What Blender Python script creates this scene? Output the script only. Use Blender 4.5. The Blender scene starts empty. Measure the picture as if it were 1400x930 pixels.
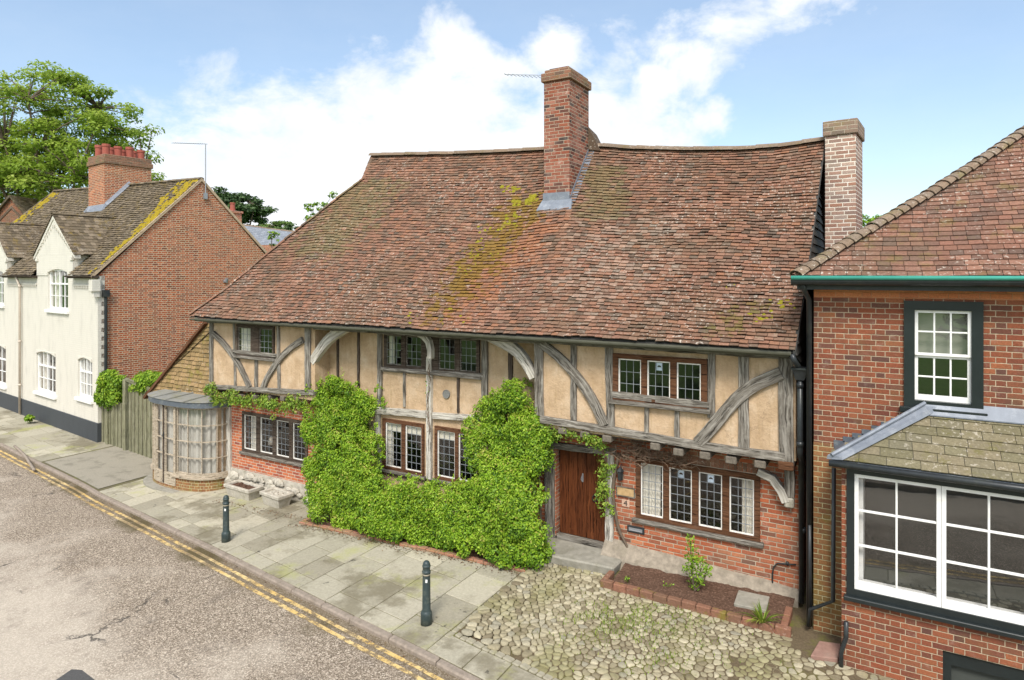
import bpy, bmesh, math, random
import numpy as np
from mathutils import Vector, Matrix, noise as mnoise

random.seed(7); np.random.seed(7)
SC = bpy.context.scene
COL = SC.collection
R = math.radians

# ------------------------------------------------------------------ camera
YAW = R(30.24); CY, SY = math.cos(YAW), math.sin(YAW); FPX = 875.0; CAMH = 5.2
cd = bpy.data.cameras.new('camera'); cam = bpy.data.objects.new('camera', cd); COL.objects.link(cam)
cam.location = (0, 0, CAMH); cam.rotation_euler = (R(90), 0, YAW)
cd.sensor_width = 36; cd.sensor_fit = 'HORIZONTAL'; cd.lens = FPX/1400*36; cd.shift_y = -90/1400
cd.clip_start = .1; cd.clip_end = 6000
SC.camera = cam

# ------------------------------------------------------------------ sky, sun, exposure
SUN_EL, SUN_AZ = 50, 158          # azimuth clockwise from +Y
w = bpy.data.worlds.new('World'); SC.world = w; w.use_nodes = True
SKY_STRENGTH = .108
sd = bpy.data.lights.new('sun', 'SUN'); so = bpy.data.objects.new('sun', sd); COL.objects.link(so)
sd.energy = 2.5; sd.angle = R(18); sd.color = (1, .955, .88)
_d = Vector((math.sin(R(SUN_AZ))*math.cos(R(SUN_EL)), math.cos(R(SUN_AZ))*math.cos(R(SUN_EL)), math.sin(R(SUN_EL))))
so.rotation_euler = _d.to_track_quat('Z', 'Y').to_euler()
so.location = (0, -20, 30)
SC.view_settings.view_transform = 'Standard'; SC.view_settings.look = 'None'
SC.view_settings.exposure = .86; SC.view_settings.gamma = 1

# ------------------------------------------------------------------ node helper
class NT:
    def __init__(s, tree): s.t = tree; s.n = tree.nodes; s.l = tree.links
    def set(s, sock, v):
        if v is None: return
        if isinstance(v, bpy.types.NodeSocket): s.l.new(v, sock)
        else:
            try: sock.default_value = v
            except Exception:
                sock.default_value = tuple(v)+(1,) if len(v) == 3 else v
    def node(s, t, **k):
        n = s.n.new(t)
        for a, b in k.items(): setattr(n, a, b)
        return n
    def m(s, op, a, b=None, c=None, clamp=False):
        n = s.node('ShaderNodeMath', operation=op, use_clamp=clamp)
        s.set(n.inputs[0], a); s.set(n.inputs[1], b)
        if c is not None: s.set(n.inputs[2], c)
        return n.outputs[0]
    def vm(s, op, a, b=None):
        n = s.node('ShaderNodeVectorMath', operation=op); s.set(n.inputs[0], a)
        if b is not None: s.set(n.inputs[1], b)
        return n.outputs[0]
    def sep(s, v):
        n = s.node('ShaderNodeSeparateXYZ'); s.set(n.inputs[0], v); return n.outputs
    def comb(s, x, y, z=0.0):
        n = s.node('ShaderNodeCombineXYZ'); s.set(n.inputs[0], x); s.set(n.inputs[1], y); s.set(n.inputs[2], z); return n.outputs[0]
    def noise(s, v, scale, detail=3, rough=.55, dist=0, col=False):
        n = s.node('ShaderNodeTexNoise'); s.set(n.inputs['Vector'], v); n.inputs['Scale'].default_value = scale
        n.inputs['Detail'].default_value = detail; n.inputs['Roughness'].default_value = rough; n.inputs['Distortion'].default_value = dist
        return n.outputs[1 if col else 0]
    def vor(s, v, scale, feature='F1', out=0):
        n = s.node('ShaderNodeTexVoronoi', feature=feature); s.set(n.inputs['Vector'], v); n.inputs['Scale'].default_value = scale
        return n.outputs[out]
    def white(s, v):
        n = s.node('ShaderNodeTexWhiteNoise', noise_dimensions='3D'); s.set(n.inputs['Vector'], v); return n.outputs[0]
    def ramp(s, f, stops, interp='LINEAR'):
        n = s.node('ShaderNodeValToRGB'); s.set(n.inputs[0], f); r = n.color_ramp; r.interpolation = interp
        while len(r.elements) > 1: r.elements.remove(r.elements[-1])
        for i, (p, c) in enumerate(stops):
            e = r.elements[0] if i == 0 else r.elements.new(p)
            e.position = p
            e.color = (c, c, c, 1) if isinstance(c, (int, float)) else tuple(c)+(1,)
        return n.outputs[0]
    def mix(s, f, a, b, mode='MIX'):
        n = s.node('ShaderNodeMix', data_type='RGBA', blend_type=mode)
        s.set(n.inputs[0], f); s.set(n.inputs[6], a); s.set(n.inputs[7], b); return n.outputs[2]
    def step(s, v, a, b):
        n = s.node('ShaderNodeMapRange', interpolation_type='SMOOTHSTEP'); s.set(n.inputs[0], v)
        n.inputs[1].default_value = a; n.inputs[2].default_value = b; return n.outputs[0]
    def bump(s, h, strength=.5, dist=.01):
        n = s.node('ShaderNodeBump'); s.set(n.inputs['Height'], h); n.inputs['Strength'].default_value = strength
        n.inputs['Distance'].default_value = dist; return n.outputs[0]
    def attr(s, name):
        n = s.node('ShaderNodeAttribute', attribute_name=name); return n.outputs['Fac']
    def uv(s): return s.node('ShaderNodeUVMap').outputs[0]
    def obj(s): return s.node('ShaderNodeTexCoord').outputs['Object']

def mat(name):
    m = bpy.data.materials.new(name); m.use_nodes = True; m.node_tree.nodes.clear()
    return m, NT(m.node_tree)
def pbr(N, col, rough=.8, normal=None, metallic=0, spec=.3, translucent=0):
    b = N.node('ShaderNodeBsdfPrincipled'); N.set(b.inputs['Base Color'], col); N.set(b.inputs['Roughness'], rough)
    b.inputs['Metallic'].default_value = metallic; b.inputs['Specular IOR Level'].default_value = spec
    if normal is not None: N.l.new(normal, b.inputs['Normal'])
    out = N.node('ShaderNodeOutputMaterial'); sh = b.outputs[0]
    if translucent:
        t = N.node('ShaderNodeBsdfTranslucent'); N.set(t.inputs[0], col)
        mx = N.node('ShaderNodeMixShader'); mx.inputs[0].default_value = translucent
        N.l.new(sh, mx.inputs[1]); N.l.new(t.outputs[0], mx.inputs[2]); sh = mx.outputs[0]
    N.l.new(sh, out.inputs[0])

# ------------------------------------------------------------------ world shader: clear sky with drifting cumulus
W = NT(w.node_tree); W.n.clear()
sky = W.node('ShaderNodeTexSky', sky_type='NISHITA', sun_disc=False, sun_elevation=R(SUN_EL), sun_rotation=R(SUN_AZ), air_density=1.0, dust_density=.6, ozone_density=1.6)
gen = W.node('ShaderNodeTexCoord').outputs['Generated']
x, y, z = W.sep(gen)
az = W.m('ARCTAN2', x, y)                                   # compass bearing from +Y
el = W.m('ARCSINE', z)
# big cloud bank: soft bulges given by bearing / height / size (degrees)
BULGES = [(-52, 8, 9), (-46, 11, 7), (-40, 13.5, 6.5), (-35, 15, 6), (-34, 18.2, 3.6), (-30.5, 17.5, 3.4), (-27.5, 18.7, 3.2), (-24, 14, 6), (-31, 9, 9), (-20, 13.5, 4.5), (-18, 16, 2.8),
          (-15, 17.6, 3.6, .9), (-11.5, 19.0, 3.6, .85), (-7, 20.2, 3.2, .75), (-2.5, 20.4, 2.6, .62), (-42, 6, 12), (-24, 8.5, 6.5), (-12.5, 12.6, 2.2, .75), (-17, 12.2, 3.4, .9)]
acc = None
warp = W.noise(gen, 5.0, 5, .6, col=True)
wx, wy, _ = W.sep(warp)
azw = W.m('ADD', az, W.m('MULTIPLY', W.m('SUBTRACT', wx, .5), .16))
elw = W.m('ADD', el, W.m('MULTIPLY', W.m('SUBTRACT', wy, .5), .09))
for a, e, s_, *amp in BULGES:
    da = W.m('MULTIPLY', W.m('SUBTRACT', azw, R(a)), 1/R(s_*1.45)); de = W.m('MULTIPLY', W.m('SUBTRACT', elw, R(e)), 1/R(s_*.95))
    q = W.m('ADD', W.m('MULTIPLY', da, da), W.m('MULTIPLY', de, de))
    gss = W.m('EXPONENT', W.m('MULTIPLY', q, -.9))
    if amp: gss = W.m('MULTIPLY', gss, amp[0])
    acc = gss if acc is None else W.m('MAXIMUM', acc, gss)
fb = W.noise(W.vm('MULTIPLY', gen, (1, 1, 1.6)), 7.5, 8, .62, .25)
dens = W.m('ADD', acc, W.m('MULTIPLY', W.m('SUBTRACT', fb, .5), 1.7))
cover = W.step(dens, .34, .92)
# other clouds all round the sky, and thin veil
oth = W.noise(W.vm('MULTIPLY', gen, (1, 1, 2.2)), 2.3, 6, .6)
away = W.step(W.m('ABSOLUTE', W.m('ADD', az, R(30))), R(55), R(85))
cover = W.m('MAXIMUM', cover, W.m('MULTIPLY', away, W.step(oth, .42, .62)))
veil = W.m('MULTIPLY', W.noise(W.vm('MULTIPLY', gen, (1, 1, 3)), 4.5, 6, .65), .16)
cover = W.m('MAXIMUM', cover, veil)
shade = W.noise(gen, 11, 5, .6)
ccol = W.mix(away, W.ramp(shade, [(.25, (4.7, 5.0, 5.5)), (.6, (5.7, 5.8, 5.9))]), (10.5, 10.4, 10.2, 1))
skycol = W.mix(1.0, sky.outputs[0], (1.42, 1.30, 1.14, 1), 'MULTIPLY')
skycol = W.mix(1.0, skycol, W.ramp(el, [(0, (.62,.68,.76)), (.14, (.72,.77,.84)), (.45, (.98,.99,1.0))]), 'MULTIPLY')
skyc = W.mix(cover, skycol, ccol)
bg = W.node('ShaderNodeBackground'); bg.inputs[1].default_value = SKY_STRENGTH
W.l.new(skyc, bg.inputs[0]); wo = W.node('ShaderNodeOutputWorld'); W.l.new(bg.outputs[0], wo.inputs[0])

# ------------------------------------------------------------------ surveying helpers: sight lines of the survey station at (0, 0, 5.2)
def g(X):
    """ground height along the gently falling street"""
    if X >= -4: return 0.0
    if X >= -18: return .045*(X+4)
    return -.63
def ray(px, py):
    r, z = (px-700)/FPX, (375-py)/FPX
    return (CY*r-SY, SY*r+CY, z)
def on_y(px, py, Y):
    v = ray(px, py); t = Y/v[1]; return Vector((v[0]*t, Y, CAMH+v[2]*t))
def on_x(px, py, X):
    v = ray(px, py); t = X/v[0]; return Vector((X, v[1]*t, CAMH+v[2]*t))
def on_d(px, py, d):
    v = ray(px, py); return Vector((v[0]*d, v[1]*d, CAMH+v[2]*d))
def on_g(px, py, dz=0):
    v = ray(px, py); z = 0
    for _ in range(30):
        t = (z+dz-CAMH)/v[2]; z = g(v[0]*t)
    return Vector((v[0]*t, v[1]*t, z+dz))
def on_plane(px, py, P, n):
    v = Vector(ray(px, py)); o = Vector((0, 0, CAMH)); t = (Vector(P)-o).dot(n)/v.dot(n); return o+v*t
def rect_y(x0, y0, x1, y1, Y):
    """rectangle on the wall plane Y from two opposite sight lines"""
    a, b = on_y(x0, y0, Y), on_y(x1, y1, Y)
    xm = (x0+x1)/2
    return (a.x, b.x, b.z, a.z)

# ------------------------------------------------------------------ mesh builder
class MB:
    def __init__(s): s.v = []; s.f = []; s.uv = []; s.r = []; s.mi = []
    def face(s, pts, uvs=None, rnd=0.0, mi=0):
        i = len(s.v); s.v += [tuple(p) for p in pts]; s.f.append(tuple(range(i, i+len(pts)))); s.uv.append(uvs); s.r.append(rnd); s.mi.append(mi)
    def grid(s, pts, faces, rnd=0.0, mi=0, uvs=None):
        i = len(s.v); s.v += [tuple(p) for p in pts]
        for k, f in enumerate(faces):
            s.f.append(tuple(i+j for j in f)); s.uv.append(uvs[k] if uvs else None); s.r.append(rnd); s.mi.append(mi)
    def box(s, x0, x1, y0, y1, z0, z1, rnd=0.0, mi=0):
        if x0 > x1: x0, x1 = x1, x0
        if y0 > y1: y0, y1 = y1, y0
        if z0 > z1: z0, z1 = z1, z0
        P = [(x0,y0,z0),(x1,y0,z0),(x1,y1,z0),(x0,y1,z0),(x0,y0,z1),(x1,y0,z1),(x1,y1,z1),(x0,y1,z1)]
        s.grid(P, [(0,3,2,1),(4,5,6,7),(0,1,5,4),(1,2,6,5),(2,3,7,6),(3,0,4,7)], rnd, mi)
    def hexa(s, P, rnd=0.0, mi=0):
        s.grid(P, [(0,3,2,1),(4,5,6,7),(0,1,5,4),(1,2,6,5),(2,3,7,6),(3,0,4,7)], rnd, mi)
    def prism(s, poly, d, rnd=0.0, mi=0):
        """polygon (3-D points) pushed along vector d"""
        n = len(poly); d = Vector(d); P = [Vector(p) for p in poly]; Q = [p+d for p in P]
        F = [tuple(range(n))[::-1], tuple(range(n, 2*n))]+[(i, (i+1) % n, n+(i+1) % n, n+i) for i in range(n)]
        s.grid(P+Q, F, rnd, mi)
    def tube(s, pts, r, n=8, caps=True, rnd=0.0, mi=0):
        pts = [Vector(p) for p in pts]; rs = r if isinstance(r, (list, tuple)) else [r]*len(pts)
        V = []; up = None
        for i, p in enumerate(pts):
            t = (pts[min(i+1, len(pts)-1)]-pts[max(i-1, 0)]).normalized()
            if up is None: up = t.orthogonal().normalized()
            up = (up-t*up.dot(t))
            up = up.normalized() if up.length > 1e-5 else t.orthogonal().normalized()
            b = t.cross(up)
            for k in range(n):
                a = 2*math.pi*k/n; V.append(p+(up*math.cos(a)+b*math.sin(a))*rs[i])
        F = []
        for i in range(len(pts)-1):
            for k in range(n):
                F.append((i*n+k, i*n+(k+1) % n, (i+1)*n+(k+1) % n, (i+1)*n+k))
        if caps: F.append(tuple(range(n))[::-1]); F.append(tuple((len(pts)-1)*n+k for k in range(n)))
        s.grid(V, F, rnd, mi)
    def lathe(s, prof, c=(0, 0, 0), n=20, mi=0, rnd=0.0):
        V = []; F = []
        for r_, z_ in prof:
            for k in range(n):
                a = 2*math.pi*k/n; V.append((c[0]+r_*math.cos(a), c[1]+r_*math.sin(a), c[2]+z_))
        for i in range(len(prof)-1):
            for k in range(n): F.append((i*n+k, i*n+(k+1) % n, (i+1)*n+(k+1) % n, (i+1)*n+k))
        F.append(tuple(range(n))[::-1]); F.append(tuple((len(prof)-1)*n+k for k in range(n)))
        s.grid(V, F, rnd, mi)
    def build(s, name, mats, parent=None, smooth=False, bevel=0, label=None, origin=None, local=False):
        o0 = Vector((0, 0, 0))
        me = bpy.data.meshes.new(name)
        inv = None
        if parent is not None and not local: inv = world_of(parent).inverted()
        elif origin is not None: inv = Matrix.Translation(origin).inverted()
        V = np.array(s.v, dtype=np.float64) if s.v else np.zeros((0, 3))
        # box-projected texture coordinates in metres (world axes), unless given
        Vl = V
        if inv is not None and len(V):
            M = np.array(inv); Vl = V@M[:3, :3].T+M[:3, 3]
        me.from_pydata([tuple(p) for p in Vl], [], s.f)
        uvl = me.uv_layers.new(name='UVMap')
        data = np.zeros(len(me.loops)*2); k = 0
        for fi, f in enumerate(s.f):
            if s.uv[fi] is not None:
                for q in s.uv[fi]: data[k] = q[0]; data[k+1] = q[1]; k += 2
            else:
                P = V[list(f)]
                nx = ny = nz = 0.0
                for i in range(len(f)):
                    a, b = P[i], P[(i+1) % len(f)]
                    nx += (a[1]-b[1])*(a[2]+b[2]); ny += (a[2]-b[2])*(a[0]+b[0]); nz += (a[0]-b[0])*(a[1]+b[1])
                L = math.sqrt(nx*nx+ny*ny+nz*nz) or 1; nx /= L; ny /= L; nz /= L
                h = math.hypot(nx, ny)
                if h > .75:
                    tx, ty = -ny/h, nx/h
                    for p in P: data[k] = p[0]*tx+p[1]*ty; data[k+1] = p[2]; k += 2
                else:
                    for p in P: data[k] = p[0]; data[k+1] = p[1]; k += 2
        uvl.data.foreach_set('uv', data)
        at = me.attributes.new('rnd', 'FLOAT', 'FACE'); at.data.foreach_set('value', np.array(s.r, dtype=np.float32))
        if not isinstance(mats, (list, tuple)): mats = [mats]
        for m_ in mats: me.materials.append(m_)
        me.polygons.foreach_set('material_index', s.mi)
        if smooth: me.polygons.foreach_set('use_smooth', [True]*len(me.polygons))
        me.update()
        o = bpy.data.objects.new(name, me); COL.objects.link(o)
        if parent is not None: o.parent = parent
        elif origin is not None: o.location = origin
        if bevel:
            b = o.modifiers.new('edge', 'BEVEL'); b.width = bevel; b.segments = 1; b.limit_method = 'ANGLE'; b.angle_limit = R(50)
        if label: o['label'] = label
        return o
def world_of(o):
    M = Matrix.LocRotScale(o.location, o.rotation_euler, o.scale)
    while o.parent is not None:
        o = o.parent; M = Matrix.LocRotScale(o.location, o.rotation_euler, o.scale) @ M
    return M
def thing(name, label, cat, loc=(0, 0, 0), rotz=0, group=None):
    o = bpy.data.objects.new(name, None); COL.objects.link(o); o.location = loc; o.rotation_euler = (0, 0, rotz)
    o.empty_display_size = .3
    o['label'] = label; o['category'] = cat
    if group: o['group'] = group
    return o
def tag(o, label, cat, group=None):
    o['label'] = label; o['category'] = cat
    if group: o['group'] = group
    return o
def struct(o): o['kind'] = 'structure'; return o
def dup(root, loc, label, rotz=None):
    r = root.copy(); COL.objects.link(r); r.location = loc; r['label'] = label
    if rotz is not None: r.rotation_euler = (0, 0, rotz)
    for ch in list(root.children):
        c = ch.copy(); COL.objects.link(c); c.parent = r
        for q in list(ch.children):
            d = q.copy(); COL.objects.link(d); d.parent = c
    return r
def rects_minus(outer, holes):
    xs = sorted({outer[0], outer[1], *[min(max(h[i], outer[0]), outer[1]) for h in holes for i in (0, 1)]})
    zs = sorted({outer[2], outer[3], *[min(max(h[i], outer[2]), outer[3]) for h in holes for i in (2, 3)]})
    inside = {}
    for i in range(len(xs)-1):
        for j in range(len(zs)-1):
            cx, cz = (xs[i]+xs[i+1])/2, (zs[j]+zs[j+1])/2
            inside[i, j] = not any(h[0] < cx < h[1] and h[2] < cz < h[3] for h in holes)
    return xs, zs, inside
def holed(mb, outer, holes, y0, y1, mi=0, rnd=0.0):
    """wall slab facing -Y from y0 (front) to y1 (back), with rectangular openings and their reveals"""
    xs, zs, ins = rects_minus(outer, holes)
    for (i, j), ok in ins.items():
        if not ok: continue
        a, b, c, d = xs[i], xs[i+1], zs[j], zs[j+1]
        mb.face([(a,y0,c),(b,y0,c),(b,y0,d),(a,y0,d)], mi=mi, rnd=rnd); mb.face([(b,y1,c),(a,y1,c),(a,y1,d),(b,y1,d)], mi=mi, rnd=rnd)
        if not ins.get((i-1, j)): mb.face([(a,y1,c),(a,y0,c),(a,y0,d),(a,y1,d)], mi=mi, rnd=rnd)
        if not ins.get((i+1, j)): mb.face([(b,y0,c),(b,y1,c),(b,y1,d),(b,y0,d)], mi=mi, rnd=rnd)
        if not ins.get((i, j-1)): mb.face([(a,y1,c),(b,y1,c),(b,y0,c),(a,y0,c)], mi=mi, rnd=rnd)
        if not ins.get((i, j+1)): mb.face([(a,y0,d),(b,y0,d),(b,y1,d),(a,y1,d)], mi=mi, rnd=rnd)
def spline(pts, n):
    pts = [Vector(p) for p in pts]
    if len(pts) == 2: return [pts[0].lerp(pts[1], i/n) for i in range(n+1)]
    out = []
    seg = len(pts)-1
    for k in range(n+1):
        t = k/n*seg; i = min(int(t), seg-1); f = t-i
        p0 = pts[max(i-1, 0)]; p1 = pts[i]; p2 = pts[i+1]; p3 = pts[min(i+2, seg)]
        out.append(.5*((2*p1)+(p2-p0)*f+(2*p0-5*p1+4*p2-p3)*f*f+(3*p1-p0-3*p2+p3)*f**3))
    return out
def beam(mb, pts, wd, yf, depth, jit=.006, n=None, mi=0):
    """timber in a wall plane: centre line pts [(x, z)], width wd, front face at yf; slightly crooked, grain along its length"""
    C = [Vector((p[0], p[1])) for p in pts]
    L = sum((C[i+1]-C[i]).length for i in range(len(C)-1))
    if n is None: n = max(2, int(L/.18))
    C = spline(C, n); off = random.uniform(0, 50); V = []; us = []; u = off
    ws = wd if isinstance(wd, (tuple, list)) else (wd, wd)
    for i, c in enumerate(C):
        t = (C[min(i+1, n)]-C[max(i-1, 0)]).normalized(); nn = Vector((-t.y, t.x))
        if i: u += (C[i]-C[i-1]).length
        us.append(u); wv = ws[0]+(ws[1]-ws[0])*i/n
        a = c+nn*(wv/2+random.uniform(-jit, jit)); b = c-nn*(wv/2+random.uniform(-jit, jit)); dy = random.uniform(-jit, jit)*.6
        V += [(a.x, yf+dy, a.y), (b.x, yf+dy, b.y), (b.x, yf+depth, b.y), (a.x, yf+depth, a.y)]
    F = []; U = []; vv = [0, ws[0], ws[0]+depth, 2*ws[0]+depth, 2*ws[0]+2*depth]
    for i in range(n):
        for k in range(4):
            F.append((i*4+k, i*4+(k+1) % 4, (i+1)*4+(k+1) % 4, (i+1)*4+k))
            U.append([(us[i], vv[k]+off), (us[i], vv[k+1]+off), (us[i+1], vv[k+1]+off), (us[i+1], vv[k]+off)])
    F.append((3, 2, 1, 0)); U.append([(0, 0), (.02, 0), (.02, .1), (0, .1)])
    F.append(tuple(n*4+k for k in range(4))); U.append([(0, 0), (.02, 0), (.02, .1), (0, .1)])
    mb.grid(V, F, random.random(), mi, U)
def foliage(name, C, Nn, size, m_, parent=None, rnd=None, origin=None, aspect=.55):
    """one mesh of many small leaf faces: centres C, facing Nn"""
    N_ = len(C); C = np.asarray(C, float); Nn = np.asarray(Nn, float)
    Nn = Nn/np.maximum(np.linalg.norm(Nn, axis=1, keepdims=True), 1e-6)
    rv = np.random.normal(size=(N_, 3)); T = np.cross(Nn, rv); T /= np.maximum(np.linalg.norm(T, axis=1, keepdims=True), 1e-6)
    B = np.cross(Nn, T); s = np.asarray(size, float).reshape(-1, 1)*np.ones((N_, 1))
    V = np.empty((N_, 4, 3))
    V[:, 0] = C-T*s*.5; V[:, 1] = C+B*s*aspect*.5+Nn*s*.12-T*s*.05; V[:, 2] = C+T*s*.5-Nn*s*.05; V[:, 3] = C-B*s*aspect*.5+Nn*s*.12-T*s*.05
    V = V.reshape(-1, 3)
    off = None
    if parent is not None: M = np.array(world_of(parent).inverted()); V = V@M[:3, :3].T+M[:3, 3]
    elif origin is not None: V = V-np.array(origin)
    me = bpy.data.meshes.new(name); me.vertices.add(len(V)); me.vertices.foreach_set('co', V.ravel())
    me.loops.add(N_*4); me.loops.foreach_set('vertex_index', np.arange(N_*4, dtype=np.int32))
    me.polygons.add(N_); me.polygons.foreach_set('loop_start', np.arange(0, N_*4, 4, dtype=np.int32)); me.polygons.foreach_set('loop_total', np.full(N_, 4, dtype=np.int32))
    at = me.attributes.new('rnd', 'FLOAT', 'FACE')
    at.data.foreach_set('value', (np.random.rand(N_) if rnd is None else np.asarray(rnd)).astype(np.float32))
    me.materials.append(m_); me.update(calc_edges=True)
    o = bpy.data.objects.new(name, me); COL.objects.link(o)
    if parent is not None: o.parent = parent
    elif origin is not None: o.location = origin
    return o
def wob(p, s, a): return mnoise.noise(Vector(p)*s)*a
# ------------------------------------------------------------------ materials
def brick_mat(name, cols, mortar, flemish=False, stain=None, bump=.6, bw=.225, H=.075, j=.010, wear=.25, lime=0.0, moss=0.0, vs=1.0):
    m, N = mat(name); uv = N.uv()
    wb = N.noise(uv, 9, 2, .5, col=True); wbx, wby, _ = N.sep(wb)
    u0, v0, _ = N.sep(uv)
    u = N.m('ADD', u0, N.m('MULTIPLY', N.m('SUBTRACT', wbx, .5), .012)); v = N.m('ADD', v0, N.m('MULTIPLY', N.m('SUBTRACT', wby, .5), .010))
    rowf = N.m('DIVIDE', v, H); row = N.m('FLOOR', rowf); fv = N.m('FRACT', rowf); odd = N.m('MODULO', N.m('ABSOLUTE', row), 2)
    dv = N.m('MULTIPLY', N.m('MINIMUM', fv, N.m('SUBTRACT', 1, fv)), H)
    if flemish:
        P = bw*1.5; t0 = N.m('ADD', N.m('DIVIDE', u, P), N.m('MULTIPLY', odd, .5)); fl = N.m('FLOOR', t0); t = N.m('FRACT', t0)
        hd = N.m('GREATER_THAN', t, .6667)
        du = N.m('MULTIPLY', N.m('MINIMUM', N.m('MINIMUM', t, N.m('SUBTRACT', 1, t)), N.m('ABSOLUTE', N.m('SUBTRACT', t, .6667))), P)
        colid = N.m('ADD', N.m('MULTIPLY', fl, 2), hd)
    else:
        jit = N.m('MULTIPLY', N.white(N.comb(row, 3.3, 1.7)), .35)
        t0 = N.m('ADD', N.m('ADD', N.m('DIVIDE', u, bw), N.m('MULTIPLY', odd, .5)), jit); colid = N.m('FLOOR', t0); t = N.m('FRACT', t0)
        du = N.m('MULTIPLY', N.m('MINIMUM', t, N.m('SUBTRACT', 1, t)), bw)
    d = N.m('MINIMUM', du, dv)
    rag = N.m('MULTIPLY', N.m('SUBTRACT', N.noise(uv, 60, 2), .5), .006)
    mask = N.step(N.m('ADD', d, rag), j*.5-.002, j*.5+.0035)
    rnd = N.white(N.comb(colid, row, .5))
    n_ = len(cols); bc = N.ramp(rnd, [(i/(n_-1), c) for i, c in enumerate(cols)])
    fine = N.noise(uv, 45, 4, .6); bc = N.mix(.55, bc, N.ramp(fine, [(.3, .35), (.7, .75)]), 'OVERLAY')
    big = N.noise(uv, .9*vs, 4, .6)
    if stain is not None: bc = N.mix(N.m('MULTIPLY', N.step(big, .48, .72), wear), bc, stain)
    if lime: bc = N.mix(N.m('MULTIPLY', N.step(N.noise(uv, 5, 5, .7), .55, .75), lime), bc, (.55, .5, .44))
    if moss: bc = N.mix(N.m('MULTIPLY', N.step(N.noise(uv, 2.2, 5, .7), .52, .7), moss), bc, (.20, .18, .05))
    mv = N.mix(.5, mortar, N.ramp(N.noise(uv, 7, 3), [(.3, .3), (.7, .7)]), 'OVERLAY')
    c = N.mix(mask, mv, bc)
    h = N.m('ADD', mask, N.m('MULTIPLY', fine, .35)); h = N.m('ADD', h, N.m('MULTIPLY', rnd, .3))
    pbr(N, c, .88, N.bump(h, bump, .012), spec=.2); return m

M = {}
M['brick_house'] = brick_mat('old_soft_red_brick', [(.20,.065,.035), (.33,.095,.045), (.40,.115,.05), (.28,.085,.045), (.42,.16,.08), (.14,.07,.05), (.37,.105,.045)], (.38,.31,.23), stain=(.22,.13,.085), wear=.6, j=.013, lime=.3)
M['brick_newer'] = brick_mat('repaired_orange_red_brick', [(.42,.12,.055), (.46,.14,.06), (.36,.10,.05), (.24,.07,.05), (.48,.17,.08)], (.52,.45,.36), stain=(.35,.2,.12), wear=.3, j=.012)
M['brick_gable'] = brick_mat('brown_red_gable_brick', [(.23,.065,.03), (.33,.095,.04), (.37,.11,.05), (.17,.06,.035), (.42,.14,.065), (.30,.085,.04), (.21,.08,.05)], (.50,.42,.30), flemish=True, stain=(.26,.13,.06), wear=.5, j=.014)
M['brick_right'] = brick_mat('georgian_red_brick', [(.17,.050,.028), (.225,.07,.034), (.13,.045,.03), (.27,.095,.044), (.085,.044,.036), (.19,.060,.031), (.24,.08,.04), (.11,.05,.038)], (.40,.32,.225), flemish=True, stain=(.105,.055,.038), wear=.8, j=.0085, lime=.18, moss=.12)
M['brick_orange_rub'] = brick_mat('rubbed_orange_brick', [(.46,.16,.07), (.50,.19,.085), (.42,.14,.07)], (.48,.25,.14), flemish=True, j=.006)
M['brick_mossy'] = brick_mat('damp_yellowed_brick', [(.20,.085,.04), (.26,.12,.05), (.18,.085,.045), (.28,.14,.06)], (.40,.35,.2), flemish=True, stain=(.20,.17,.05), wear=.8, moss=.6, j=.011)
M['brick_stack'] = brick_mat('weathered_chimney_brick', [(.13,.045,.03), (.22,.068,.04), (.27,.085,.048), (.055,.042,.038), (.18,.06,.037), (.30,.13,.09), (.045,.038,.036), (.17,.055,.034), (.24,.08,.045)], (.36,.28,.21), stain=(.40,.24,.19), wear=.5, lime=.4, j=.012, vs=1.6)
M['brick_stack_pale'] = brick_mat('limey_chimney_brick', [(.25,.14,.105), (.34,.20,.15), (.20,.14,.12), (.42,.31,.25), (.31,.16,.11), (.32,.25,.21)], (.66,.60,.51), stain=(.24,.2,.16), wear=.5, j=.016, moss=.15)
M['brick_edging'] = brick_mat('mossy_edging_brick', [(.26,.11,.07), (.34,.15,.10), (.22,.12,.08), (.30,.16,.09)], (.25,.2,.13), stain=(.16,.15,.05), wear=.8, moss=.75, j=.012)

def painted_brick(name, col):
    m, N = mat(name); uv = N.uv(); u, v, _ = N.sep(uv)
    rowf = N.m('DIVIDE', v, .075); row = N.m('FLOOR', rowf); fv = N.m('FRACT', rowf); odd = N.m('MODULO', N.m('ABSOLUTE', row), 2)
    t = N.m('FRACT', N.m('ADD', N.m('DIVIDE', u, .225), N.m('MULTIPLY', odd, .5)))
    d = N.m('MINIMUM', N.m('MULTIPLY', N.m('MINIMUM', fv, N.m('SUBTRACT', 1, fv)), .075), N.m('MULTIPLY', N.m('MINIMUM', t, N.m('SUBTRACT', 1, t)), .225))
    mask = N.step(d, .001, .007)
    c = N.mix(N.m('MULTIPLY', N.step(N.noise(N.vm('MULTIPLY', uv, (2.2, .6, 1)), 1.4, 6, .68), .45, .72), .5), col, tuple(x*.74 for x in col))
    c = N.mix(N.m('MULTIPLY', N.m('SUBTRACT', 1, mask), .18), c, tuple(x*.6 for x in col))
    h = N.m('ADD', mask, N.m('MULTIPLY', N.noise(uv, 18, 3), .8))
    pbr(N, c, .7, N.bump(h, .5, .008)); return m
M['cream_brick'] = painted_brick('cream_painted_brick', (.60, .57, .50))
M['black_plinth'] = painted_brick('black_painted_plinth', (.05, .056, .062))

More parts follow.
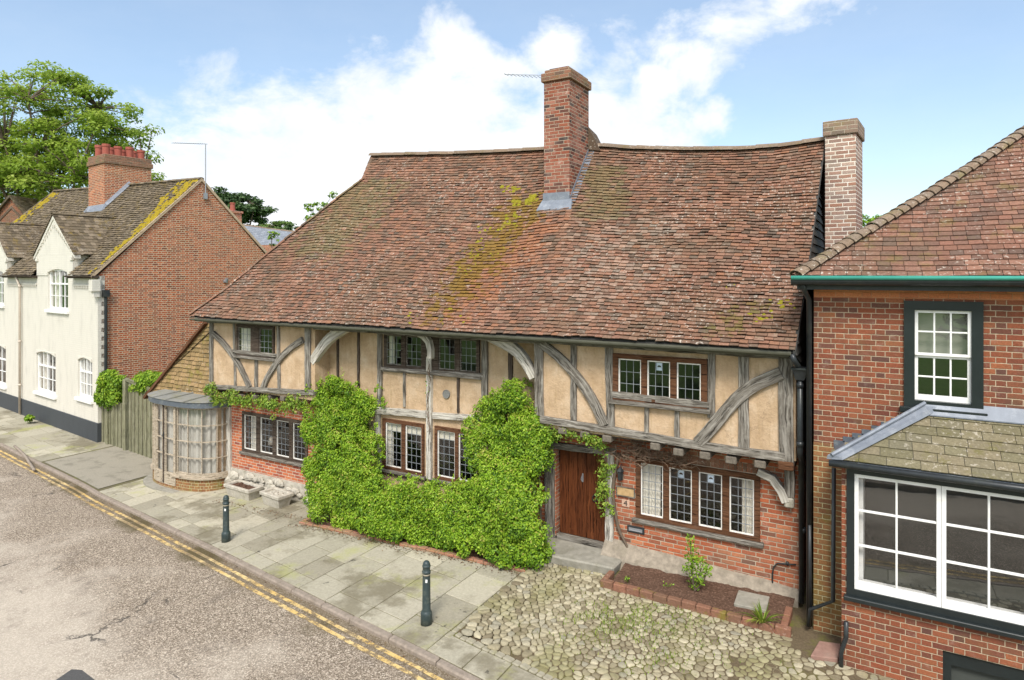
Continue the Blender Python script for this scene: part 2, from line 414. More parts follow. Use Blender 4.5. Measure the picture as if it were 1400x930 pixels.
def plaster():
    m, N = mat('ochre_limewash_plaster'); o = N.obj()
    n1 = N.noise(o, 2.2, 5, .6); n2 = N.noise(o, 26, 4, .65)
    c = N.ramp(n1, [(.28, (.36,.25,.15)), (.5, (.465,.335,.215)), (.72, (.55,.425,.30))])
    c = N.mix(N.m('MULTIPLY', N.step(N.noise(o, 5, 7, .78), .53, .70), .55), c, (.33,.235,.14))
    c = N.mix(N.m('MULTIPLY', N.step(N.noise(N.vm('MULTIPLY', o, (9, 9, 1.2)), 1.6, 4, .6), .52, .72), .5), c, (.34,.24,.13))
    c = N.mix(.35, c, N.ramp(n2, [(.3, .4), (.7, .65)]), 'OVERLAY')
    h = N.m('ADD', N.m('MULTIPLY', n1, 1.5), N.m('MULTIPLY', n2, .35))
    ck = N.node('ShaderNodeTexVoronoi', feature='DISTANCE_TO_EDGE'); N.set(ck.inputs['Vector'], N.vm('ADD', o, N.vm('MULTIPLY', N.noise(o, 5, 4, .6, col=True), (.35, .35, .35)))); ck.inputs['Scale'].default_value = 1.1
    crk = N.m('MULTIPLY', N.m('SUBTRACT', 1, N.step(ck.outputs[0], .003, .010)), N.step(N.noise(o, 1.3, 2), .52, .6)); c = N.mix(N.m('MULTIPLY', crk, .35), c, (.2,.14,.085))
    pbr(N, c, .92, N.bump(h, .9, .03), spec=.1); return m
M['plaster'] = plaster()

def timber(name, stops, lic=.25, scale=(1.6, 26), bump=.9, rough=.85):
    m, N = mat(name); uv = N.uv(); s = N.vm('MULTIPLY', uv, (scale[0], scale[1], 1))
    wv = N.noise(uv, 3, 2); s2 = N.vm('ADD', s, N.comb(0, N.m('MULTIPLY', wv, 2.5), 0))
    g1 = N.noise(s2, 1.0, 6, .68); g2 = N.noise(N.vm('ADD', N.vm('MULTIPLY', uv, (2.2, 36, 1)), N.comb(0, N.m('MULTIPLY', wv, 3), 0)), 1.0, 3, .6)
    c = N.ramp(g1, stops)
    crack = N.step(g2, .33, .43)
    c = N.mix(N.m('MULTIPLY', N.m('SUBTRACT', 1, crack), .75), c, tuple(x*.25 for x in stops[0][1]))
    c = N.mix(N.m('MULTIPLY', N.step(N.noise(uv, 4.5, 5, .65), .5, .72), lic), c, (.50,.47,.41))
    t = N.attr('rnd'); c = N.mix(.35, c, N.ramp(t, [(0, .38), (1, .62)]), 'OVERLAY')
    h = N.m('ADD', N.m('MULTIPLY', g1, .7), N.m('MULTIPLY', crack, .6))
    pbr(N, c, rough, N.bump(h, bump, .022), spec=.15); return m
M['oak'] = timber('weathered_grey_oak', [(.30, (.04,.032,.025)), (.45, (.13,.115,.095)), (.58, (.25,.23,.20)), (.74, (.44,.42,.375))])
M['oak_dark'] = timber('dark_oak', [(.25, (.03,.022,.018)), (.5, (.075,.055,.042)), (.75, (.15,.12,.095))], lic=.08)
M['oak_brown'] = timber('brown_oak_frame', [(.25, (.05,.022,.012)), (.5, (.115,.052,.026)), (.75, (.20,.10,.055))], lic=.05)
M['oak_pale'] = timber('pale_painted_oak', [(.25, (.11,.09,.07)), (.42, (.36,.33,.28)), (.62, (.60,.57,.51))], lic=.3)
M['door_oak'] = timber('red_brown_door_boards', [(.22, (.03,.010,.005)), (.45, (.085,.026,.010)), (.62, (.135,.043,.015)), (.8, (.20,.07,.027))], lic=0, scale=(1.4, 26), rough=.5)
M['fence_wood'] = timber('greened_fence_boards', [(.25, (.085,.085,.045)), (.5, (.19,.185,.115)), (.75, (.32,.30,.21))], lic=.15)
M['bow_wood'] = timber('worn_stone_coloured_joinery', [(.25, (.26,.21,.15)), (.5, (.44,.37,.28)), (.75, (.56,.49,.39))], lic=.2)

def tiles_mat(name, cols, moss_col=(.17,.15,.02), moss=.0, lichen=.5, dark=.3, patch=None):
    m, N = mat(name); o = N.obj(); r = N.attr('rnd')
    n_ = len(cols); c = N.ramp(r, [(i/(n_-1), q) for i, q in enumerate(cols)])
    c = N.mix(.22, c, cols[len(cols)//2] if len(cols) < 8 else (.19,.105,.068)); big = N.noise(o, .8, 4, .6)
    c = N.mix(N.m('MULTIPLY', N.step(big, .45, .7), dark), c, (.115,.085,.055))
    f = N.noise(o, 30, 4, .7); c = N.mix(.6, c, N.ramp(f, [(.3, .33), (.7, .72)]), 'OVERLAY')
    h2 = N.m('FRACT', N.m('MULTIPLY', r, 97.3))
    if lichen:
        lz = N.step(N.noise(o, .7, 3, .5), .38, .62)
        lm = N.m('MULTIPLY', N.step(N.noise(o, 17, 4, .68), .575, .64), lz); c = N.mix(N.m('MULTIPLY', lm, lichen), c, (.52,.47,.40))
    if moss:
        c = N.mix(N.m('MULTIPLY', N.step(N.noise(o, 3.2, 6, .72), .54, .66), moss), c, moss_col)
    if patch: c = patch(N, o, c, h2)
    pbr(N, c, .9, N.bump(N.m('ADD', f, N.noise(o, 8, 3)), .5, .012), spec=.15); return m
def main_patch(N, o, c, h2):
    # growths that follow the drip lines of the stack: moss, burnt-orange newer tiles, pale lichened tiles; tile by tile
    px_, py_, pz_ = N.sep(N.vm('ADD', o, (-8.2, 11, g(-8.2))))
    wv = N.noise(o, .9, 4, .6); fn = N.noise(o, 6, 5, .72)
    def band(x0, x1, z0, z1, hw, col, k, c, tilewise, soft=.55, fine=.5):
        tt = N.m('DIVIDE', N.m('SUBTRACT', pz_, z0), z1-z0)
        cx = N.m('ADD', N.m('ADD', N.m('MULTIPLY', tt, x1-x0), x0), N.m('MULTIPLY', N.m('SUBTRACT', wv, .5), 1.6))
        dx = N.m('ABSOLUTE', N.m('SUBTRACT', px_, cx)); inz = N.m('MULTIPLY', N.step(tt, -.15, .12), N.m('SUBTRACT', 1, N.step(tt, .75, 1.2)))
        wgt = N.m('MULTIPLY', N.m('SUBTRACT', 1, N.step(dx, hw*.1, hw)), inz)
        v = N.m('ADD', N.m('ADD', wgt, N.m('MULTIPLY', N.m('SUBTRACT', fn, .5), fine*2.2)), N.m('MULTIPLY', N.m('SUBTRACT', h2, .5), tilewise))
        msk = N.step(v, soft, soft+.28)
        return N.mix(N.m('MULTIPLY', msk, k), c, col)
    c = band(-6.4, -7.4, 6.4, 4.2, 1.1, (.31,.125,.06), .55, c, .9, .55, .4)
    c = band(-4.6, -4.4, 6.4, 4.4, 2.1, (.42,.35,.28), .24, c, 1.8, .92, 1.6)
    c = band(-6.8, -7.8, 7.1, 4.2, 1.15, (.17,.105,.02), .85, c, .7, .62, 1.2)
    c = band(-11.8, -12.6, 7.8, 5.4, 2.6, (.15,.135,.06), .5, c, .5, .62, .7)
    c = band(-5.5, -5.0, 7.6, 6.2, 1.3, (.15,.125,.055), .55, c, .5, .60, .7)
    c = band(-1.7, -2.4, 4.8, 4.2, .6, (.13,.11,.025), .6, c, .6, .75, 1.4)
    return c
M['tiles_main'] = tiles_mat('handmade_clay_tiles', [(.07,.055,.042), (.185,.098,.062), (.245,.122,.08), (.15,.086,.058), (.285,.152,.102), (.105,.086,.066), (.255,.118,.066), (.175,.118,.084), (.23,.108,.07), (.08,.07,.056), (.21,.102,.068), (.13,.08,.058)], lichen=.75, dark=.45, patch=main_patch)
M['tiles_right'] = tiles_mat('plum_clay_tiles', [(.10,.065,.05), (.18,.09,.06), (.23,.11,.075), (.14,.08,.06), (.27,.14,.095), (.19,.10,.07), (.11,.08,.062)], lichen=.7, dark=.45, moss=.25)
M['tiles_left'] = tiles_mat('brown_lichened_tiles', [(.07,.055,.038), (.13,.10,.066), (.18,.14,.095), (.10,.08,.052), (.24,.19,.135), (.15,.115,.075)], moss_col=(.22,.15,.02), moss=.5, lichen=.6, dark=.2)
M['tiles_hung'] = tiles_mat('mossy_hanging_tiles', [(.19,.13,.055), (.26,.18,.08), (.30,.20,.10), (.22,.15,.07), (.15,.11,.05)], moss_col=(.22,.19,.04), moss=.6, lichen=.4, dark=.15)
M['slate_stone'] = tiles_mat('mossy_stone_slates', [(.115,.105,.06), (.155,.14,.085), (.185,.155,.10), (.13,.12,.08)], moss_col=(.12,.11,.03), moss=.6, lichen=.5, dark=.25)
M['slate'] = tiles_mat('blue_grey_slates', [(.16,.18,.21), (.20,.22,.25), (.24,.26,.29)], lichen=.2, dark=0)
M['ridge'] = tiles_mat('grey_ridge_tiles', [(.14,.105,.075), (.21,.15,.105), (.18,.145,.115)], moss=.3, lichen=.6)

def simple(name, col, rough=.6, var=.25, sc=12, bump=.2, metallic=0, spec=.4, dirt=None, dk=.4, dsc=4):
    m, N = mat(name); o = N.obj(); n = N.noise(o, sc, 5, .62)
    c = N.mix(var, col, N.ramp(n, [(.25, .25), (.75, .78)]), 'OVERLAY')
    if dirt is not None: c = N.mix(N.m('MULTIPLY', N.step(N.noise(o, dsc, 5, .7), .48, .7), dk), c, dirt)
    pbr(N, c, rough, N.bump(n, bump, .008) if bump else None, metallic, spec); return m
M['white_paint'] = simple('white_gloss_paint', (.76,.76,.74), .4, .2, 9, .08, dirt=(.52,.49,.43), dk=.35, dsc=6)
M['offwhite_paint'] = simple('aged_white_paint', (.76,.74,.69), .5, .3, 14, .1, dirt=(.35,.30,.24), dk=.5, dsc=9)
M['black_paint'] = simple('black_green_gloss_paint', (.016,.021,.022), .28, .3, 8, .06)
M['black_iron'] = simple('black_cast_iron', (.022,.026,.029), .38, .4, 14, .15, dirt=(.06,.065,.05), dk=.4)
M['green_gutter'] = simple('green_gutter_highlight', (.05,.30,.23), .3, .2, 9, .1)
M['bollard'] = simple('green_black_bollard_paint', (.03,.046,.047), .42, .35, 10, .15, dirt=(.12,.13,.10), dk=.5, dsc=7)
M['lead'] = simple('sheet_lead', (.17,.19,.225), .55, .35, 5, .15, metallic=.15, dirt=(.32,.34,.37), dk=.6)
M['lead_dark'] = simple('old_dark_lead', (.085,.10,.12), .5, .35, 6, .2, dirt=(.26,.27,.26), dk=.5)
M['came'] = simple('lead_came', (.20,.215,.23), .5, .1, 20, 0)
M['stone'] = simple('weathered_limestone', (.42,.39,.33), .9, .5, 9, .5, spec=.15, dirt=(.22,.20,.14), dk=.6, dsc=5)
M['stone_step'] = simple('grey_step_stone', (.27,.255,.215), .9, .4, 8, .4, spec=.15, dirt=(.15,.14,.10), dk=.6, dsc=3)
M['render'] = simple('cracked_cement_render', (.25,.215,.17), .92, .7, 11, .9, spec=.1, dirt=(.20,.175,.13), dk=.7, dsc=4)
M['terracotta'] = simple('red_terracotta', (.30,.075,.05), .7, .3, 9, .2, dirt=(.25,.08,.06), dk=.5)
M['pink_slab'] = simple('pink_concrete_slab', (.24,.14,.11), .9, .35, 14, .4, dirt=(.25,.19,.15))
M['brass'] = simple('tarnished_brass_plate', (.55,.37,.19), .45, .4, 14, .1, metallic=.35, dirt=(.25,.16,.09), dk=.5, dsc=10)
M['plaque'] = simple('grey_slate_plaque', (.17,.17,.16), .6, .5, 40, .6)
M['ceramic'] = simple('cream_glazed_pipe_end', (.62,.56,.44), .5, .2, 10, .1)
M['number'] = simple('black_numeral', (.02,.02,.02), .5, 0, 5, 0)
M['number_plate'] = simple('cream_number_tile', (.50,.33,.24), .5, .2, 8, 0)
M['galv'] = simple('galvanised_aerial', (.30,.31,.33), .5, .2, 20, 0, metallic=.5)
M['grey_pipe'] = simple('buff_painted_pipe', (.52,.45,.37), .5, .2, 8, .1)
M['white_card'] = simple('white_card', (.55,.66,.78), .6, .05, 4, 0)
M['curtain'] = simple('cream_curtain_cloth', (.66,.63,.55), .95, .2, 6, .1)
M['blind'] = simple('cream_blind_cloth', (.60,.57,.47), .95, .2, 6, .1)
M['net'] = simple('grey_net_curtain', (.42,.405,.36), .95, .25, 5, .1, dirt=(.3,.275,.225), dk=.6, dsc=3)
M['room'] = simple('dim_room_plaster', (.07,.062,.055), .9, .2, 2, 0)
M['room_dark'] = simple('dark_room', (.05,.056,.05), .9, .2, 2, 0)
M['lampshade'] = simple('pale_lampshade', (.6,.55,.45), .9, .1, 4, 0)
M['red_cloth'] = simple('dark_red_cloth', (.25,.03,.03), .9, .2, 4, 0)
M['oak_end'] = simple('dark_oak_end_grain', (.15,.13,.105), .9, .6, 24, .6, spec=.1, dirt=(.07,.06,.05), dk=.6, dsc=14)
M['board'] = simple('black_tarred_board', (.03,.029,.026), .7, .4, 10, .4, dirt=(.07,.066,.055))
M['soil'] = simple('brown_bark_soil', (.085,.05,.035), .95, .9, 30, 1.0, spec=.05, dirt=(.20,.125,.09), dk=.8, dsc=32)
M['moss'] = simple('bright_moss', (.21,.19,.02), .95, .6, 20, .8, spec=.05, dirt=(.20,.14,.02), dk=.6, dsc=9)
M['bark'] = simple('grey_brown_bark', (.13,.10,.075), .95, .5, 10, .8, spec=.05)
M['twig'] = simple('dry_brown_twig', (.17,.115,.08), .95, .4, 10, .3, spec=.05)

def glass(name, tint=(1, 1, 1), rough=.0, wav=.25, refl=1.9):
    m, N = mat(name); o = N.obj(); n = N.noise(o, 1.8, 2)
    bmp = N.bump(n, wav, .02)
    ge = N.node('ShaderNodeNewGeometry'); dt = N.node('ShaderNodeVectorMath', operation='DOT_PRODUCT'); N.l.new(ge.outputs['Normal'], dt.inputs[0]); N.l.new(ge.outputs['Incoming'], dt.inputs[1])
    fac = N.m('MULTIPLY_ADD', N.m('POWER', N.m('SUBTRACT', 1, N.m('ABSOLUTE', dt.outputs['Value']), clamp=True), 5), .95, .045)      # Schlick, the same from both sides
    t = N.node('ShaderNodeBsdfTransparent'); N.set(t.inputs[0], tuple(x*.98 for x in tint))
    gl = N.node('ShaderNodeBsdfGlossy'); gl.inputs['Roughness'].default_value = rough; N.l.new(bmp, gl.inputs['Normal'])
    mx = N.node('ShaderNodeMixShader'); N.set(mx.inputs[0], N.m('MULTIPLY', fac, refl, clamp=True)); N.l.new(t.outputs[0], mx.inputs[1]); N.l.new(gl.outputs[0], mx.inputs[2])
    out = N.node('ShaderNodeOutputMaterial'); N.l.new(mx.outputs[0], out.inputs[0]); return m
M['glass'] = glass('old_window_glass'); M['shop_glass'] = glass('shop_window_glass', wav=.05, refl=3.6)

def leaf_mat(name, stops, tr=.3, rough=.55):
    m, N = mat(name); r = N.attr('rnd'); o = N.obj()
    c = N.ramp(r, stops); c = N.mix(.5, c, N.ramp(N.noise(o, 1.3, 3), [(.3, .38), (.7, .62)]), 'OVERLAY')
    pbr(N, c, rough, None, spec=.35, translucent=tr); return m
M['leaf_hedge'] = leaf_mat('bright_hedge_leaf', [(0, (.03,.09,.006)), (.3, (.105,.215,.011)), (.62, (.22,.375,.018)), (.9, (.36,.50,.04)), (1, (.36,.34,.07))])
M['leaf_vine'] = leaf_mat('yellow_green_vine_leaf', [(0, (.08,.16,.015)), (.5, (.20,.32,.03)), (.85, (.32,.40,.06)), (1, (.34,.24,.07))])
M['leaf_bush'] = leaf_mat('lime_bush_leaf', [(0, (.07,.15,.01)), (.5, (.19,.34,.02)), (1, (.36,.46,.04))])
M['leaf_tree'] = leaf_mat('spring_tree_leaf', [(0, (.13,.21,.02)), (.5, (.28,.40,.045)), (1, (.42,.50,.10))], tr=.5)
M['leaf_cedar'] = leaf_mat('dark_evergreen_leaf', [(0, (.03,.065,.02)), (.6, (.065,.12,.035)), (1, (.12,.17,.06))], tr=.1)
M['leaf_far'] = leaf_mat('mid_green_leaf', [(0, (.05,.10,.02)), (.6, (.11,.19,.035)), (1, (.19,.27,.06))])
M['grass'] = leaf_mat('grass_blade', [(0, (.09,.15,.012)), (.6, (.20,.30,.03)), (1, (.33,.38,.06))])

# ground surfaces
def asphalt():
    m, N = mat('worn_chipped_asphalt'); uv = N.uv(); o = N.obj()
    u, v, _ = N.sep(uv)                                    # v = metres out from the kerb
    vc = N.node('ShaderNodeTexVoronoi'); N.set(vc.inputs['Vector'], o); vc.inputs['Scale'].default_value = 62
    ch = N.sep(vc.outputs['Color'])[0]
    base = N.ramp(ch, [(0, (.10,.078,.056)), (.4, (.215,.172,.128)), (.75, (.335,.275,.212)), (1, (.56,.48,.385))])
    wn = N.noise(o, .55, 5, .6)
    worn = N.step(N.m('ADD', N.m('MULTIPLY', v, .30), N.m('MULTIPLY', N.m('SUBTRACT', wn, .5), 2.4)), .35, 1.15)
    c = N.mix(N.m('MULTIPLY', worn, .66), base, (.54,.475,.39))
    blot = N.step(N.noise(o, 1.7, 6, .7), .54, .70); c = N.mix(N.m('MULTIPLY', blot, .38), c, (.13,.105,.085))
    edge = N.m('SUBTRACT', 1, N.step(N.m('ADD', v, N.m('MULTIPLY', N.m('SUBTRACT', N.noise(o, 2.3, 5, .7), .5), .9)), .15, .55))
    c = N.mix(N.m('MULTIPLY', edge, .6), c, (.12,.09,.05))
    mossy = N.m('MULTIPLY', N.m('SUBTRACT', 1, N.step(v, .35, .75)), N.step(N.noise(o, .55, 4, .6), .52, .62)); c = N.mix(N.m('MULTIPLY', mossy, .75), c, (.075,.058,.02))
    crk = N.node('ShaderNodeTexVoronoi', feature='DISTANCE_TO_EDGE'); N.set(crk.inputs['Vector'], N.vm('ADD', o, N.vm('MULTIPLY', N.noise(o, 2.5, 4, .6, col=True), (.5, .5, .5)))); crk.inputs['Scale'].default_value = .55
    ck = N.m('MULTIPLY', N.m('SUBTRACT', 1, N.step(crk.outputs[0], .002, .012)), N.step(N.noise(o, .8, 2), .56, .66))
    c = N.mix(N.m('MULTIPLY', ck, .8), c, (.05,.045,.04))
    pbr(N, c, .92, N.bump(N.m('SUBTRACT', ch, N.m('MULTIPLY', ck, 2)), .7, .012), spec=.2); return m
M['asphalt'] = asphalt()
def paint_yellow():
    m, N = mat('worn_yellow_road_paint'); o = N.obj()
    n = N.noise(o, 7, 6, .75); f = N.vor(o, 55)
    k = N.m('MULTIPLY', N.step(N.m('ADD', n, N.m('MULTIPLY', f, -.16)), .34, .48), N.m('SUBTRACT', 1, N.m('MULTIPLY', N.step(N.noise(o, .55, 4, .6), .54, .64), .7)))
    c = N.mix(k, (.20,.15,.09), N.ramp(N.noise(o, 2, 3), [(.3, (.56,.36,.10)), (.7, (.66,.52,.27))]))
    pbr(N, c, .85, N.bump(f, .4, .006), spec=.2); return m
M['yellow'] = paint_yellow()
def flag():
    m, N = mat('lichened_flagstone'); o = N.obj(); r = N.attr('rnd')
    c = N.ramp(r, [(0, (.27,.245,.185)), (.35, (.32,.295,.225)), (.7, (.365,.335,.26)), (1, (.41,.375,.285))])
    c = N.mix(.4, c, N.ramp(N.noise(o, 22, 5, .7), [(.3, .3), (.7, .72)]), 'OVERLAY')
    c = N.mix(N.m('MULTIPLY', N.step(N.noise(o, .9, 6, .68), .48, .62), .68), c, (.14,.12,.075))
    c = N.mix(N.m('MULTIPLY', N.step(N.noise(N.vm('ADD', o, (7, 3, 0)), .8, 6, .7), .52, .68), .5), c, (.33,.34,.10))
    c = N.mix(N.m('MULTIPLY', N.step(N.noise(N.vm('ADD', o, (1, 9, 0)), 4.5, 4, .6), .66, .72), .75), c, (.06,.055,.045))
    pbr(N, c, .9, N.bump(N.noise(o, 30, 4, .7), .3, .006), spec=.2); return m
M['flag'] = flag()
M['joint'] = simple('dark_mossy_joint', (.11,.095,.05), .95, .5, 14, .3, dirt=(.16,.17,.03), dk=.7, dsc=2)
M['kerb'] = simple('worn_kerb_stone', (.25,.205,.165), .9, .5, 16, .4, dirt=(.15,.12,.085), dk=.6, dsc=3)
M['sett'] = simple('pale_sett_stone', (.28,.255,.19), .9, .4, 14, .4, dirt=(.25,.24,.12), dk=.5, dsc=5)
M['driveway'] = simple('grey_patched_tarmac', (.27,.245,.195), .92, .7, 40, .5, spec=.15, dirt=(.17,.155,.12), dk=.8, dsc=2.2)
M['dark_patch'] = simple('dark_tarmac_patch', (.07,.068,.066), .9, .5, 40, .4)
M['lawn'] = simple('rough_grass', (.10,.19,.03), .95, .5, 3, .5, dirt=(.13,.19,.05), dk=.6, dsc=.5)
M['earth'] = simple('bare_earth', (.15,.12,.085), .95, .5, 6, .5)
def cob():
    m, N = mat('rounded_cobble'); o = N.obj(); r = N.attr('rnd')
    c = N.ramp(r, [(0, (.17,.14,.09)), (.3, (.26,.225,.145)), (.6, (.33,.29,.195)), (.85, (.41,.365,.255)), (1, (.24,.22,.165))])
    c = N.mix(.5, c, N.ramp(N.noise(o, 24, 5, .7), [(.3, .3), (.7, .7)]), 'OVERLAY')
    c = N.mix(N.m('MULTIPLY', N.step(N.noise(o, 1.1, 4, .6), .48, .64), .5), c, (.20,.19,.07))
    pbr(N, c, .85, N.bump(N.noise(o, 30, 4, .7), .4, .008), spec=.25); return m
M['cobble'] = cob()
M['cobble_bed'] = simple('gritty_cobble_bed', (.115,.088,.055), .95, .6, 28, .8, spec=.1, dirt=(.13,.14,.025), dk=.75, dsc=1.5)
# ------------------------------------------------------------------ ground, road, pavement, cobbles
_kx = [-80, -40, -26.5, -19.2, -11.9, -7.5, -5.5, -4.55, -1, 6, 40]
_ky = [16.5, 12.0, 10.25, 9.42, 8.24, 7.47, 7.14, 6.95, 6.30, 5.0, -1.5]
def KY(X): return float(np.interp(X, _kx, _ky))
ROAD = -.055
GX = sorted(set([-1500, -300, -80]+list(range(-60, -18, 6))+[-18, -16, -14, -12, -10, -8, -6, -5, -4, -2, 0, 2, 4, 8, 14, 40, 300, 1500]))
mb = MB()
GYs = [-1500, -300, -60, -20, -6, -.8, 20, 60, 300, 3000]
for i in range(len(GX)-1):
    for j in range(len(GYs)-1):
        a, b, c, d = GX[i], GX[i+1], GYs[j], GYs[j+1]
        mb.face([(a, c, g(a)-.16), (b, c, g(b)-.16), (b, d, g(b)-.16), (a, d, g(a)-.16)])
struct(mb.build('ground', M['lawn']))
# road: from the near kerb across to the far verge
mb = MB(); RX = [-80, -60, -50, -40, -34, -30, -26.5, -22, -19.2]+list(np.arange(-18, 8.1, 1.0))+[12, 20, 40]
for i in range(len(RX)-1):
    a, b = RX[i], RX[i+1]; n = 6
    for j in range(n):
        v0, v1 = 5.0*j/n, 5.0*(j+1)/n
        def P(X, v): return (X, KY(X)-.12-v, g(X)+ROAD)
        mb.face([P(a, v1), P(b, v1), P(b, v0), P(a, v0)], [(a, v1), (b, v1), (b, v0), (a, v0)])
struct(mb.build('road', M['asphalt']))
# far kerb and verge (behind the survey point; only reflected in the windows)
mb = MB()
for i in range(len(RX)-1):
    a, b = RX[i], RX[i+1]
    mb.hexa([(a, KY(a)-5.36, g(a)-.15), (b, KY(b)-5.36, g(b)-.15), (b, KY(b)-5.115, g(b)-.15), (a, KY(a)-5.115, g(a)-.15),
             (a, KY(a)-5.36, g(a)+.06), (b, KY(b)-5.36, g(b)+.06), (b, KY(b)-5.115, g(b)+.06), (a, KY(a)-5.115, g(a)+.06)])
struct(mb.build('kerb', M['kerb'], bevel=.015))
mb = MB()
for i in range(len(RX)-1):
    a, b = RX[i], RX[i+1]
    mb.face([(a, KY(a)-6.8, g(a)+.045), (b, KY(b)-6.8, g(b)+.045), (b, KY(b)-5.36, g(b)+.045), (a, KY(a)-5.36, g(a)+.045)])
struct(mb.build('path', M['driveway']))
# double yellow lines
for nm, off in (('yellow_line', .30), ('yellow_line', .455)):
    mb = MB(); X = -60.0
    while X < 8:
        b = X+.5
        def P(X, v): return (X, KY(X)-v, g(X)+ROAD+.004)
        w0 = off-.036+wob((X, off, 0), .9, .012); w1 = off-.036+wob((b, off, 0), .9, .012)
        h0 = .072+wob((X, off, 5), 1.3, .02); h1 = .072+wob((b, off, 5), 1.3, .02)
        mb.face([P(X, w0+h0), P(b, w1+h1), P(b, w1), P(X, w0)]); X = b
    struct(mb.build(nm, M['yellow']))
# a darker repair patch in the road
p = [on_g(70, 934, ROAD+.004), on_g(98, 915, ROAD+.004), on_g(112, 916, ROAD+.004), on_g(138, 936, ROAD+.004), on_g(110, 975, ROAD+.004)]
mb = MB(); mb.face(p[::-1]); struct(mb.build('road_patch', M['dark_patch']))
# near kerb stones
mb = MB(); X = -60.0
while X < 7:
    L = random.uniform(.75, 1.0); b = X+L-.012; j = random.uniform(-.006, .006)
    mb.hexa([(X, KY(X)-.135, g(X)-.16), (b, KY(b)-.135, g(b)-.16), (b, KY(b), g(b)-.16), (X, KY(X), g(X)-.16),
             (X, KY(X)-.125, g(X)+.004+j), (b, KY(b)-.125, g(b)+.004+j), (b, KY(b), g(b)+.006+j), (X, KY(X), g(X)+.006+j)], random.random())
    X += L
struct(mb.build('kerb', M['kerb'], bevel=.02))
# bed of joints under the slabs
mb = MB(); PX = [-60, -50, -40, -34, -30, -26.5, -22, -19.2, -18]+list(np.arange(-17, 8.1, 1.0))
for i in range(len(PX)-1):
    a, b = PX[i], PX[i+1]
    mb.face([(a, KY(a), g(a)-.012), (b, KY(b), g(b)-.012), (b, 17, g(b)-.012), (a, 17, g(a)-.012)])
struct(mb.build('pavement_bed', M['joint']))
# flagstones
SETT_X = -5.44
mb = MB()
def slab(x0, x1, y00, y01, y10, y11):
    gp = .008; t = [random.uniform(-.005, .005) for _ in range(4)]
    def Z(X, k): return g(X)+t[k]
    P = [(x0+gp, y00+gp, g(x0)-.04), (x1-gp, y10+gp, g(x1)-.04), (x1-gp, y11-gp, g(x1)-.04), (x0+gp, y01-gp, g(x0)-.04)]
    Q = [(x0+gp, y00+gp, Z(x0, 0)), (x1-gp, y10+gp, Z(x1, 1)), (x1-gp, y11-gp, Z(x1, 2)), (x0+gp, y01-gp, Z(x0, 3))]
    mb.hexa(P+Q, random.random())
X = SETT_X-.12
while X > -48:
    wd = random.choice((.62, .76, .76, .9)) if X > -24 else 1.2
    x0, x1 = X-wd, X
    far = 11.05 if X > -11.4 else (11.05 if X > -17.6 else 13.6)
    a = 0.0; first = random.choice((.35, .6, .9))
    drive = (-22.6 < (x0+x1)/2 < -18.4)
    while not drive:
        k0, k1 = KY(x0), KY(x1)
        L = first if a == 0 else random.choice((.6, .75, .9, .9))
        y00, y10 = k0+a, k1+a
        if min(y00, y10) > far-.05: break
        y01, y11 = min(y00+L, far), min(y10+L, far)
        slab(x0, x1, y00, y01, y10, y11); a += L
    X -= wd
# strip of slabs between the kerb and the setts, running on to the right
X = SETT_X-.12; 
while X < 7:
    wd = random.choice((.55, .7, .8)); b = X+wd
    slab(X, b, KY(X), KY(X)+.50, KY(b), KY(b)+.50); X = b
struct(mb.build('pavement', M['flag'], bevel=.006))
# tarmac crossover in front of the fence
mb = MB()
for a, b in ((-22.55, -21.2), (-21.2, -19.9), (-19.9, -18.45)):
    mb.face([(a, KY(a)+.05, g(a)+.003), (b, KY(b)+.05, g(b)+.003), (b, 12.4, g(b)+.003), (a, 12.4, g(a)+.003)])
struct(mb.build('driveway', M['driveway']))
# setts edging the cobbles
mb = MB()
def sett(cx, cy, ax, L, W_):
    ca, sa = math.cos(ax), math.sin(ax); z = random.uniform(.004, .016); P = []
    for zz in (-.06, z):
        for dx, dy in ((-L/2, -W_/2), (L/2, -W_/2), (L/2, W_/2), (-L/2, W_/2)):
            P.append((cx+dx*ca-dy*sa, cy+dx*sa+dy*ca, zz+g(cx)))
    mb.hexa(P, random.random())
y = KY(SETT_X)+.02
while y < 9.95:
    L = random.uniform(.09, .17); sett(SETT_X-.055, y+L/2, R(90)+random.uniform(-.05, .05), L-.012, random.uniform(.085, .105)); y += L
X = SETT_X+.02
while X < 6:
    L = random.uniform(.10, .18); ang = math.atan2(KY(X+.3)-KY(X), .3)
    sett(X+L/2, KY(X+L/2)+.56, ang+random.uniform(-.05, .05), L-.012, random.uniform(.09, .11)); X += L
struct(mb.build('sett_edging', M['sett'], bevel=.014))
# cobbles: every stone shaped, in one paved surface
def in_cob(x, y):
    if x < SETT_X+.05 or y < KY(x)+.66 or x > 3.2: return False
    if y > 9.95 and not (x < -4.1 and y < 10.35) : return False
    if x > -.55 and y > 9.5: return False
    if -1.2 < x < -.5 and y > 9.6: return False
    return True
pts = []
yy = 5.0; k = 0
while yy < 10.5:
    xx = SETT_X+(k % 2)*.065
    while xx < 3.2:
        p = (xx+random.uniform(-.05, .05), yy+random.uniform(-.036, .036)); xx += .118
        if in_cob(*p): pts.append(p)
    yy += .080; k += 1
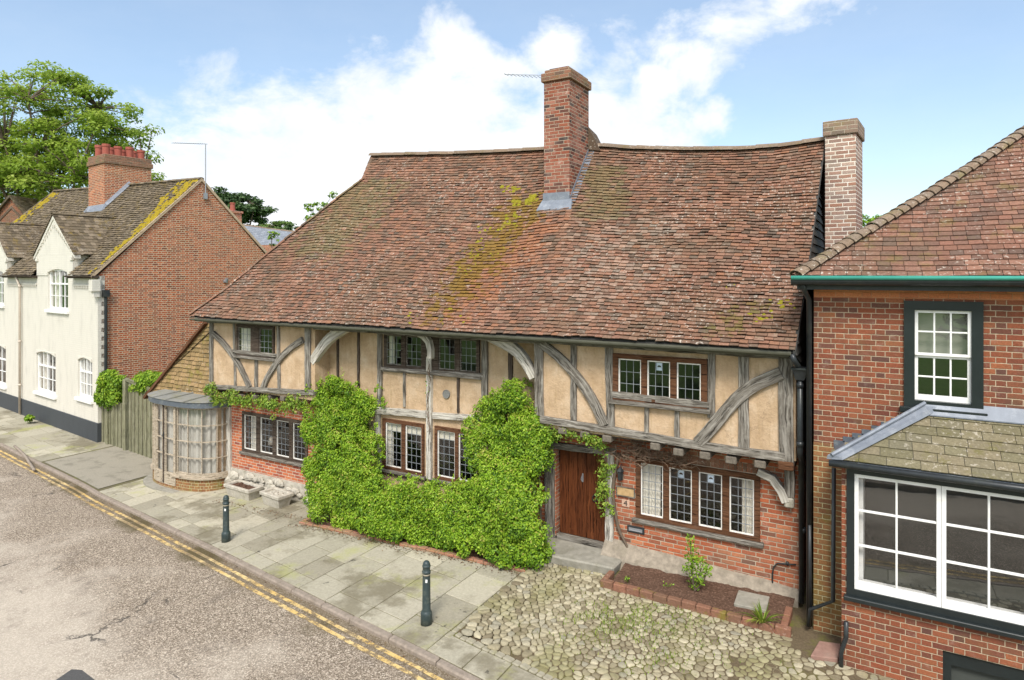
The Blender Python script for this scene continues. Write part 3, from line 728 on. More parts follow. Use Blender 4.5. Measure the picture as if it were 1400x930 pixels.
# merge some neighbours away so that sizes vary
pts = [p for p in pts if random.random() > .16]
cell = {}
for i, p in enumerate(pts): cell.setdefault((int(p[0]//.25), int(p[1]//.25)), []).append(i)
mb = MB()
for i, (cx, cy) in enumerate(pts):
    poly = [(cx-.13, cy-.11), (cx+.13, cy-.11), (cx+.13, cy+.11), (cx-.13, cy+.11)]
    kx, ky = int(cx//.25), int(cy//.25)
    for a in (-1, 0, 1):
        for b in (-1, 0, 1):
            for j in cell.get((kx+a, ky+b), ()):
                if j == i: continue
                qx, qy = pts[j]; mx, my = (cx+qx)/2, (cy+qy)/2; nx, ny = qx-cx, qy-cy
                out = []
                for q in range(len(poly)):
                    p1, p2 = poly[q], poly[(q+1) % len(poly)]
                    d1 = (p1[0]-mx)*nx+(p1[1]-my)*ny; d2 = (p2[0]-mx)*nx+(p2[1]-my)*ny
                    if d1 <= 0: out.append(p1)
                    if d1*d2 < 0: t = d1/(d1-d2); out.append((p1[0]+(p2[0]-p1[0])*t, p1[1]+(p2[1]-p1[1])*t))
                poly = out
                if len(poly) < 3: break
            if len(poly) < 3: break
        if len(poly) < 3: break
    if len(poly) < 3: continue
    mx = sum(p[0] for p in poly)/len(poly); my = sum(p[1] for p in poly)/len(poly)
    ch = []
    for q in range(len(poly)):
        p1, p2 = poly[q], poly[(q+1) % len(poly)]
        ch += [(p1[0]*.72+p2[0]*.28, p1[1]*.72+p2[1]*.28), (p1[0]*.28+p2[0]*.72, p1[1]*.28+p2[1]*.72)]
    n = len(ch); h = random.uniform(.002, .013); sk = random.uniform(.83, .92); worn = .0
    # towards the far corner by the brick house the stones sink into earth
    if cx > -1.9 and random.random() < min(.75, (cx+1.9)*.45): h -= .012
    V = []
    for f, zz in ((sk, -.02), (sk*.97, h*.55), (sk*.86, h)):
        V += [(mx+(p[0]-mx)*f, my+(p[1]-my)*f, zz) for p in ch]
    V.append((mx, my, h*1.06))
    F = []
    for r_ in range(2):
        for q in range(n): F.append((r_*n+q, r_*n+(q+1) % n, (r_+1)*n+(q+1) % n, (r_+1)*n+q))
    for q in range(n): F.append((2*n+q, 2*n+(q+1) % n, 3*n))
    mb.grid(V, F, random.random())
struct(mb.build('cobbles', M['cobble'], smooth=True))
mb = MB()
xs = list(np.arange(SETT_X, 7, .9))
for a, b in zip(xs[:-1], xs[1:]):
    mb.face([(a, KY(a)+.6, g(a)-.004), (b, KY(b)+.6, g(b)-.004), (b, 11, g(b)-.004), (a, 11, g(a)-.004)])
struct(mb.build('cobble_bed', M['cobble_bed']))
# ------------------------------------------------------------------ tile laying
def lay_tiles(mb, S, sl, sr, rows, tw, lift=.036, jit=.010, wj=.12, nrm=None, over=1.12, skip=None):
    """courses of tiles on the surface S(s, v) (s metres along, v 0..1 up the slope) between sl(v) and sr(v)"""
    for i in range(rows):
        v0 = i/rows; v1 = min((i+over)/rows, 1.0); a, b = sl(v0), sr(v0)
        sag = random.uniform(-.004, .004)
        s = a-(tw*.5 if i % 2 else 0)-random.uniform(0, .02)
        while s < b:
            w_ = tw*(1+random.uniform(-wj, wj)); s0, s1 = max(s, a), min(s+w_-.006, b); s += w_
            if s1-s0 < .03 or (skip and skip((s0+s1)/2, v0)): continue
            p00, p10 = Vector(S(s0, v0)), Vector(S(s1, v0)); p01, p11 = Vector(S(s0, v1)), Vector(S(s1, v1))
            n = (p10-p00).cross(p01-p00)
            if n.length < 1e-9: continue
            n.normalize()
            if nrm is not None and n.dot(nrm) < 0: n = -n
            dn = ((p00-p01).normalized())*(sag+random.uniform(-jit, jit)*1.4)
            k0, k1 = lift+random.uniform(-jit, jit), lift+random.uniform(-jit, jit)
            q00, q10 = p00+n*k0+dn, p10+n*k1+dn+(p00-p01).normalized()*random.uniform(-jit, jit); q01, q11 = p01+n*.003, p11+n*.003
            b00, b10 = q00-n*.016, q10-n*.016
            mb.grid([b00, b10, q10, q00, q11, q01, p01-n*.012, p11-n*.012], [(0, 1, 2, 3), (3, 2, 4, 5), (0, 3, 5, 6), (2, 1, 7, 4)], random.random())
def ridge_tiles(mb, pts, r=.11, L=.33, flat=.8, hump=0.0, step=.012):
    """half-round tiles along a polyline of points (crown line)"""
    P = [Vector(p) for p in pts]; acc = [0]
    for i in range(len(P)-1): acc.append(acc[-1]+(P[i+1]-P[i]).length)
    def at(d):
        for i in range(len(P)-1):
            if d <= acc[i+1] or i == len(P)-2: return P[i].lerp(P[i+1], (d-acc[i])/max(acc[i+1]-acc[i], 1e-6))
    d = 0.0
    while d < acc[-1]-.05:
        e = min(d+L*random.uniform(.95, 1.05), acc[-1]); A, B = at(d), at(e); t = (B-A).normalized(); up = Vector((0, 0, 1)); up = (up-t*up.dot(t)).normalized(); sd_ = t.cross(up)
        V = []; dz = random.uniform(-.008, .008)
        for q, (c, rr) in enumerate(((A, r+step), (B, r))):
            for k in range(7):
                an = math.pi*k/6; V.append(c+sd_*math.cos(an)*rr+up*(math.sin(an)*rr*flat+dz-r*.35))
            for k in range(7):
                an = math.pi*k/6; V.append(c+sd_*math.cos(an)*(rr-.02)+up*(math.sin(an)*(rr-.02)*flat+dz-r*.35))
        F = [(k, k+1, 14+k+1, 14+k) for k in range(6)]+[(k+7, k+8, k+1, k) for k in range(6)]+[(14+k, 14+k+1, 21+k+1, 21+k) for k in range(6)]
        mb.grid(V, F, random.random()); d = e-.004
# ------------------------------------------------------------------ the timber-framed house
def z3(a, b): return (190+a/3.5758, 420+b/3.5758)
def z4(a, b): return (400+a/3.3222, 420+b/3.3222)
def z5(a, b): return (720+a/3.1, 430+b/3.1)
YU, YG = 10.55, 11.0                                  # upper (jettied) and ground-floor wall faces
house = thing('timber_framed_house', 'long half-timbered house with ochre plaster panels under a sagging clay tile roof', 'house', (-8.2, 11.0, g(-8.2)))

def lattice_window(root, outer, lights, yf, frame_m, cols, rows, curtains=(), sill=True, case_m=None, cards=(), name='window', fd=.10, proud=.03, curtain_m=None, glass_m=None, blinds=(), label=None):
    case_m = case_m or M['offwhite_paint']
    mb = MB(); holed(mb, outer, lights, yf-proud, yf-proud+fd); f = mb.build(name, frame_m, root, bevel=.006, label=label)
    if sill:
        s = MB(); s.box(outer[0]-.06, outer[1]+.06, yf-proud-.05, yf+.05, outer[2]-.075, outer[2]-.004); s.build('sill', M['oak'], f, bevel=.01)
    for k, L in enumerate(lights):
        x0, x1, z0, z1 = L; y = yf-proud+.022
        c = MB(); b = .022
        holed(c, (x0+.002, x1-.002, z0+.002, z1-.002), [(x0+b, x1-b, z0+b, z1-b)], y, y+.03)
        xa, xb, za, zb = x0+b, x1-b, z0+b, z1-b
        for i in range(1, cols): xx = xa+(xb-xa)*i/cols; c.box(xx-.0042, xx+.0042, y+.008, y+.020, za, zb, mi=1)
        for j in range(1, rows): zz = za+(zb-za)*j/rows; c.box(xa, xb, y+.0065, y+.0215, zz-.0042, zz+.0042, mi=1)
        c.build('casement', [case_m, M['came']], f)
        gm = MB(); t = random.uniform(-.004, .004)
        # each leaded quarry sits at its own slight angle
        for i in range(cols):
            for j in range(rows):
                q = [random.uniform(-.0018, .0018) for _ in range(2)]
                X0, X1 = xa+(xb-xa)*i/cols, xa+(xb-xa)*(i+1)/cols; Z0, Z1 = za+(zb-za)*j/rows, za+(zb-za)*(j+1)/rows
                gm.face([(X0, y+.014-q[0]-q[1], Z0), (X1, y+.014+q[0]-q[1], Z0), (X1, y+.014+q[0]+q[1], Z1), (X0, y+.014-q[0]+q[1], Z1)])
        gm.build('glass_pane', glass_m or M['glass'], f)
        if k in curtains:
            part_ = curtains[k] if isinstance(curtains, dict) else (0, 1)
            cu = MB(); n = 26; A, B = x0+(x1-x0)*part_[0], x0+(x1-x0)*part_[1]; ph = random.uniform(0, 6)
            V = []
            for i in range(n+1):
                xx = A+(B-A)*i/n; yy = yf+.085+.025*math.sin(i*1.35+ph)+.012*math.sin(i*3.1)
                V += [(xx, yy, z0-.02), (xx+.01*math.sin(i), yy-.005, z1+.02)]
            cu.grid(V, [(2*i, 2*i+2, 2*i+3, 2*i+1) for i in range(n)]); cu.build('curtain', curtain_m or M['curtain'], f, smooth=True)
        if k in blinds:
            bl = MB(); bl.box(x0-.01, x1+.01, yf+.05, yf+.058, z1-.20, z1+.02); bl.build('blind', M['blind'], f)
        if k in cards:
            cm = MB(); cx = (x0+x1)/2; cw, chh = .052, .13; zt = z1-.035
            cm.box(cx-cw, cx+cw, y+.032, y+.036, zt-chh, zt)
            cc = (cx, zt-.075); n = 12
            cm.face([(cc[0]+.034*math.cos(math.pi*i/n), y+.0305, cc[1]+.034*math.sin(math.pi*i/n)) for i in range(n+1)], mi=1)
            cm.build('window_card', [M['white_card'], M['number']], f)
    return f
def lights_px(items, z0, z1, Y): return [(on_y(a, yy, Y).x, on_y(b, yy, Y).x, z0, z1) for a, b, yy in items]

# windows: measured openings
up_r_out = (-4.08+.02, -2.36, 2.98, 3.84)
W3L = lights_px([(z5(390, 0)[0], z5(487, 0)[0], 505), (z5(512, 0)[0], z5(610, 0)[0], 508), (z5(637, 0)[0], z5(740, 0)[0], 512)], 3.085, 3.74, YU)
W3O = (W3L[0][0]-.10, W3L[2][1]+.10, 3.02, 3.82)
W4L = lights_px([(z5(485, 0)[0], z5(580, 0)[0], 670), (z5(605, 0)[0], z5(702, 0)[0], 680), (z5(730, 0)[0], z5(830, 0)[0], 685), (z5(860, 0)[0], z5(965, 0)[0], 695)], .93, 1.85, YG)
W4O = (W4L[0][0]-.09, W4L[3][1]+.09, .86, 1.94)
DOOR = (-5.44, -4.44, .14, 1.90)
HUL = lights_px([(z4(428, 0)[0], z4(497, 0)[0], 473), (z4(517, 0)[0], z4(588, 0)[0], 476), (z4(665, 0)[0], z4(740, 0)[0], 479), (z4(762, 0)[0], z4(838, 0)[0], 480)], 3.18, 3.84, YG)
HUO = (HUL[0][0]-.07, HUL[3][1]+.07, 3.12, 3.90)
HLL = lights_px([(z4(425, 0)[0], z4(497, 0)[0], 605), (z4(515, 0)[0], z4(588, 0)[0], 608)], .90, 1.88, YG)
HRL = lights_px([(z4(660, 0)[0], z4(740, 0)[0], 620)], .90, 1.88, YG)
HRL = [HRL[0], (HRL[0][1]+.09, HRL[0][1]+.09+(HRL[0][1]-HRL[0][0]), .90, 1.88)]
HLO = (HLL[0][0]-.09, HLL[1][1]+.06, .84, 1.96); HRO = (HRL[0][0]-.07, HRL[1][1]+.09, .84, 1.96)
LUL = lights_px([(z3(487, 0)[0], z3(550, 0)[0], 460), (z3(590, 0)[0], z3(655, 0)[0], 461)], 3.22, 3.86, YU)
LUO = (LUL[0][0]-.06, LUL[1][1]+.05, 3.15, 3.93)
LLL = lights_px([(z3(517, 0)[0], z3(577, 0)[0], 588), (z3(596, 0)[0], z3(657, 0)[0], 592), (z3(675, 0)[0], z3(738, 0)[0], 595), (z3(755, 0)[0], z3(816, 0)[0], 598)], .62, 1.52, YG)
LLO = (LLL[0][0]-.08, LLL[3][1]+.08, .55, 1.60)

# walls
wl = MB(); holed(wl, (-5.62, -1.17, 2.36, 4.02), [W3O], YU+.025, YU+.15); holed(wl, (-15.42, -11.48, 2.25, 4.02), [LUO], YU+.025, YU+.15)
holed(wl, (-11.6, -5.5, g(-11.5)-.2, 4.02), [HUO, HLO, HRO], YG+.02, YG+.17)
wl.box(-11.6, -11.48, YU+.151, YG+.017, 2.3, 4.02); wl.box(-5.62, -5.5, YU+.151, YG+.017, 2.4, 4.02)
wl.build('plaster_wall', M['plaster'], house)
bw = MB(); holed(bw, (-5.86, -1.172, .20, 2.34), [DOOR[:2]+(0, 2.0), W4O], YG, YG+.2); bw.build('brick_wall', M['brick_house'], house)
bw = MB(); holed(bw, (-15.25, -11.61, .02, 2.26), [LLO], YG, YG+.2); bw.build('brick_wall', M['brick_newer'], house)
# soldier course over the ground-floor window
sc_ = MB()
for i in range(29):
    x0 = W4O[0]-.02+i*(W4O[1]-W4O[0]+.04)/29; sc_.box(x0+.004, x0+.0685, YG-.006, YG+.05, 1.962, 2.10+random.uniform(-.01, .01), random.random())
sc_.build('brick_arch', M['tiles_main'], house, bevel=.004)
# rendered plinth (right) and rubble plinth (left)
pl = MB(); n = 26
for (xa, xb, zt, yb, m_) in ((-4.42, -1.17, .22, YG-.045, 'render'),):
    for i in range(n):
        a, b = xa+(xb-xa)*i/n, xa+(xb-xa)*(i+1)/n; za, zb = zt+.22*((-1.17-a)/3.2)*.6+wob((a, 0, 0), 2, .04), zt+.22*((-1.17-b)/3.2)*.6+wob((b, 0, 0), 2, .04)
        ya, yb_ = yb+wob((a, 3, 0), 3, .02), yb+wob((b, 3, 0), 3, .02); fa, fb_ = .26-.18*(i/n)**2, .26-.18*((i+1)/n)**2
        pl.face([(a, ya-fa-.05, -.1), (b, yb_-fb_-.05, -.1), (b, yb_-fb_*.8, zb*.45), (a, ya-fa*.8, za*.45)]); pl.face([(a, ya-fa*.8, za*.45), (b, yb_-fb_*.8, zb*.45), (b, yb_, zb), (a, ya, za)]); pl.face([(a, ya, za), (b, yb_, zb), (b, YG+.01, zb+.03), (a, YG+.01, za+.03)])
pl.build('plinth', M['render'], house)
pl = MB(); pl.box(-15.3, -11.3, YG-.04, YG+.2, -.7, .05)
for i in range(60):
    cx = random.uniform(-15.2, -11.4); cz = random.uniform(g(cx), g(cx)+.42); r_ = random.uniform(.06, .15); V = []; F = []
    for a in range(5):
        for b in range(8):
            th = math.pi*a/4; ph_ = 2*math.pi*b/8; k = r_*(1+wob((cx+a, b, cz), 1.7, .3))
            V.append((cx+k*1.3*math.sin(th)*math.cos(ph_), YG-.06-.8*k*math.cos(th)*.7-.02, cz+k*.8*math.sin(th)*math.sin(ph_)))
    for a in range(4):
        for b in range(8): F.append((a*8+b, a*8+(b+1) % 8, (a+1)*8+(b+1) % 8, (a+1)*8+b))
    pl.grid(V, F, random.random())
pl.build('plinth', M['stone'], house, label='rubble stone plinth')
# side and back walls, floors: closed rooms behind the windows
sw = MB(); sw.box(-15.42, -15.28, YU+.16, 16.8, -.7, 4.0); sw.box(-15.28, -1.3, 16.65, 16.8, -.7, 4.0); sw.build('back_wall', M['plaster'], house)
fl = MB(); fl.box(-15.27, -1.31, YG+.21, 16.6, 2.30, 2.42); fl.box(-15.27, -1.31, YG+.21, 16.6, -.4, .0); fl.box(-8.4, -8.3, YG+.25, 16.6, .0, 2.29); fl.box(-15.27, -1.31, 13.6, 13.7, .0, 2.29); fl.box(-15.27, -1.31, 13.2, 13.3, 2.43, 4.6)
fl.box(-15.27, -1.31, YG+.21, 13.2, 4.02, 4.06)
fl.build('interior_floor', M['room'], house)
# roof ------------------------------------------------------------
_rp = [on_y(px, py, 13.7) for px, py in ((510, 213), (620, 211), (740, 206), (812, 200), (870, 204), (940, 206), (1010, 205), (1060, 202), (1128, 192))]
_rx = [p.x for p in _rp]; _rz = [p.z for p in _rp]
def ridge_z(x): return float(np.interp(x, _rx, _rz))
def S_main(s, v):
    ez = 4.09+.015*math.sin(s*1.1); return Vector((s, 10.2+3.5*v, ez+(ridge_z(s)-ez)*v-.09*math.sin(math.pi*v)*(1+.5*math.sin(s*.7+1))+wob((s*.6, v*2, 3), 1, .05)*math.sin(math.pi*v)))
def on_roof(px, py):
    best = None
    lo, hi = 0.0, 1.0
    f = lambda v: (lambda p: p.z-S_main(p.x, v).z)(on_y(px, py, 10.2+3.5*v))
    N_ = 200; prev = f(0)
    for i in range(1, N_+1):
        c = f(i/N_)
        if prev*c <= 0: lo, hi = (i-1)/N_, i/N_; break
        prev = c
    for _ in range(30):
        m_ = (lo+hi)/2
        if f(lo)*f(m_) <= 0: hi = m_
        else: lo = m_
    return on_y(px, py, 10.2+3.5*lo), lo
_hp = [on_roof(px, py) for px, py in ((300, 402), (357, 355), (400, 320), (450, 281), (497, 245))]
_hv = [0.0]+[v for p, v in _hp]+[1.0]; _hx = [-15.74]+[p.x for p, v in _hp]+[_rx[0]]
def sl_main(v): return float(np.interp(v, _hv, _hx))
def sr_main(v): return -1.14+.14*v
vg = _hv[-2]; xg = _hx[-2]
def S_hip(s, v):
    vv = v*vg; p = S_main(sl_main(vv), vv); return Vector((p.x, s, p.z))
# right gable: brick below, tarred lap boards above
gb = MB(); gb.box(-1.30, -1.172, YG+.21, 16.8, -.1, 4.0); gb.build('side_wall', M['brick_house'], house)
gd = MB(); k = 0; zz = 2.4
while zz < 7.75:
    def yl(z):
        if z < 3.85: return YU+.16
        for q in range(101):
            if S_main(-1.15, q/100).z > z+.10: return 10.2+3.5*q/100+.05
        return 13.7
    a, b = yl(zz), yl(zz+.16)
    yb0, yb1 = (27.4-yl(zz)) if zz > 4.2 else 16.8, (27.4-yl(zz+.16)) if zz > 4.2 else 16.8
    if yb1-b > .1:
        gd.hexa([(-1.172, a, zz), (-1.12, a, zz), (-1.12, yb0, zz), (-1.172, yb0, zz), (-1.172, b, zz+.19), (-1.155, b, zz+.19), (-1.155, yb1, zz+.19), (-1.172, yb1, zz+.19)], random.random())
    zz += .16
gd.build('gable_board', M['board'], house)

roof = MB(); lay_tiles(roof, S_main, sl_main, sr_main, 62, .145, lift=.032)
lay_tiles(roof, S_hip, lambda v: 10.2+3.5*v*vg, lambda v: 17.2-3.5*v*vg, 40, .18, nrm=Vector((-1, 0, 1)))
roof_o = roof.build('roof', M['tiles_main'], house)
ub = MB()
for j in range(10):
    for i in range(24):
        def Q(a, b):
            v = b/10; x = sl_main(v)+(sr_main(v)-sl_main(v))*a/24; p = S_main(x, v); return p+Vector((0, .02, -.035))
        ub.face([Q(i, j), Q(i+1, j), Q(i+1, j+1), Q(i, j+1)])
        def Q2(a, b): p = Q(a, b); return Vector((p.x, 27.4-p.y, p.z))
        ub.face([Q2(i, j), Q2(i+1, j), Q2(i+1, j+1), Q2(i, j+1)])
pa, pb = S_main(sl_main(0), 0), S_main(sl_main(vg), vg)
ub.face([pa+Vector((.03, 0, -.04)), pb+Vector((.03, 0, -.04)), (pb.x+.03, 27.4-pb.y, pb.z-.04), (pa.x+.03, 27.4-pa.y, pa.z-.04)])
rd = S_main(_rx[0], 1); ub.face([pb+Vector((.02, 0, 0)), (pb.x+.02, 27.4-pb.y, pb.z), rd+Vector((.02, 0, 0))])
ub.build('rafter_board', M['board'], house)
rg = MB(); ridge_tiles(rg, [S_main(x, 1)+Vector((0, 0, .03)) for x in np.linspace(_rx[0]-.05, -1.0, 30)], .12, .42, .75)
rg.build('ridge_tile', M['ridge'], roof_o, smooth=False)
hg = MB(); hp_ = [S_main(sl_main(v), v)+Vector((0, 0, .035)) for v in np.linspace(0, vg, 24)]
ridge_tiles(hg, hp_, .085, .20, .55, step=.02); ridge_tiles(hg, [pb+Vector((0, 0, .03)), rd+Vector((0, 0, .03))], .06, .2, .5); hg.build('hip_tile', M['tiles_main'], roof_o)
# verge: mortared edge and undercloak
vgm = MB()
for i in range(20):
    a, b = S_main(sr_main(i/20), i/20), S_main(sr_main((i+1)/20), (i+1)/20); o_ = Vector((.012, 0, 0))
    vgm.hexa([a+Vector((-.03, 0, -.06)), a+o_+Vector((0, 0, -.06)), b+o_+Vector((0, 0, -.06)), b+Vector((-.03, 0, -.06)), a+Vector((-.03, 0, -.002)), a+o_+Vector((0, 0, -.002)), b+o_+Vector((0, 0, -.002)), b+Vector((-.03, 0, -.002))])
vgm.build('verge_board', M['board'], roof_o)
# moss cushions
mo = MB()
def cushion(px, py, rr, n_, spread):
    p0, v0 = on_roof(px, py)
    for _ in range(n_):
        x = p0.x+random.gauss(0, spread); v = v0+random.gauss(0, spread*.16)
        if not 0.01 < v < .98: continue
        c = S_main(x, v); nn = (S_main(x+.1, v)-c).cross(S_main(x, v+.02)-c).normalized(); r_ = rr*random.uniform(.5, 1.3); t1 = nn.orthogonal().normalized(); t2 = nn.cross(t1); V = []; F = []
        for a in range(4):
            for b in range(7):
                th = a/3*math.pi*.5; k = r_*(1+random.uniform(-.2, .2)); V.append(c+nn*(.012+k*.45*math.cos(th))+(t1*math.cos(b*.8976)+t2*math.sin(b*.8976))*k*math.sin(th))
        for a in range(3):
            for b in range(7): F.append((a*7+b, a*7+(b+1) % 7, (a+1)*7+(b+1) % 7, (a+1)*7+b))
        mo.grid(V, F, random.random())
for a in ((690, 257, .05, 7, .07), (702, 262, .05, 8, .07), (706, 276, .055, 12, .10), (727, 272, .06, 18, .11), (722, 279, .05, 8, .07), (700, 300, .04, 14, .14), (694, 310, .04, 14, .16), (665, 312, .035, 8, .12), (655, 335, .035, 12, .14), (650, 350, .03, 12, .14), (640, 370, .03, 10, .12), (680, 345, .025, 10, .18), (1040, 436, .035, 10, .09), (1075, 418, .035, 10, .10), (560, 436, .03, 8, .12), (620, 430, .03, 8, .2), (1000, 396, .025, 4, .08)): cushion(*a)
mo.build('moss', M['moss'], roof_o, smooth=True)['kind'] = 'stuff'
gt = MB()
for a in np.linspace(-15.6, -1.2, 30)[:-1]:
    b = a+14.4/29+.002; V = []
    for X in (a, b):
        for k in range(6): an = math.pi+math.pi*k/5; V.append((X, 10.17+.045*math.cos(an), 4.045+.045*math.sin(an)))
    gt.grid(V, [(k, k+1, 7+k, 6+k) for k in range(5)])
gt.box(-15.5, -1.2, 10.215, 10.24, 3.98, 4.06)
gt.build('gutter', simple('mossy_eaves_gutter', (.085,.085,.06), .7, .4, 8, .2), house)

# timbers ---------------------------------------------------------
def T(name, pts, wd, Y, m_='oak', depth=.12, jit=.006, proud=.0, conv=None):
    c = [(lambda p: (p.x, p.z))(on_y(*(conv(*q) if conv else q), Y)) for q in pts]
    b = MB(); beam(b, c, wd, Y-proud, depth, jit); return b.build(name, M[m_], house, bevel=.006)
YB = YU-.012
# right wing
T('post', [z5(49, 95), z5(52, 430)], .18, YB, conv=z5 and None)
T('brace', [z5(60, 120), z5(150, 195), z5(220, 275), z5(285, 372), z5(330, 470)], .17, YB, proud=.03)
T('stud', [z5(197, 110), z5(197, 450)], .115, YB, depth=.06)
T('post', [z5(346, 120), z5(355, 480)], .15, YB)
T('post', [z5(783, 160), z5(780, 440)], .12, YB, 'oak')
T('brace', [z5(1080, 248), z5(985, 290), z5(905, 345), z5(835, 420), z5(775, 490), z5(728, 545)], .20, YB, proud=.035)
T('stud', [z5(918, 170), z5(920, 578)], .16, YB, depth=.06)
T('post', [z5(1097, 185), z5(1100, 640)], .21, YB-.01, depth=.2)
T('rail', [z5(362, 338), z5(775, 385)], .11, YB, depth=.06, proud=.02)
T('stud', [z5(508, 372), z5(508, 505)], .075, YB, depth=.05)
T('stud', [z5(636, 385), z5(636, 525)], .085, YB, depth=.05)
T('bressummer', [z5(55, 445), z5(400, 500), z5(750, 560), z5(1095, 608)], .13, YB-.03, depth=.22)
T('wall_plate', [z5(0, 105), z5(1130, 178)], .12, YB, 'oak', depth=.15)
# moulded beam carried on the joists below
for a, b in ((150, 482), (245, 497), (340, 514), (545, 546), (642, 570), (755, 584), (865, 604), (988, 622)):
    p = on_y(*z5(a, b), YU-.02); j = MB(); j.box(p.x-.085, p.x+.085, YU-.03+random.uniform(-.02, .01), YG-.002, p.z-.115, p.z+.005); j.build('joist_end', M['oak_end'], house, bevel=.015)
p = on_y(*z5(1098, 640), YU-.04); j = MB(); j.box(p.x-.11, p.x+.11, YU-.06, YG, p.z-.075, p.z+.055); j.build('joist_end', M['brick_house'] if False else M['oak_brown'], house, bevel=.012)
for _b in ((-5.62, -1.18, YU+.03, YG+.18, 2.335, 2.355), (-15.4, -11.48, YU+.03, YG+.18, 2.235, 2.248)):
    jb = MB(); jb.box(*_b); jb.build('jetty_floor', M['oak_dark'], house)
# right-hand jetty bracket and corbel post
T('bracket', [z5(978, 668), z5(1040, 700), z5(1078, 750), z5(1098, 800)], (.11, .13), YG-.16, 'oak_pale', depth=.14)
T('post', [z5(1113, 655), z5(1113, 778)], .15, YG-.14, 'oak', depth=.16)
p = on_y(*z5(1117, 800), YG-.16); cb = MB(); cb.box(p.x-.09, p.x+.05, YG-.15, YG+.02, p.z-.09, p.z+.07); cb.build('corbel', M['stone'], house, bevel=.02)
# left wing
T('post', [z3(351, 70), z3(350, 365)], .145, YB, depth=.18)
T('post', [z3(822, 88), z3(822, 395)], .19, YB, 'oak', depth=.5)
T('post', [z3(846, 90), z3(846, 385)], .07, YB+.1, 'oak_dark', depth=.3)
T('brace', [z3(362, 128), z3(420, 185), z3(475, 260), z3(510, 325), z3(540, 392)], .145, YB, proud=.03)
T('brace', [z3(800, 160), z3(735, 205), z3(675, 270), z3(630, 340), z3(605, 395)], .15, YB, proud=.03)
T('stud', [z3(461, 75), z3(468, 395)], .075, YB, depth=.06)
T('stud', [z3(677, 80), z3(682, 405)], .10, YB, depth=.06)
T('stud', [z3(570, 240), z3(570, 395)], .115, YB, depth=.06)
T('rail', [z3(462, 215), z3(672, 238)], .085, YB, depth=.08, proud=.03)
T('rail', [z3(470, 246), z3(670, 256)], .05, YB, depth=.06)
T('bressummer', [z3(325, 388), z3(580, 405), z3(850, 420)], .12, YB-.03, depth=.22)
T('wall_plate', [z3(330, 68), z3(850, 82)], .10, YB, 'oak', depth=.15)
for q in range(7):
    p = on_y(*z3(360+q*68, 412+q*3), YU); j = MB(); j.box(p.x-.07, p.x+.07, YU-.02, YG-.002, p.z-.16, p.z-.045); j.build('joist_end', M['oak_end'], house, bevel=.015)
# flying plate over the recessed hall, with its braces and middle bracket
fpb = MB(); a, b = on_y(428, 449, YB), on_y(735, 468, YB); beam(fpb, [(a.x, a.z+.02), (b.x, b.z+.02)], .10, YB, .16); fpb.build('wall_plate', M['oak'], house, bevel=.006)
T('brace', [z4(82, 250), z4(118, 195), z4(165, 140), z4(240, 88)], (.19, .24), YB+.02, 'oak_pale', depth=.14)
T('brace', [z4(1090, 325), z4(1055, 255), z4(1000, 190), z4(890, 128)], (.15, .24), YB+.02, 'oak_pale', depth=.14)
T('bracket', [z4(620, 235), z4(617, 180), z4(600, 140), z4(555, 112)], (.10, .15), YB+.05, 'oak_pale', depth=.12)
YH = YG-.012
for zx, w_, nm in ((155, .035, 'stud'), (203, .065, 'stud'), (297, .065, 'stud')): T(nm, [z4(zx, 95), z4(zx, 430)], w_, YH, 'oak_dark', depth=.06)
T('post', [z4(396, 95), z4(396, 445)], .12, YH, 'oak', depth=.1, proud=.03)
T('post', [z4(873, 135), z4(873, 470)], .14, YH, 'oak', depth=.1, proud=.03)
T('stud', [z4(988, 140), z4(988, 400)], .10, YH, 'oak_dark', depth=.06)
T('post', [z4(624, 225), z4(622, 780)], .13, YH, 'oak_pale', depth=.12, proud=.05)
T('rail', [z4(410, 282), z4(868, 312)], .10, YH, 'oak', depth=.1, proud=.03)
T('stud', [z4(505, 295), z4(506, 455)], .07, YH, 'oak', depth=.06)
T('stud', [z4(750, 318), z4(750, 480)], .06, YH, 'oak_dark', depth=.06)
T('rail', [z4(370, 467), z4(610, 487)], .15, YH, 'oak_pale', depth=.1, proud=.05)
T('rail', [z4(640, 492), z4(905, 508)], .13, YH, 'oak_pale', depth=.1, proud=.05)
T('post', [z4(388, 475), z4(390, 720)], .12, YH, 'oak_pale', depth=.1, proud=.03)

# windows
lattice_window(house, W3O, W3L, YU, M['oak_brown'], 3, 3, cards=(1,), label='three-light upper window with brown oak mullions')
lattice_window(house, W4O, W4L, YG, M['oak_brown'], 3, 6, curtains={0: (.05, .8), 3: (.45, 1)}, cards=(1, 2), label='four-light window with curtains at both ends')
lattice_window(house, HUO, HUL, YG, M['oak_dark'], 3, 4, curtains={0: (0, .4)}, case_m=M['oak'], label='four-light upper window under the eaves')
lattice_window(house, HLO, HLL, YG, M['oak_brown'], 3, 6, curtains={0: (0, .3)}, blinds=(0, 1), label='two-light window with white casements')
lattice_window(house, HRO, HRL, YG, M['oak_brown'], 3, 6, blinds=(0,), label='white casement beside the climbing shrub')
lattice_window(house, LUO, LUL, YU, M['oak_dark'], 3, 4, curtains={0: (0, 1)}, case_m=M['oak'], label='small two-light upper window')
lattice_window(house, LLO, LLL, YG, M['oak_dark'], 3, 6, curtains={0: (.35, .8)}, case_m=M['offwhite_paint'], label='four-light window in red brick')

# things seen through the panes
ls = MB(); p = on_y(z3(648, 655)[0], z3(648, 655)[1], YG+.35); ls.lathe([(.05, -.09), (.10, -.08), (.055, .10)], p, 14); ls.build('lampshade', M['lampshade'], house, smooth=True)
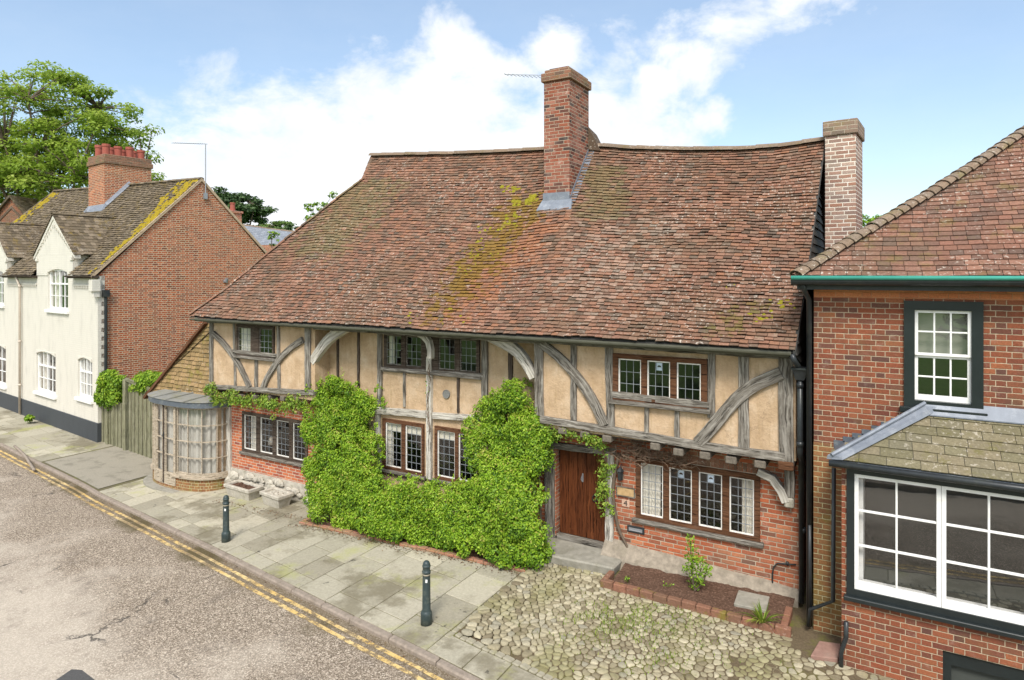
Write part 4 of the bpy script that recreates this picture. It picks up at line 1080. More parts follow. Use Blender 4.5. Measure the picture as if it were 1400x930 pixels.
# door
d = MB(); xs = np.linspace(DOOR[0]+.03, DOOR[1]-.03, 6)
for i in range(5): b_ = MB()
dm = MB()
for i in range(5):
    a, b = xs[i]+.004, xs[i+1]-.004; off = random.uniform(0, 20)
    V = [(a, YG+.10, .24), (b, YG+.10, .24), (b, YG+.10, 1.95), (a, YG+.10, 1.95), (a, YG+.15, .24), (b, YG+.15, .24), (b, YG+.15, 1.95), (a, YG+.15, 1.95)]
    U = lambda w0: [(off, w0), (off, w0+.18), (off+1.7, w0+.18), (off+1.7, w0)]
    dm.grid(V, [(0, 1, 2, 3), (4, 7, 6, 5), (0, 3, 7, 4), (1, 5, 6, 2), (3, 2, 6, 7), (0, 4, 5, 1)], random.random(), 0, [U(off), U(off), [(off, 0), (off+1.7, 0), (off+1.7, .05), (off, .05)], [(off, 0), (off, .05), (off+1.7, .05), (off+1.7, 0)], U(off), U(off)])
dm.box(DOOR[0]+.02, DOOR[1]-.02, YG+.13, YG+.17, .2, 1.98)
door = dm.build('door', M['door_oak'], house, bevel=.006)
hd = MB(); p = on_y(720+290/3.1, 600+245/3.1, YG+.09)
hd.tube([(p.x+.045*math.cos(a), YG+.075, p.z-.03+.055*math.sin(a)) for a in np.linspace(0, 2*math.pi, 18)], .009, 6); hd.lathe([(.028, 0), (.02, .02)], (p.x, YG+.09, p.z+.03), 10); hd.build('handle', M['black_iron'], door, smooth=True)
kn = MB(); p = on_y(720+238/3.1, 600+165/3.1, YG+.09); kn.box(p.x-.012, p.x+.012, YG+.085, YG+.1, p.z-.08, p.z+.08); kn.tube([(p.x, YG+.07, p.z+.05), (p.x-.02, YG+.06, p.z-.02), (p.x, YG+.065, p.z-.07)], .008, 6); kn.build('knocker', M['galv'], door)
th = MB(); th.box(DOOR[0], DOOR[1], YG+.02, YG+.2, .08, .235); th.build('threshold', M['oak'], house, bevel=.01)
T('post', [(751, 611), (752, 752)], .19, YG-.03, 'oak', depth=.2, proud=.03)
T('post', [(834, 620), (833, 770)], .15, YG-.03, 'oak_pale', depth=.2, proud=.03)
T('lintel', [(745, 608), (842, 619)], .12, YG-.03, 'oak', depth=.2, proud=.02)
st = MB(); st.hexa([(-5.36, 10.28, -.02), (-4.05, 10.40, -.02), (-4.02, YG-.005, -.02), (-5.6, YG-.005, -.02), (-5.34, 10.26, .15), (-4.03, 10.38, .15), (-4.0, YG-.004, .16), (-5.6, YG-.004, .16)])
st.build('doorstep', M['stone_step'], house, bevel=.025)
st = MB(); st.box(-5.33, -4.1, 10.33, 10.36, -.05, .0); st.build('step_riser', M['stone'], house)
# fittings on the brick wall beside the door
def wall_rect(nm, x0, y0, x1, y1, m_, th=.02, bevel=.004):
    a = rect_y(x0, y0, x1, y1, YG); b = MB(); b.box(a[0], a[1], YG-th, YG-.001, a[2], a[3]); return b.build(nm, M[m_], house, bevel=bevel), a
o_, a = wall_rect('brass_sign', *z5(385, 728), *z5(456, 775), 'brass'); fr = MB(); holed(fr, (a[0]-.015, a[1]+.015, a[2]-.015, a[3]+.015), [(a[0], a[1], a[2], a[3])], YG-.028, YG-.002); fr.build('sign_frame', M['oak'], o_)
o_, a = wall_rect('number_tile', *z5(404, 782), *z5(437, 818), 'number_plate', .012)
cu = bpy.data.curves.new('numeral', 'FONT'); cu.body = '4'; cu.size = (a[3]-a[2])*1.15; cu.extrude = .002; cu.align_x = 'CENTER'; cu.align_y = 'CENTER'
to = bpy.data.objects.new('numeral', cu); COL.objects.link(to); dg = bpy.context.evaluated_depsgraph_get(); me = bpy.data.meshes.new_from_object(to.evaluated_get(dg)); bpy.data.objects.remove(to)
Mx = Matrix.Translation(((a[0]+a[1])/2, YG-.0155, (a[2]+a[3])/2)) @ Matrix.Rotation(R(90), 4, 'X'); me.transform(world_of(o_).inverted() @ Mx); me.materials.clear(); me.materials.append(M['number'])
no = bpy.data.objects.new('numeral', me); COL.objects.link(no); no.parent = o_
_p = on_y(869.5, 724, YG); a = (_p.x-.16, _p.x+.16, _p.z-.062, _p.z+.062); lb = MB(); lb.box(a[0], a[1], YG-.02, YG-.001, a[2], a[3]); lo = lb.build('letterbox', M['black_iron'], house, bevel=.006)
lf = MB(); lf.box(a[0]+.035, a[1]-.035, YG-.03, YG-.021, a[2]+.03, a[3]-.035); lf.tube([(a[0]+.06, YG-.034, a[2]+.045), (a[1]-.06, YG-.034, a[2]+.045)], .006, 6); lf.build('letterbox_flap', M['galv'], lo)
p = on_y(851, 754, YG); vr = MB(); vr.tube([(p.x+.05*math.cos(t), YG-.012, p.z+.05*math.sin(t)) for t in np.linspace(0, 2*math.pi, 20)], .015, 8); vr.build('vent_ring', M['ceramic'], house, smooth=True)
# lantern
p = on_y(848, 649, YG-.1); ln = MB(); ln.lathe([(.035, -.10), (.05, -.09), (.055, .06), (.075, .065), (.03, .12), (.012, .14)], p, 6); ln.tube([p+Vector((0, 0, .13)), p+Vector((0, .03, .17)), (p.x, YG, p.z+.15)], .008, 6); ln.build('lantern', M['black_iron'], house)
# round plaque on the hall wall
p = on_y(610, 539, YG); pq = MB()
V = [(p.x+.093*math.cos(t), yy, p.z+.093*math.sin(t)) for yy in (YG+.02, YG-.004) for t in np.linspace(0, 2*math.pi, 25)[:-1]]
pq.grid(V, [(i, (i+1) % 24, 24+(i+1) % 24, 24+i) for i in range(24)]+[tuple(range(24, 48))[::-1]]); pq.tube([(p.x+.086*math.cos(t), YG-.006, p.z+.086*math.sin(t)) for t in np.linspace(0, 2*math.pi, 25)], .007, 6); pq.build('plaque', M['plaque'], house)
# thin pipe bottom right
pp = MB(); q = lambda a, b: on_y(720+a/3.1, 600+b/3.1, YG-.03)
pp.tube([q(1042, 690), q(1042, 575), q(1046, 545), q(1062, 528), q(1142, 534)], .012, 8); pp.box(q(1105, 530).x-.02, q(1105, 530).x+.02, YG-.05, YG, q(1105, 530).z-.02, q(1105, 530).z+.03); pp.build('waste_pipe', M['black_iron'], house, smooth=True)
# rainwater hopper and downpipe at the right corner
dp = MB(); X0 = -1.10; yy = 10.46
dp.tube([(-1.19, 10.2, 4.02), (-1.15, 10.2, 3.93), (-1.13, 10.40, 3.84), (-1.10, yy, 3.76)], .042, 10)
dp.tube([(X0, yy, 3.70), (X0, yy, 2.55), (X0, yy+.1, 2.42), (X0-.02, YG-.2, 2.3), (X0-.02, YG-.15, .1)], .042, 10)
for z_ in (3.5, 2.62, 1.2): dp.tube([(X0, yy if z_ > 2.4 else YG-.16, z_), (X0, yy if z_ > 2.4 else YG-.16, z_+.07)], .052, 10)
dpo = dp.build('downpipe', M['black_iron'], house, smooth=True)
hb = MB(); hb.hexa([(X0-.06, yy-.06, 3.62), (X0+.06, yy-.06, 3.62), (X0+.06, yy+.06, 3.62), (X0-.06, yy+.06, 3.62), (X0-.10, yy-.11, 3.78), (X0+.13, yy-.11, 3.78), (X0+.13, yy+.09, 3.78), (X0-.10, yy+.09, 3.78)])
hb.box(X0-.115, X0+.145, yy-.125, yy+.10, 3.781, 3.805); hb.build('hopper', M['black_iron'], dpo)

# chimneys --------------------------------------------------------
def stack(name, x0, x1, y0, y1, z0, z1, m_, rot=0, parent=None, cap=.30, corb=.045, crown=True, top=None, label=None):
    c = Vector(((x0+x1)/2, (y0+y1)/2, 0)); Rm = Matrix.Rotation(rot, 3, 'Z')
    def bx(mb, a, b, cc, d, e, f):
        P = [Vector(q) for q in ((a,cc,e),(b,cc,e),(b,d,e),(a,d,e),(a,cc,f),(b,cc,f),(b,d,f),(a,d,f))]
        mb.hexa([c+Rm@(p-c) for p in P])
    mb = MB(); bx(mb, x0, x1, y0, y1, z0, z1-cap)
    o = mb.build(name, M[m_], parent, label=label, bevel=.006)
    cp = MB(); k = corb
    bx(cp, x0-k, x1+k, y0-k, y1+k, z1-cap+.002, z1-.075*(1 if crown else 0)-.002)
    if crown: bx(cp, x0+.01, x1-.01, y0+.01, y1-.01, z1-.08, z1)
    cp.build('chimney_cap', top or M[m_], o, bevel=.012)
    return o, bx
pc, vc = on_roof(741, 283); pc2 = on_y(777, 280, pc.y)
cx0, cx1, cy0 = pc.x+.02, pc2.x, pc.y+.05
cap_top = on_y(742, 95, cy0).z
M['cap_moss'] = brick_mat('mossy_chimney_top', [(.17,.085,.055), (.24,.11,.07), (.13,.08,.06)], (.28,.23,.16), stain=(.13,.12,.05), wear=.8, moss=.55)
ch, bx1 = stack('chimney', cx0, cx1, cy0, cy0+1.05, pc.z-.4, cap_top-.03, 'brick_stack', 0, roof_o, .27, .05, top=M['cap_moss'], label='tall red brick chimney on the ridge')
# lead apron, stepped side flashing, back gutter
fl_ = MB(); a = S_main(cx0, vc); 
fl_.hexa([(cx0-.10, cy0-.16, pc.z-.10), (cx1+.12, cy0-.16, pc.z-.10), (cx1+.10, cy0+.0, pc.z+.06), (cx0-.08, cy0+.0, pc.z+.06), (cx0-.10, cy0-.16, pc.z-.075), (cx1+.12, cy0-.16, pc.z-.075), (cx1+.06, cy0-.012, pc.z+.15), (cx0-.03, cy0-.012, pc.z+.15)])
fl_.box(cx0-.012, cx1+.012, cy0-.022, cy0-.004, pc.z+.08, pc.z+.30)
for i in range(15):
    y0_ = cy0+i*.075; v = (y0_-10.2)/3.5
    if v > 1: break
    z_ = S_main(cx1, min(v, 1)).z; w_ = .075
    fl_.hexa([(cx1+.002, y0_, z_-.03), (cx1+.012, y0_, z_-.03), (cx1+.012, y0_+w_, z_-.03), (cx1+.002, y0_+w_, z_-.03), (cx1+.002, y0_, z_+.12), (cx1+.012, y0_, z_+.12), (cx1+.012, y0_+w_, z_+.19), (cx1+.002, y0_+w_, z_+.19)])
    fl_.hexa([(cx1+.002, y0_, z_-.0), (cx1+.14, y0_, z_-.0), (cx1+.14, y0_+w_, z_+.07), (cx1+.002, y0_+w_, z_+.07), (cx1+.002, y0_, z_+.032), (cx1+.14, y0_, z_+.03), (cx1+.14, y0_+w_, z_+.10), (cx1+.002, y0_+w_, z_+.102)])
fl_.build('flashing', M['lead'], ch)
sad = MB(); zr = ridge_z(cx1); sad.prism([(cx1+.0, cy0+1.0, zr-.1), (cx1+.30, cy0+1.0, zr-.15), (cx1+.02, cy0+.98, zr+.42)], (0, .5, -.1)); sad.build('chimney_saddle', M['tiles_main'], ch)
bk = MB(); bk.box(cx0+.08, cx1-.08, cy0+.12, cy0+.9, cap_top-.03, cap_top+.02); bk.build('chimney_pot', M['brick_stack'], ch)
# rooftop aerial fixed behind the stack
ae = MB(); q0 = on_y(741, 106, cy0+.9); q1 = on_y(690, 102, cy0+.9); ae.tube([q0+Vector((.3, 0, 0)), q1], .007, 5)
for i in range(9):
    c_ = q0.lerp(q1, (i+.6)/9); ae.tube([c_+Vector((0, -.10, 0)), c_+Vector((0, .10, 0))], .006, 4)
ae.build('aerial', M['galv'], ch)
# right stack, outside the gable
y0 = 13.35; a = on_y(1131, 230, y0); b = on_y(1172, 230, y0); zt = on_y(1131, 166, y0).z
M['cap_pale'] = brick_mat('lichened_chimney_top', [(.19,.135,.10), (.25,.17,.13), (.15,.115,.09)], (.4,.35,.27), stain=(.12,.105,.06), wear=.7, moss=.4)
ch2, _ = stack('chimney', a.x, b.x+.02, y0, y0+.95, -.1, zt, 'brick_stack_pale', R(-5), house, .28, .035, False, top=M['cap_pale'], label='pale lime-streaked brick chimney against the gable')

# lean-to and bow window -------------------------------------------
lw = MB(); lw.box(-18.15, -15.43, YG+.06, YG+.2, 1.68, 2.0); lw.box(-18.15, -18.0, YG+.21, 14.5, -.8, 1.95); lw.box(-18.149, -17.55, YG-.02, YG+.19, -.8, 1.675); lw.build('lean_to_wall', M['brick_mossy'], house)
A_, B_ = on_y(203, 541, YG-.05), on_y(284, 441, YG-.05); C_ = on_y(300, 556, YG-.05)
ht = MB(); zb = C_.z-.02
def S_hang(s, v): return Vector((s, YG-.03-.05*(1-v), zb+(B_.z+.0-zb)*v))
lay_tiles(ht, S_hang, lambda v: A_.x+(B_.x-A_.x)*max(0, (zb+(B_.z-zb)*v-A_.z))/(B_.z-A_.z), lambda v: -15.44, 19, .19, lift=.035, jit=.008)
ht.prism([(A_.x-.1, YG+.0, zb-.05), (-15.44, YG+.0, zb-.05), (-15.44, YG+.0, B_.z-.05)], (0, .05, 0)); hto = ht.build('tile_hung_gable', M['tiles_hung'], house)
vb = MB(); beam(vb, [(A_.x-.08, A_.z-.06), (B_.x, B_.z+.0)], .075, YG-.16, .14); vb.build('bargeboard', M['oak_brown'], house)
lr = MB(); lr.hexa([(A_.x-.12, YG+.06, A_.z-.02), (-15.44, YG+.06, B_.z-.02), (-15.44, 15, B_.z-.02), (A_.x-.12, 15, A_.z-.02), (A_.x-.12, YG-.10, A_.z+.05), (-15.44, YG-.10, B_.z+.05), (-15.44, 15, B_.z+.05), (A_.x-.12, 15, A_.z+.05)]); lr.build('lean_to_roof', M['tiles_left'], house)

BC, BA, BB, BN = -16.62, 1.45, .82, 2.6
def bowp(t, k=0.0):
    """t 0..1 from the left end of the bow round to the right end; k pushes outward"""
    th = math.pi*(1-t); cx, sx = math.cos(th), math.sin(th)
    return (BC+(BA+k)*math.copysign(abs(cx)**(2/BN), cx), YG+.05-(BB+k)*abs(sx)**(2/BN))
_tt = np.linspace(0, 1, 400); _pp = [bowp(t) for t in _tt]; _aa = [0]
for i in range(399): _aa.append(_aa[-1]+math.dist(_pp[i], _pp[i+1]))
def bow_at(f): return float(np.interp(f*_aa[-1], _aa, _tt))
def ring(mb, f0, f1, z0, z1, k0, k1, n=24, mi=0):
    for i in range(n):
        a, b = bow_at(f0+(f1-f0)*i/n), bow_at(f0+(f1-f0)*(i+1)/n)
        A, B, C, D = bowp(a, k1), bowp(b, k1), bowp(b, k0), bowp(a, k0)
        mb.hexa([(*A, z0), (*B, z0), (*C, z0), (*D, z0), (*A, z1), (*B, z1), (*C, z1), (*D, z1)], mi=mi)
BZ0, BZ1 = g(BC)-.1, on_y(258, 557, 10.3).z
bow = MB(); ring(bow, 0, 1, BZ0, -.20, -.1, .0, 40)
bow_o = bow.build('bow_window', M['brick_mossy'], house, label='curved bow shopfront with glazed doors and net curtains')
s_ = MB(); ring(s_, 0, .27, -.20, -.15, -.12, .05, 12); ring(s_, .53, 1, -.20, -.15, -.12, .06, 20); ring(s_, .56, 1, -.15, -.10, -.1, .03, 20); s_.build('bow_sill', M['bow_wood'], bow_o)
j = MB()
def vbar(f, hw, z0, z1, k0=-.045, k1=.012, mi=0):
    w_ = hw/_aa[-1]; ring(j, f-w_, f+w_, z0, z1, k0, k1, 2, mi)
# left light, door pair, large right light
for f in (.30, .565): vbar(f, .035, -.44, BZ1, -.06, .025, 2)
vbar(.43, .03, -.44, BZ1, -.05, .02, 1); 
for f in (.015, .985, ): vbar(f, .03, -.15, BZ1)
ring(j, 0, 1, BZ1-.05, BZ1, -.05, .015, 40); ring(j, .30, .565, -.46, -.18, -.05, .01, 12); ring(j, .30, .565, -.18, -.14, -.05, .014, 12)
ring(j, .575, .99, -.10, -.05, -.045, .012, 20); ring(j, .02, .29, -.15, -.10, -.045, .012, 12)
for f in (.10, .20): vbar(f, .011, -.1, BZ1, -.03, .006)
for f in (.315, .415, .445, .55): vbar(f, .016, -.16, BZ1, -.04, .008)
for f in (.59, .69, .80, .90): vbar(f, .012, -.08, BZ1, -.03, .006)
for q in (1, 2, 3):
    zz = -.08+(BZ1-.05+.08)*q/4; ring(j, .02, .29, zz-.011, zz+.011, -.03, .0055, 10); ring(j, .31, .42, zz-.011, zz+.011, -.03, .0055, 5); ring(j, .44, .555, zz-.011, zz+.011, -.03, .0055, 5); ring(j, .585, .985, zz-.011, zz+.011, -.03, .0055, 18)
j.build('bow_joinery', [M['bow_wood'], M['oak_dark'], M['bow_wood']], bow_o)
hk = MB(); q = bowp(bow_at(.437), .05); hk.tube([(q[0], q[1]+.03, .86), (q[0], q[1]-.02, .86), (q[0]+.03, q[1]-.03, .82)], .012, 6); hk.box(q[0]-.015, q[0]+.015, q[1]+.02, q[1]+.03, .76, .93); hk.build('door_handle', M['black_iron'], bow_o)
gl_ = MB()
for i in range(40):
    a, b = bowp(bow_at(i/40), -.02), bowp(bow_at((i+1)/40), -.02); gl_.face([(*a, -.18), (*b, -.18), (*b, BZ1), (*a, BZ1)])
gl_.build('glass_pane', M['glass'], bow_o)
cu_ = MB(); n = 150; V = []
for i in range(n+1):
    a = bowp(bow_at(i/n), -.11+.04*math.sin(i*.9)+.018*math.sin(i*2.3+1)); V += [(*a, -.17), (*a, BZ1-.02)]
cu_.grid(V, [(2*i, 2*i+2, 2*i+3, 2*i+1) for i in range(n)]); cu_.build('net_curtain', M['net'], bow_o, smooth=True)
sb = MB(); ring(sb, 0, 1, BZ1+.002, BZ1+.15, -.3, .10, 40); bl_ = sb.build('bow_fascia', M['lead_dark'], bow_o)
rf = MB(); n = 40; base = [(*bowp(bow_at(i/n), .125), BZ1+.152) for i in range(n+1)]
for i in range(n):
    a, b = base[i], base[i+1]
    A = (max(min(a[0]*.93+BC*.07, -15.44), -17.9), YG-.02, BZ1+.21); B = (max(min(b[0]*.93+BC*.07, -15.44), -17.9), YG-.02, BZ1+.21); rf.face([a, b, B, A])
for f in (.36, .52, .68):
    i = int(f*n); a = Vector(base[i]); b = Vector((a.x*.93+BC*.07, YG-.03, BZ1+.225)); rf.tube([a+Vector((0, 0, .012)), b], .022, 6)
rf.build('bow_roof', simple('grey_bow_roof_lead', (.22,.22,.20), .6, .4, 5, .2, dirt=(.20,.19,.09), dk=.7), bow_o)
bs = MB(); ring(bs, 0, 1, g(BC)-.15, g(BC)+.02, -.1, .22, 40); bs.build('bow_step', M['stone_step'], bow_o)
T('post', [(313, 556), (314, 650)], .17, YG-.02, 'oak_pale', depth=.18, proud=.04)
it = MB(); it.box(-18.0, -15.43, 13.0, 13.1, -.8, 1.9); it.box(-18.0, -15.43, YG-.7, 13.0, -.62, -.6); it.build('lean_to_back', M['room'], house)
M['moss_yellow'] = simple('golden_moss', (.27,.20,.02), .95, .6, 20, .8, spec=.05, dirt=(.22,.14,.02), dk=.6, dsc=9)
# ------------------------------------------------------------------ cream cottage with brick gable (left)
LC = Vector((-23.6, 11.95, 0)); LROT = R(-6)
cot = thing('painted_cottage', 'cream painted brick cottage with small pointed dormers and a tall red brick gable end', 'cottage', (LC.x, LC.y, g(-23.6)), LROT)
LM = Matrix.Translation((LC.x, LC.y, g(-23.6))) @ Matrix.Rotation(LROT, 4, 'Z'); LI = LM.inverted()
_lo = LI @ Vector((0, 0, CAMH)); _l3 = LI.to_3x3()
def L_y(px, py, y):
    v = _l3 @ Vector(ray(px, py)); t = (y-_lo.y)/v.y; return _lo+v*t
def L_x(px, py, x):
    v = _l3 @ Vector(ray(px, py)); t = (x-_lo.x)/v.x; return _lo+v*t
LE = L_y(150, 377, -.2).z                      # eaves
rid = L_x(275, 245, 0); RY, RZ = rid.y, rid.z    # ridge depth and height
BY = 2*RY+.2
LEN = 20.0
def lwin(px0, py0, px1, py1, cols, rows, arch=True, nm='window', split=True):
    a, b = L_y(px0, (py0+py1)/2, 0), L_y(px1, (py0+py1)/2, 0); zt, zb = L_y((px0+px1)/2, py0, 0).z, L_y((px0+px1)/2, py1, 0).z
    return (a.x, b.x, zb, zt)
w_top = lwin(66, 368, 93, 424, 2, 3); w_l = lwin(50, 481, 76, 538, 2, 3); w_r = lwin(107, 489, 126, 545, 2, 3); w_ll = lwin(-22, 470, 8, 524, 2, 3)
DX = L_y(-8, 300, 0).x-L_y(75, 294, 0).x
w_tl = (w_top[0]+DX, w_top[1]+DX, w_top[2], w_top[3])
cw_ = MB(); holed(cw_, (-LEN, 0, .66, LE), [w_l, w_r, w_ll, (w_top[0], w_top[1], w_top[2], LE+.0), (w_tl[0], w_tl[1], w_tl[2], LE+.0)], 0, .22); cw_.build('painted_wall', M['cream_brick'], cot, local=True)
# plinth
pl = MB(); pl.box(-LEN, .03, -.035, .22, -.3, .66); pl.build('plinth', M['black_plinth'], cot, local=True, bevel=.01)
# gable
gb = MB(); gb.prism([(0, .02, -.3), (0, BY-.2, -.3), (0, BY-.2, LE), (0, RY, RZ-.05), (0, .02, LE-.0)], (-.25, 0, 0)); gb.build('gable_wall', M['brick_gable'], cot, local=True)
q_ = MB()
for i in range(34):
    z_ = .66+i*.15; L = .11 if i % 2 else .21
    if z_+.15 > LE: break
    q_.box(-.012, .008, .0, L, z_, z_+.148)
q_.build('quoin', M['cream_brick'], cot, local=True)
bk = MB(); bk.box(-LEN, -.26, BY-.4, BY-.2, -.3, LE); bk.box(-LEN, -LEN+.2, .23, BY-.4, -.3, LE); bk.box(-LEN+.3, -.3, .3, BY-.5, 2.9, 3.0); bk.box(-LEN+.3, -.3, 3.5, 3.6, 0, LE); bk.build('back_wall', M['room'], cot, local=True)
# main roof; the ridge climbs slightly to the far end where it is hipped
rl = L_y(75, 262, RY); RL = rl.x; 
def lz(x): return RZ+(rl.z-RZ)*(x/RL)
def S_l(s, v): return Vector((s, -.22+(RY+.22)*v, LE+(lz(s)-LE)*v-.04*math.sin(math.pi*v)))
hx0 = RL-3.0
rf = MB(); _ax = L_y(75, 294, 0).x; _hw = (L_y(101, 346, 0).x-L_y(48, 346, 0).x)/2
lay_tiles(rf, S_l, lambda v: hx0+(RL-hx0)*v, lambda v: .06, 44, .18, lift=.04, jit=.012, skip=lambda s, v: S_l(s, v).y < .24 and (abs(s-_ax) < _hw-.10 or abs(s-_ax-DX) < _hw-.10))
rf_o = rf.build('roof', M['tiles_left'], cot, local=True)
ub = MB(); e = .04
_v = (.23+.22)/(RY+.22); ub.face([S_l(hx0, _v)-Vector((0, 0, e)), S_l(.04, _v)-Vector((0, 0, e)), (.04, RY, RZ-e-.01), (RL, RY, rl.z-e-.01)]); ub.face([(.04, BY, LE-e), (hx0, BY, LE-e), (RL, RY, rl.z-e), (.04, RY, RZ-e)]); ub.face([(hx0, BY, LE), (hx0, -.2, LE), (RL, RY, rl.z-.02)])
ub.build('back_slope', M['tiles_left'], rf_o, local=True)
rt = MB(); ridge_tiles(rt, [S_l(x, 1)+Vector((0, 0, .03)) for x in np.linspace(RL, .05, 12)], .10, .35, .8); ridge_tiles(rt, [S_l(hx0+(RL-hx0)*v, v)+Vector((0, 0, .03)) for v in (0, .5, 1)], .10, .3, .7); rt.build('ridge_tile', M['tiles_left'], rf_o, local=True)
vg_ = MB()
for s_, y1 in ((-1, -.22), (1, BY)):
    a, b = Vector((.0, y1, LE-.03)), Vector((.0, RY, RZ+.0)); vg_.hexa([a+Vector((0, 0, -.08)), a+Vector((.06, 0, -.08)), b+Vector((.06, 0, -.08)), b+Vector((0, 0, -.08)), a+Vector((0, 0, .045)), a+Vector((.06, 0, .045)), b+Vector((.06, 0, .045)), b+Vector((0, 0, .045))])
vg_.build('verge_board', simple('buff_verge_mortar', (.40,.30,.20), .9, .4, 10, .3), rf_o, local=True)
# moss on the roof
mo = MB()
def lcush(s, v, rr):
    c = S_l(s, v); V = []; F = []; k0 = rr*random.uniform(.6, 1.3)
    for a in range(4):
        for b in range(7):
            th = a/3*math.pi*.5; k = k0*(1+random.uniform(-.2, .2)); V.append(c+Vector((k*math.sin(th)*math.cos(b*.9), k*math.sin(th)*math.sin(b*.9)*.75, .02+k*.5*math.cos(th)+k*math.sin(th)*math.sin(b*.9)*.7)))
    for a in range(3):
        for b in range(7): F.append((a*7+b, a*7+(b+1) % 7, (a+1)*7+(b+1) % 7, (a+1)*7+b))
    mo.grid(V, F, random.random())
for _ in range(330):
    v = min(.985, max(.02, random.betavariate(1.6, 1.0))); lcush(-.16-abs(random.gauss(0, .6*v**1.5+.06)), v, random.choice((.05, .08, .11)))
for _ in range(90): v = random.betavariate(3, 1.0)*.97; lcush(hx0+(RL-hx0)*v+.1+abs(random.gauss(0, .6)), v, .12)
mo.build('moss', M['moss_yellow'], rf_o, local=True, smooth=True)['kind'] = 'stuff'
# dormer gables flush with the front
apex = L_y(75, 294, 0); fl0 = L_y(48, 346, 0); fr0 = L_y(101, 346, 0)
def dormer(dx, wn):
    ax, az = apex.x+dx, apex.z; hw = (fr0.x-fl0.x)/2; fz = (fl0.z+fr0.z)/2
    d = MB()
    cx0, cx1 = ax-hw+.14, ax+hw-.14
    holed(d, (cx0, cx1, LE-.0, fz-.082), [wn], -.03, .22)
    d.prism([(cx0-.10, -.03, fz-.08), (cx1+.10, -.03, fz-.08), (ax, -.03, az-.14)], (0, .25, 0))
    d.box(cx0, cx0+.12, .221, 1.6, LE, fz+.12); d.box(cx1-.12, cx1, .221, 1.6, LE, fz+.12)
    do = d.build('dormer', M['cream_brick'], cot, local=True)
    tr = MB()
    for sg in (-1, 1):      # stepped brick labels under the verge, kneelers
        for i in range(9):
            t = i/8; xx = ax+sg*(.09+t*(hw-.42)); zz = az-.42-(az-.42-fz-.12)*t; tr.box(xx-.03, xx+.03, -.085, -.031, zz-.05, zz+.03)
        tr.box(ax+sg*(hw-.34), ax+sg*(hw-.12), -.08, .0, fz-.30, fz-.20); tr.box(ax+sg*(hw-.30), ax+sg*(hw-.12), -.06, .0, fz-.198, fz-.11)
    tr.build('brick_trim', M['cream_brick'], do, local=True)
    vb_ = MB()
    for sg in (-1, 1):
        a, b = Vector((ax+sg*(hw+.10), -.06, fz-.10)), Vector((ax, -.06, az)); w_ = .07
        vb_.prism([a, a+Vector((0, 0, -.14)), b+Vector((0, 0, -.15)), b], (0, .20, 0))
    vb_.build('verge_board', M['cream_brick'], do, local=True)
    # roof of the dormer: two slopes running back into the main roof
    yb = -.22+(RY+.22)*((az-LE)/(lz(ax)-LE)); ye = -.22+(RY+.22)*((fz-.1-LE)/(lz(ax)-LE))
    dr = MB()
    for sg in (-1, 1):
        def S_d(s, v, sg=sg): return Vector((ax+sg*(hw+.12)*(1-v), s, fz-.10+(az-fz+.13)*v))
        lay_tiles(dr, S_d, lambda v: -.10, lambda v: ye+.15+(yb-ye)*v, 13, .17, lift=.02, nrm=Vector((sg, 0, 1)))
        dr.face([(ax+sg*(hw+.1), -.05, fz-.12), (ax+sg*(hw+.1), ye+.2, fz-.12), (ax, yb+.1, az-.02), (ax, -.05, az-.02)])
    ridge_tiles(dr, [(ax, -.10, az+.05), (ax, yb, az+.06)], .09, .3, .8); dr.build('dormer_roof', M['tiles_left'], do, local=True)
    return do
dormer(0, w_top); dormer(DX, w_tl)
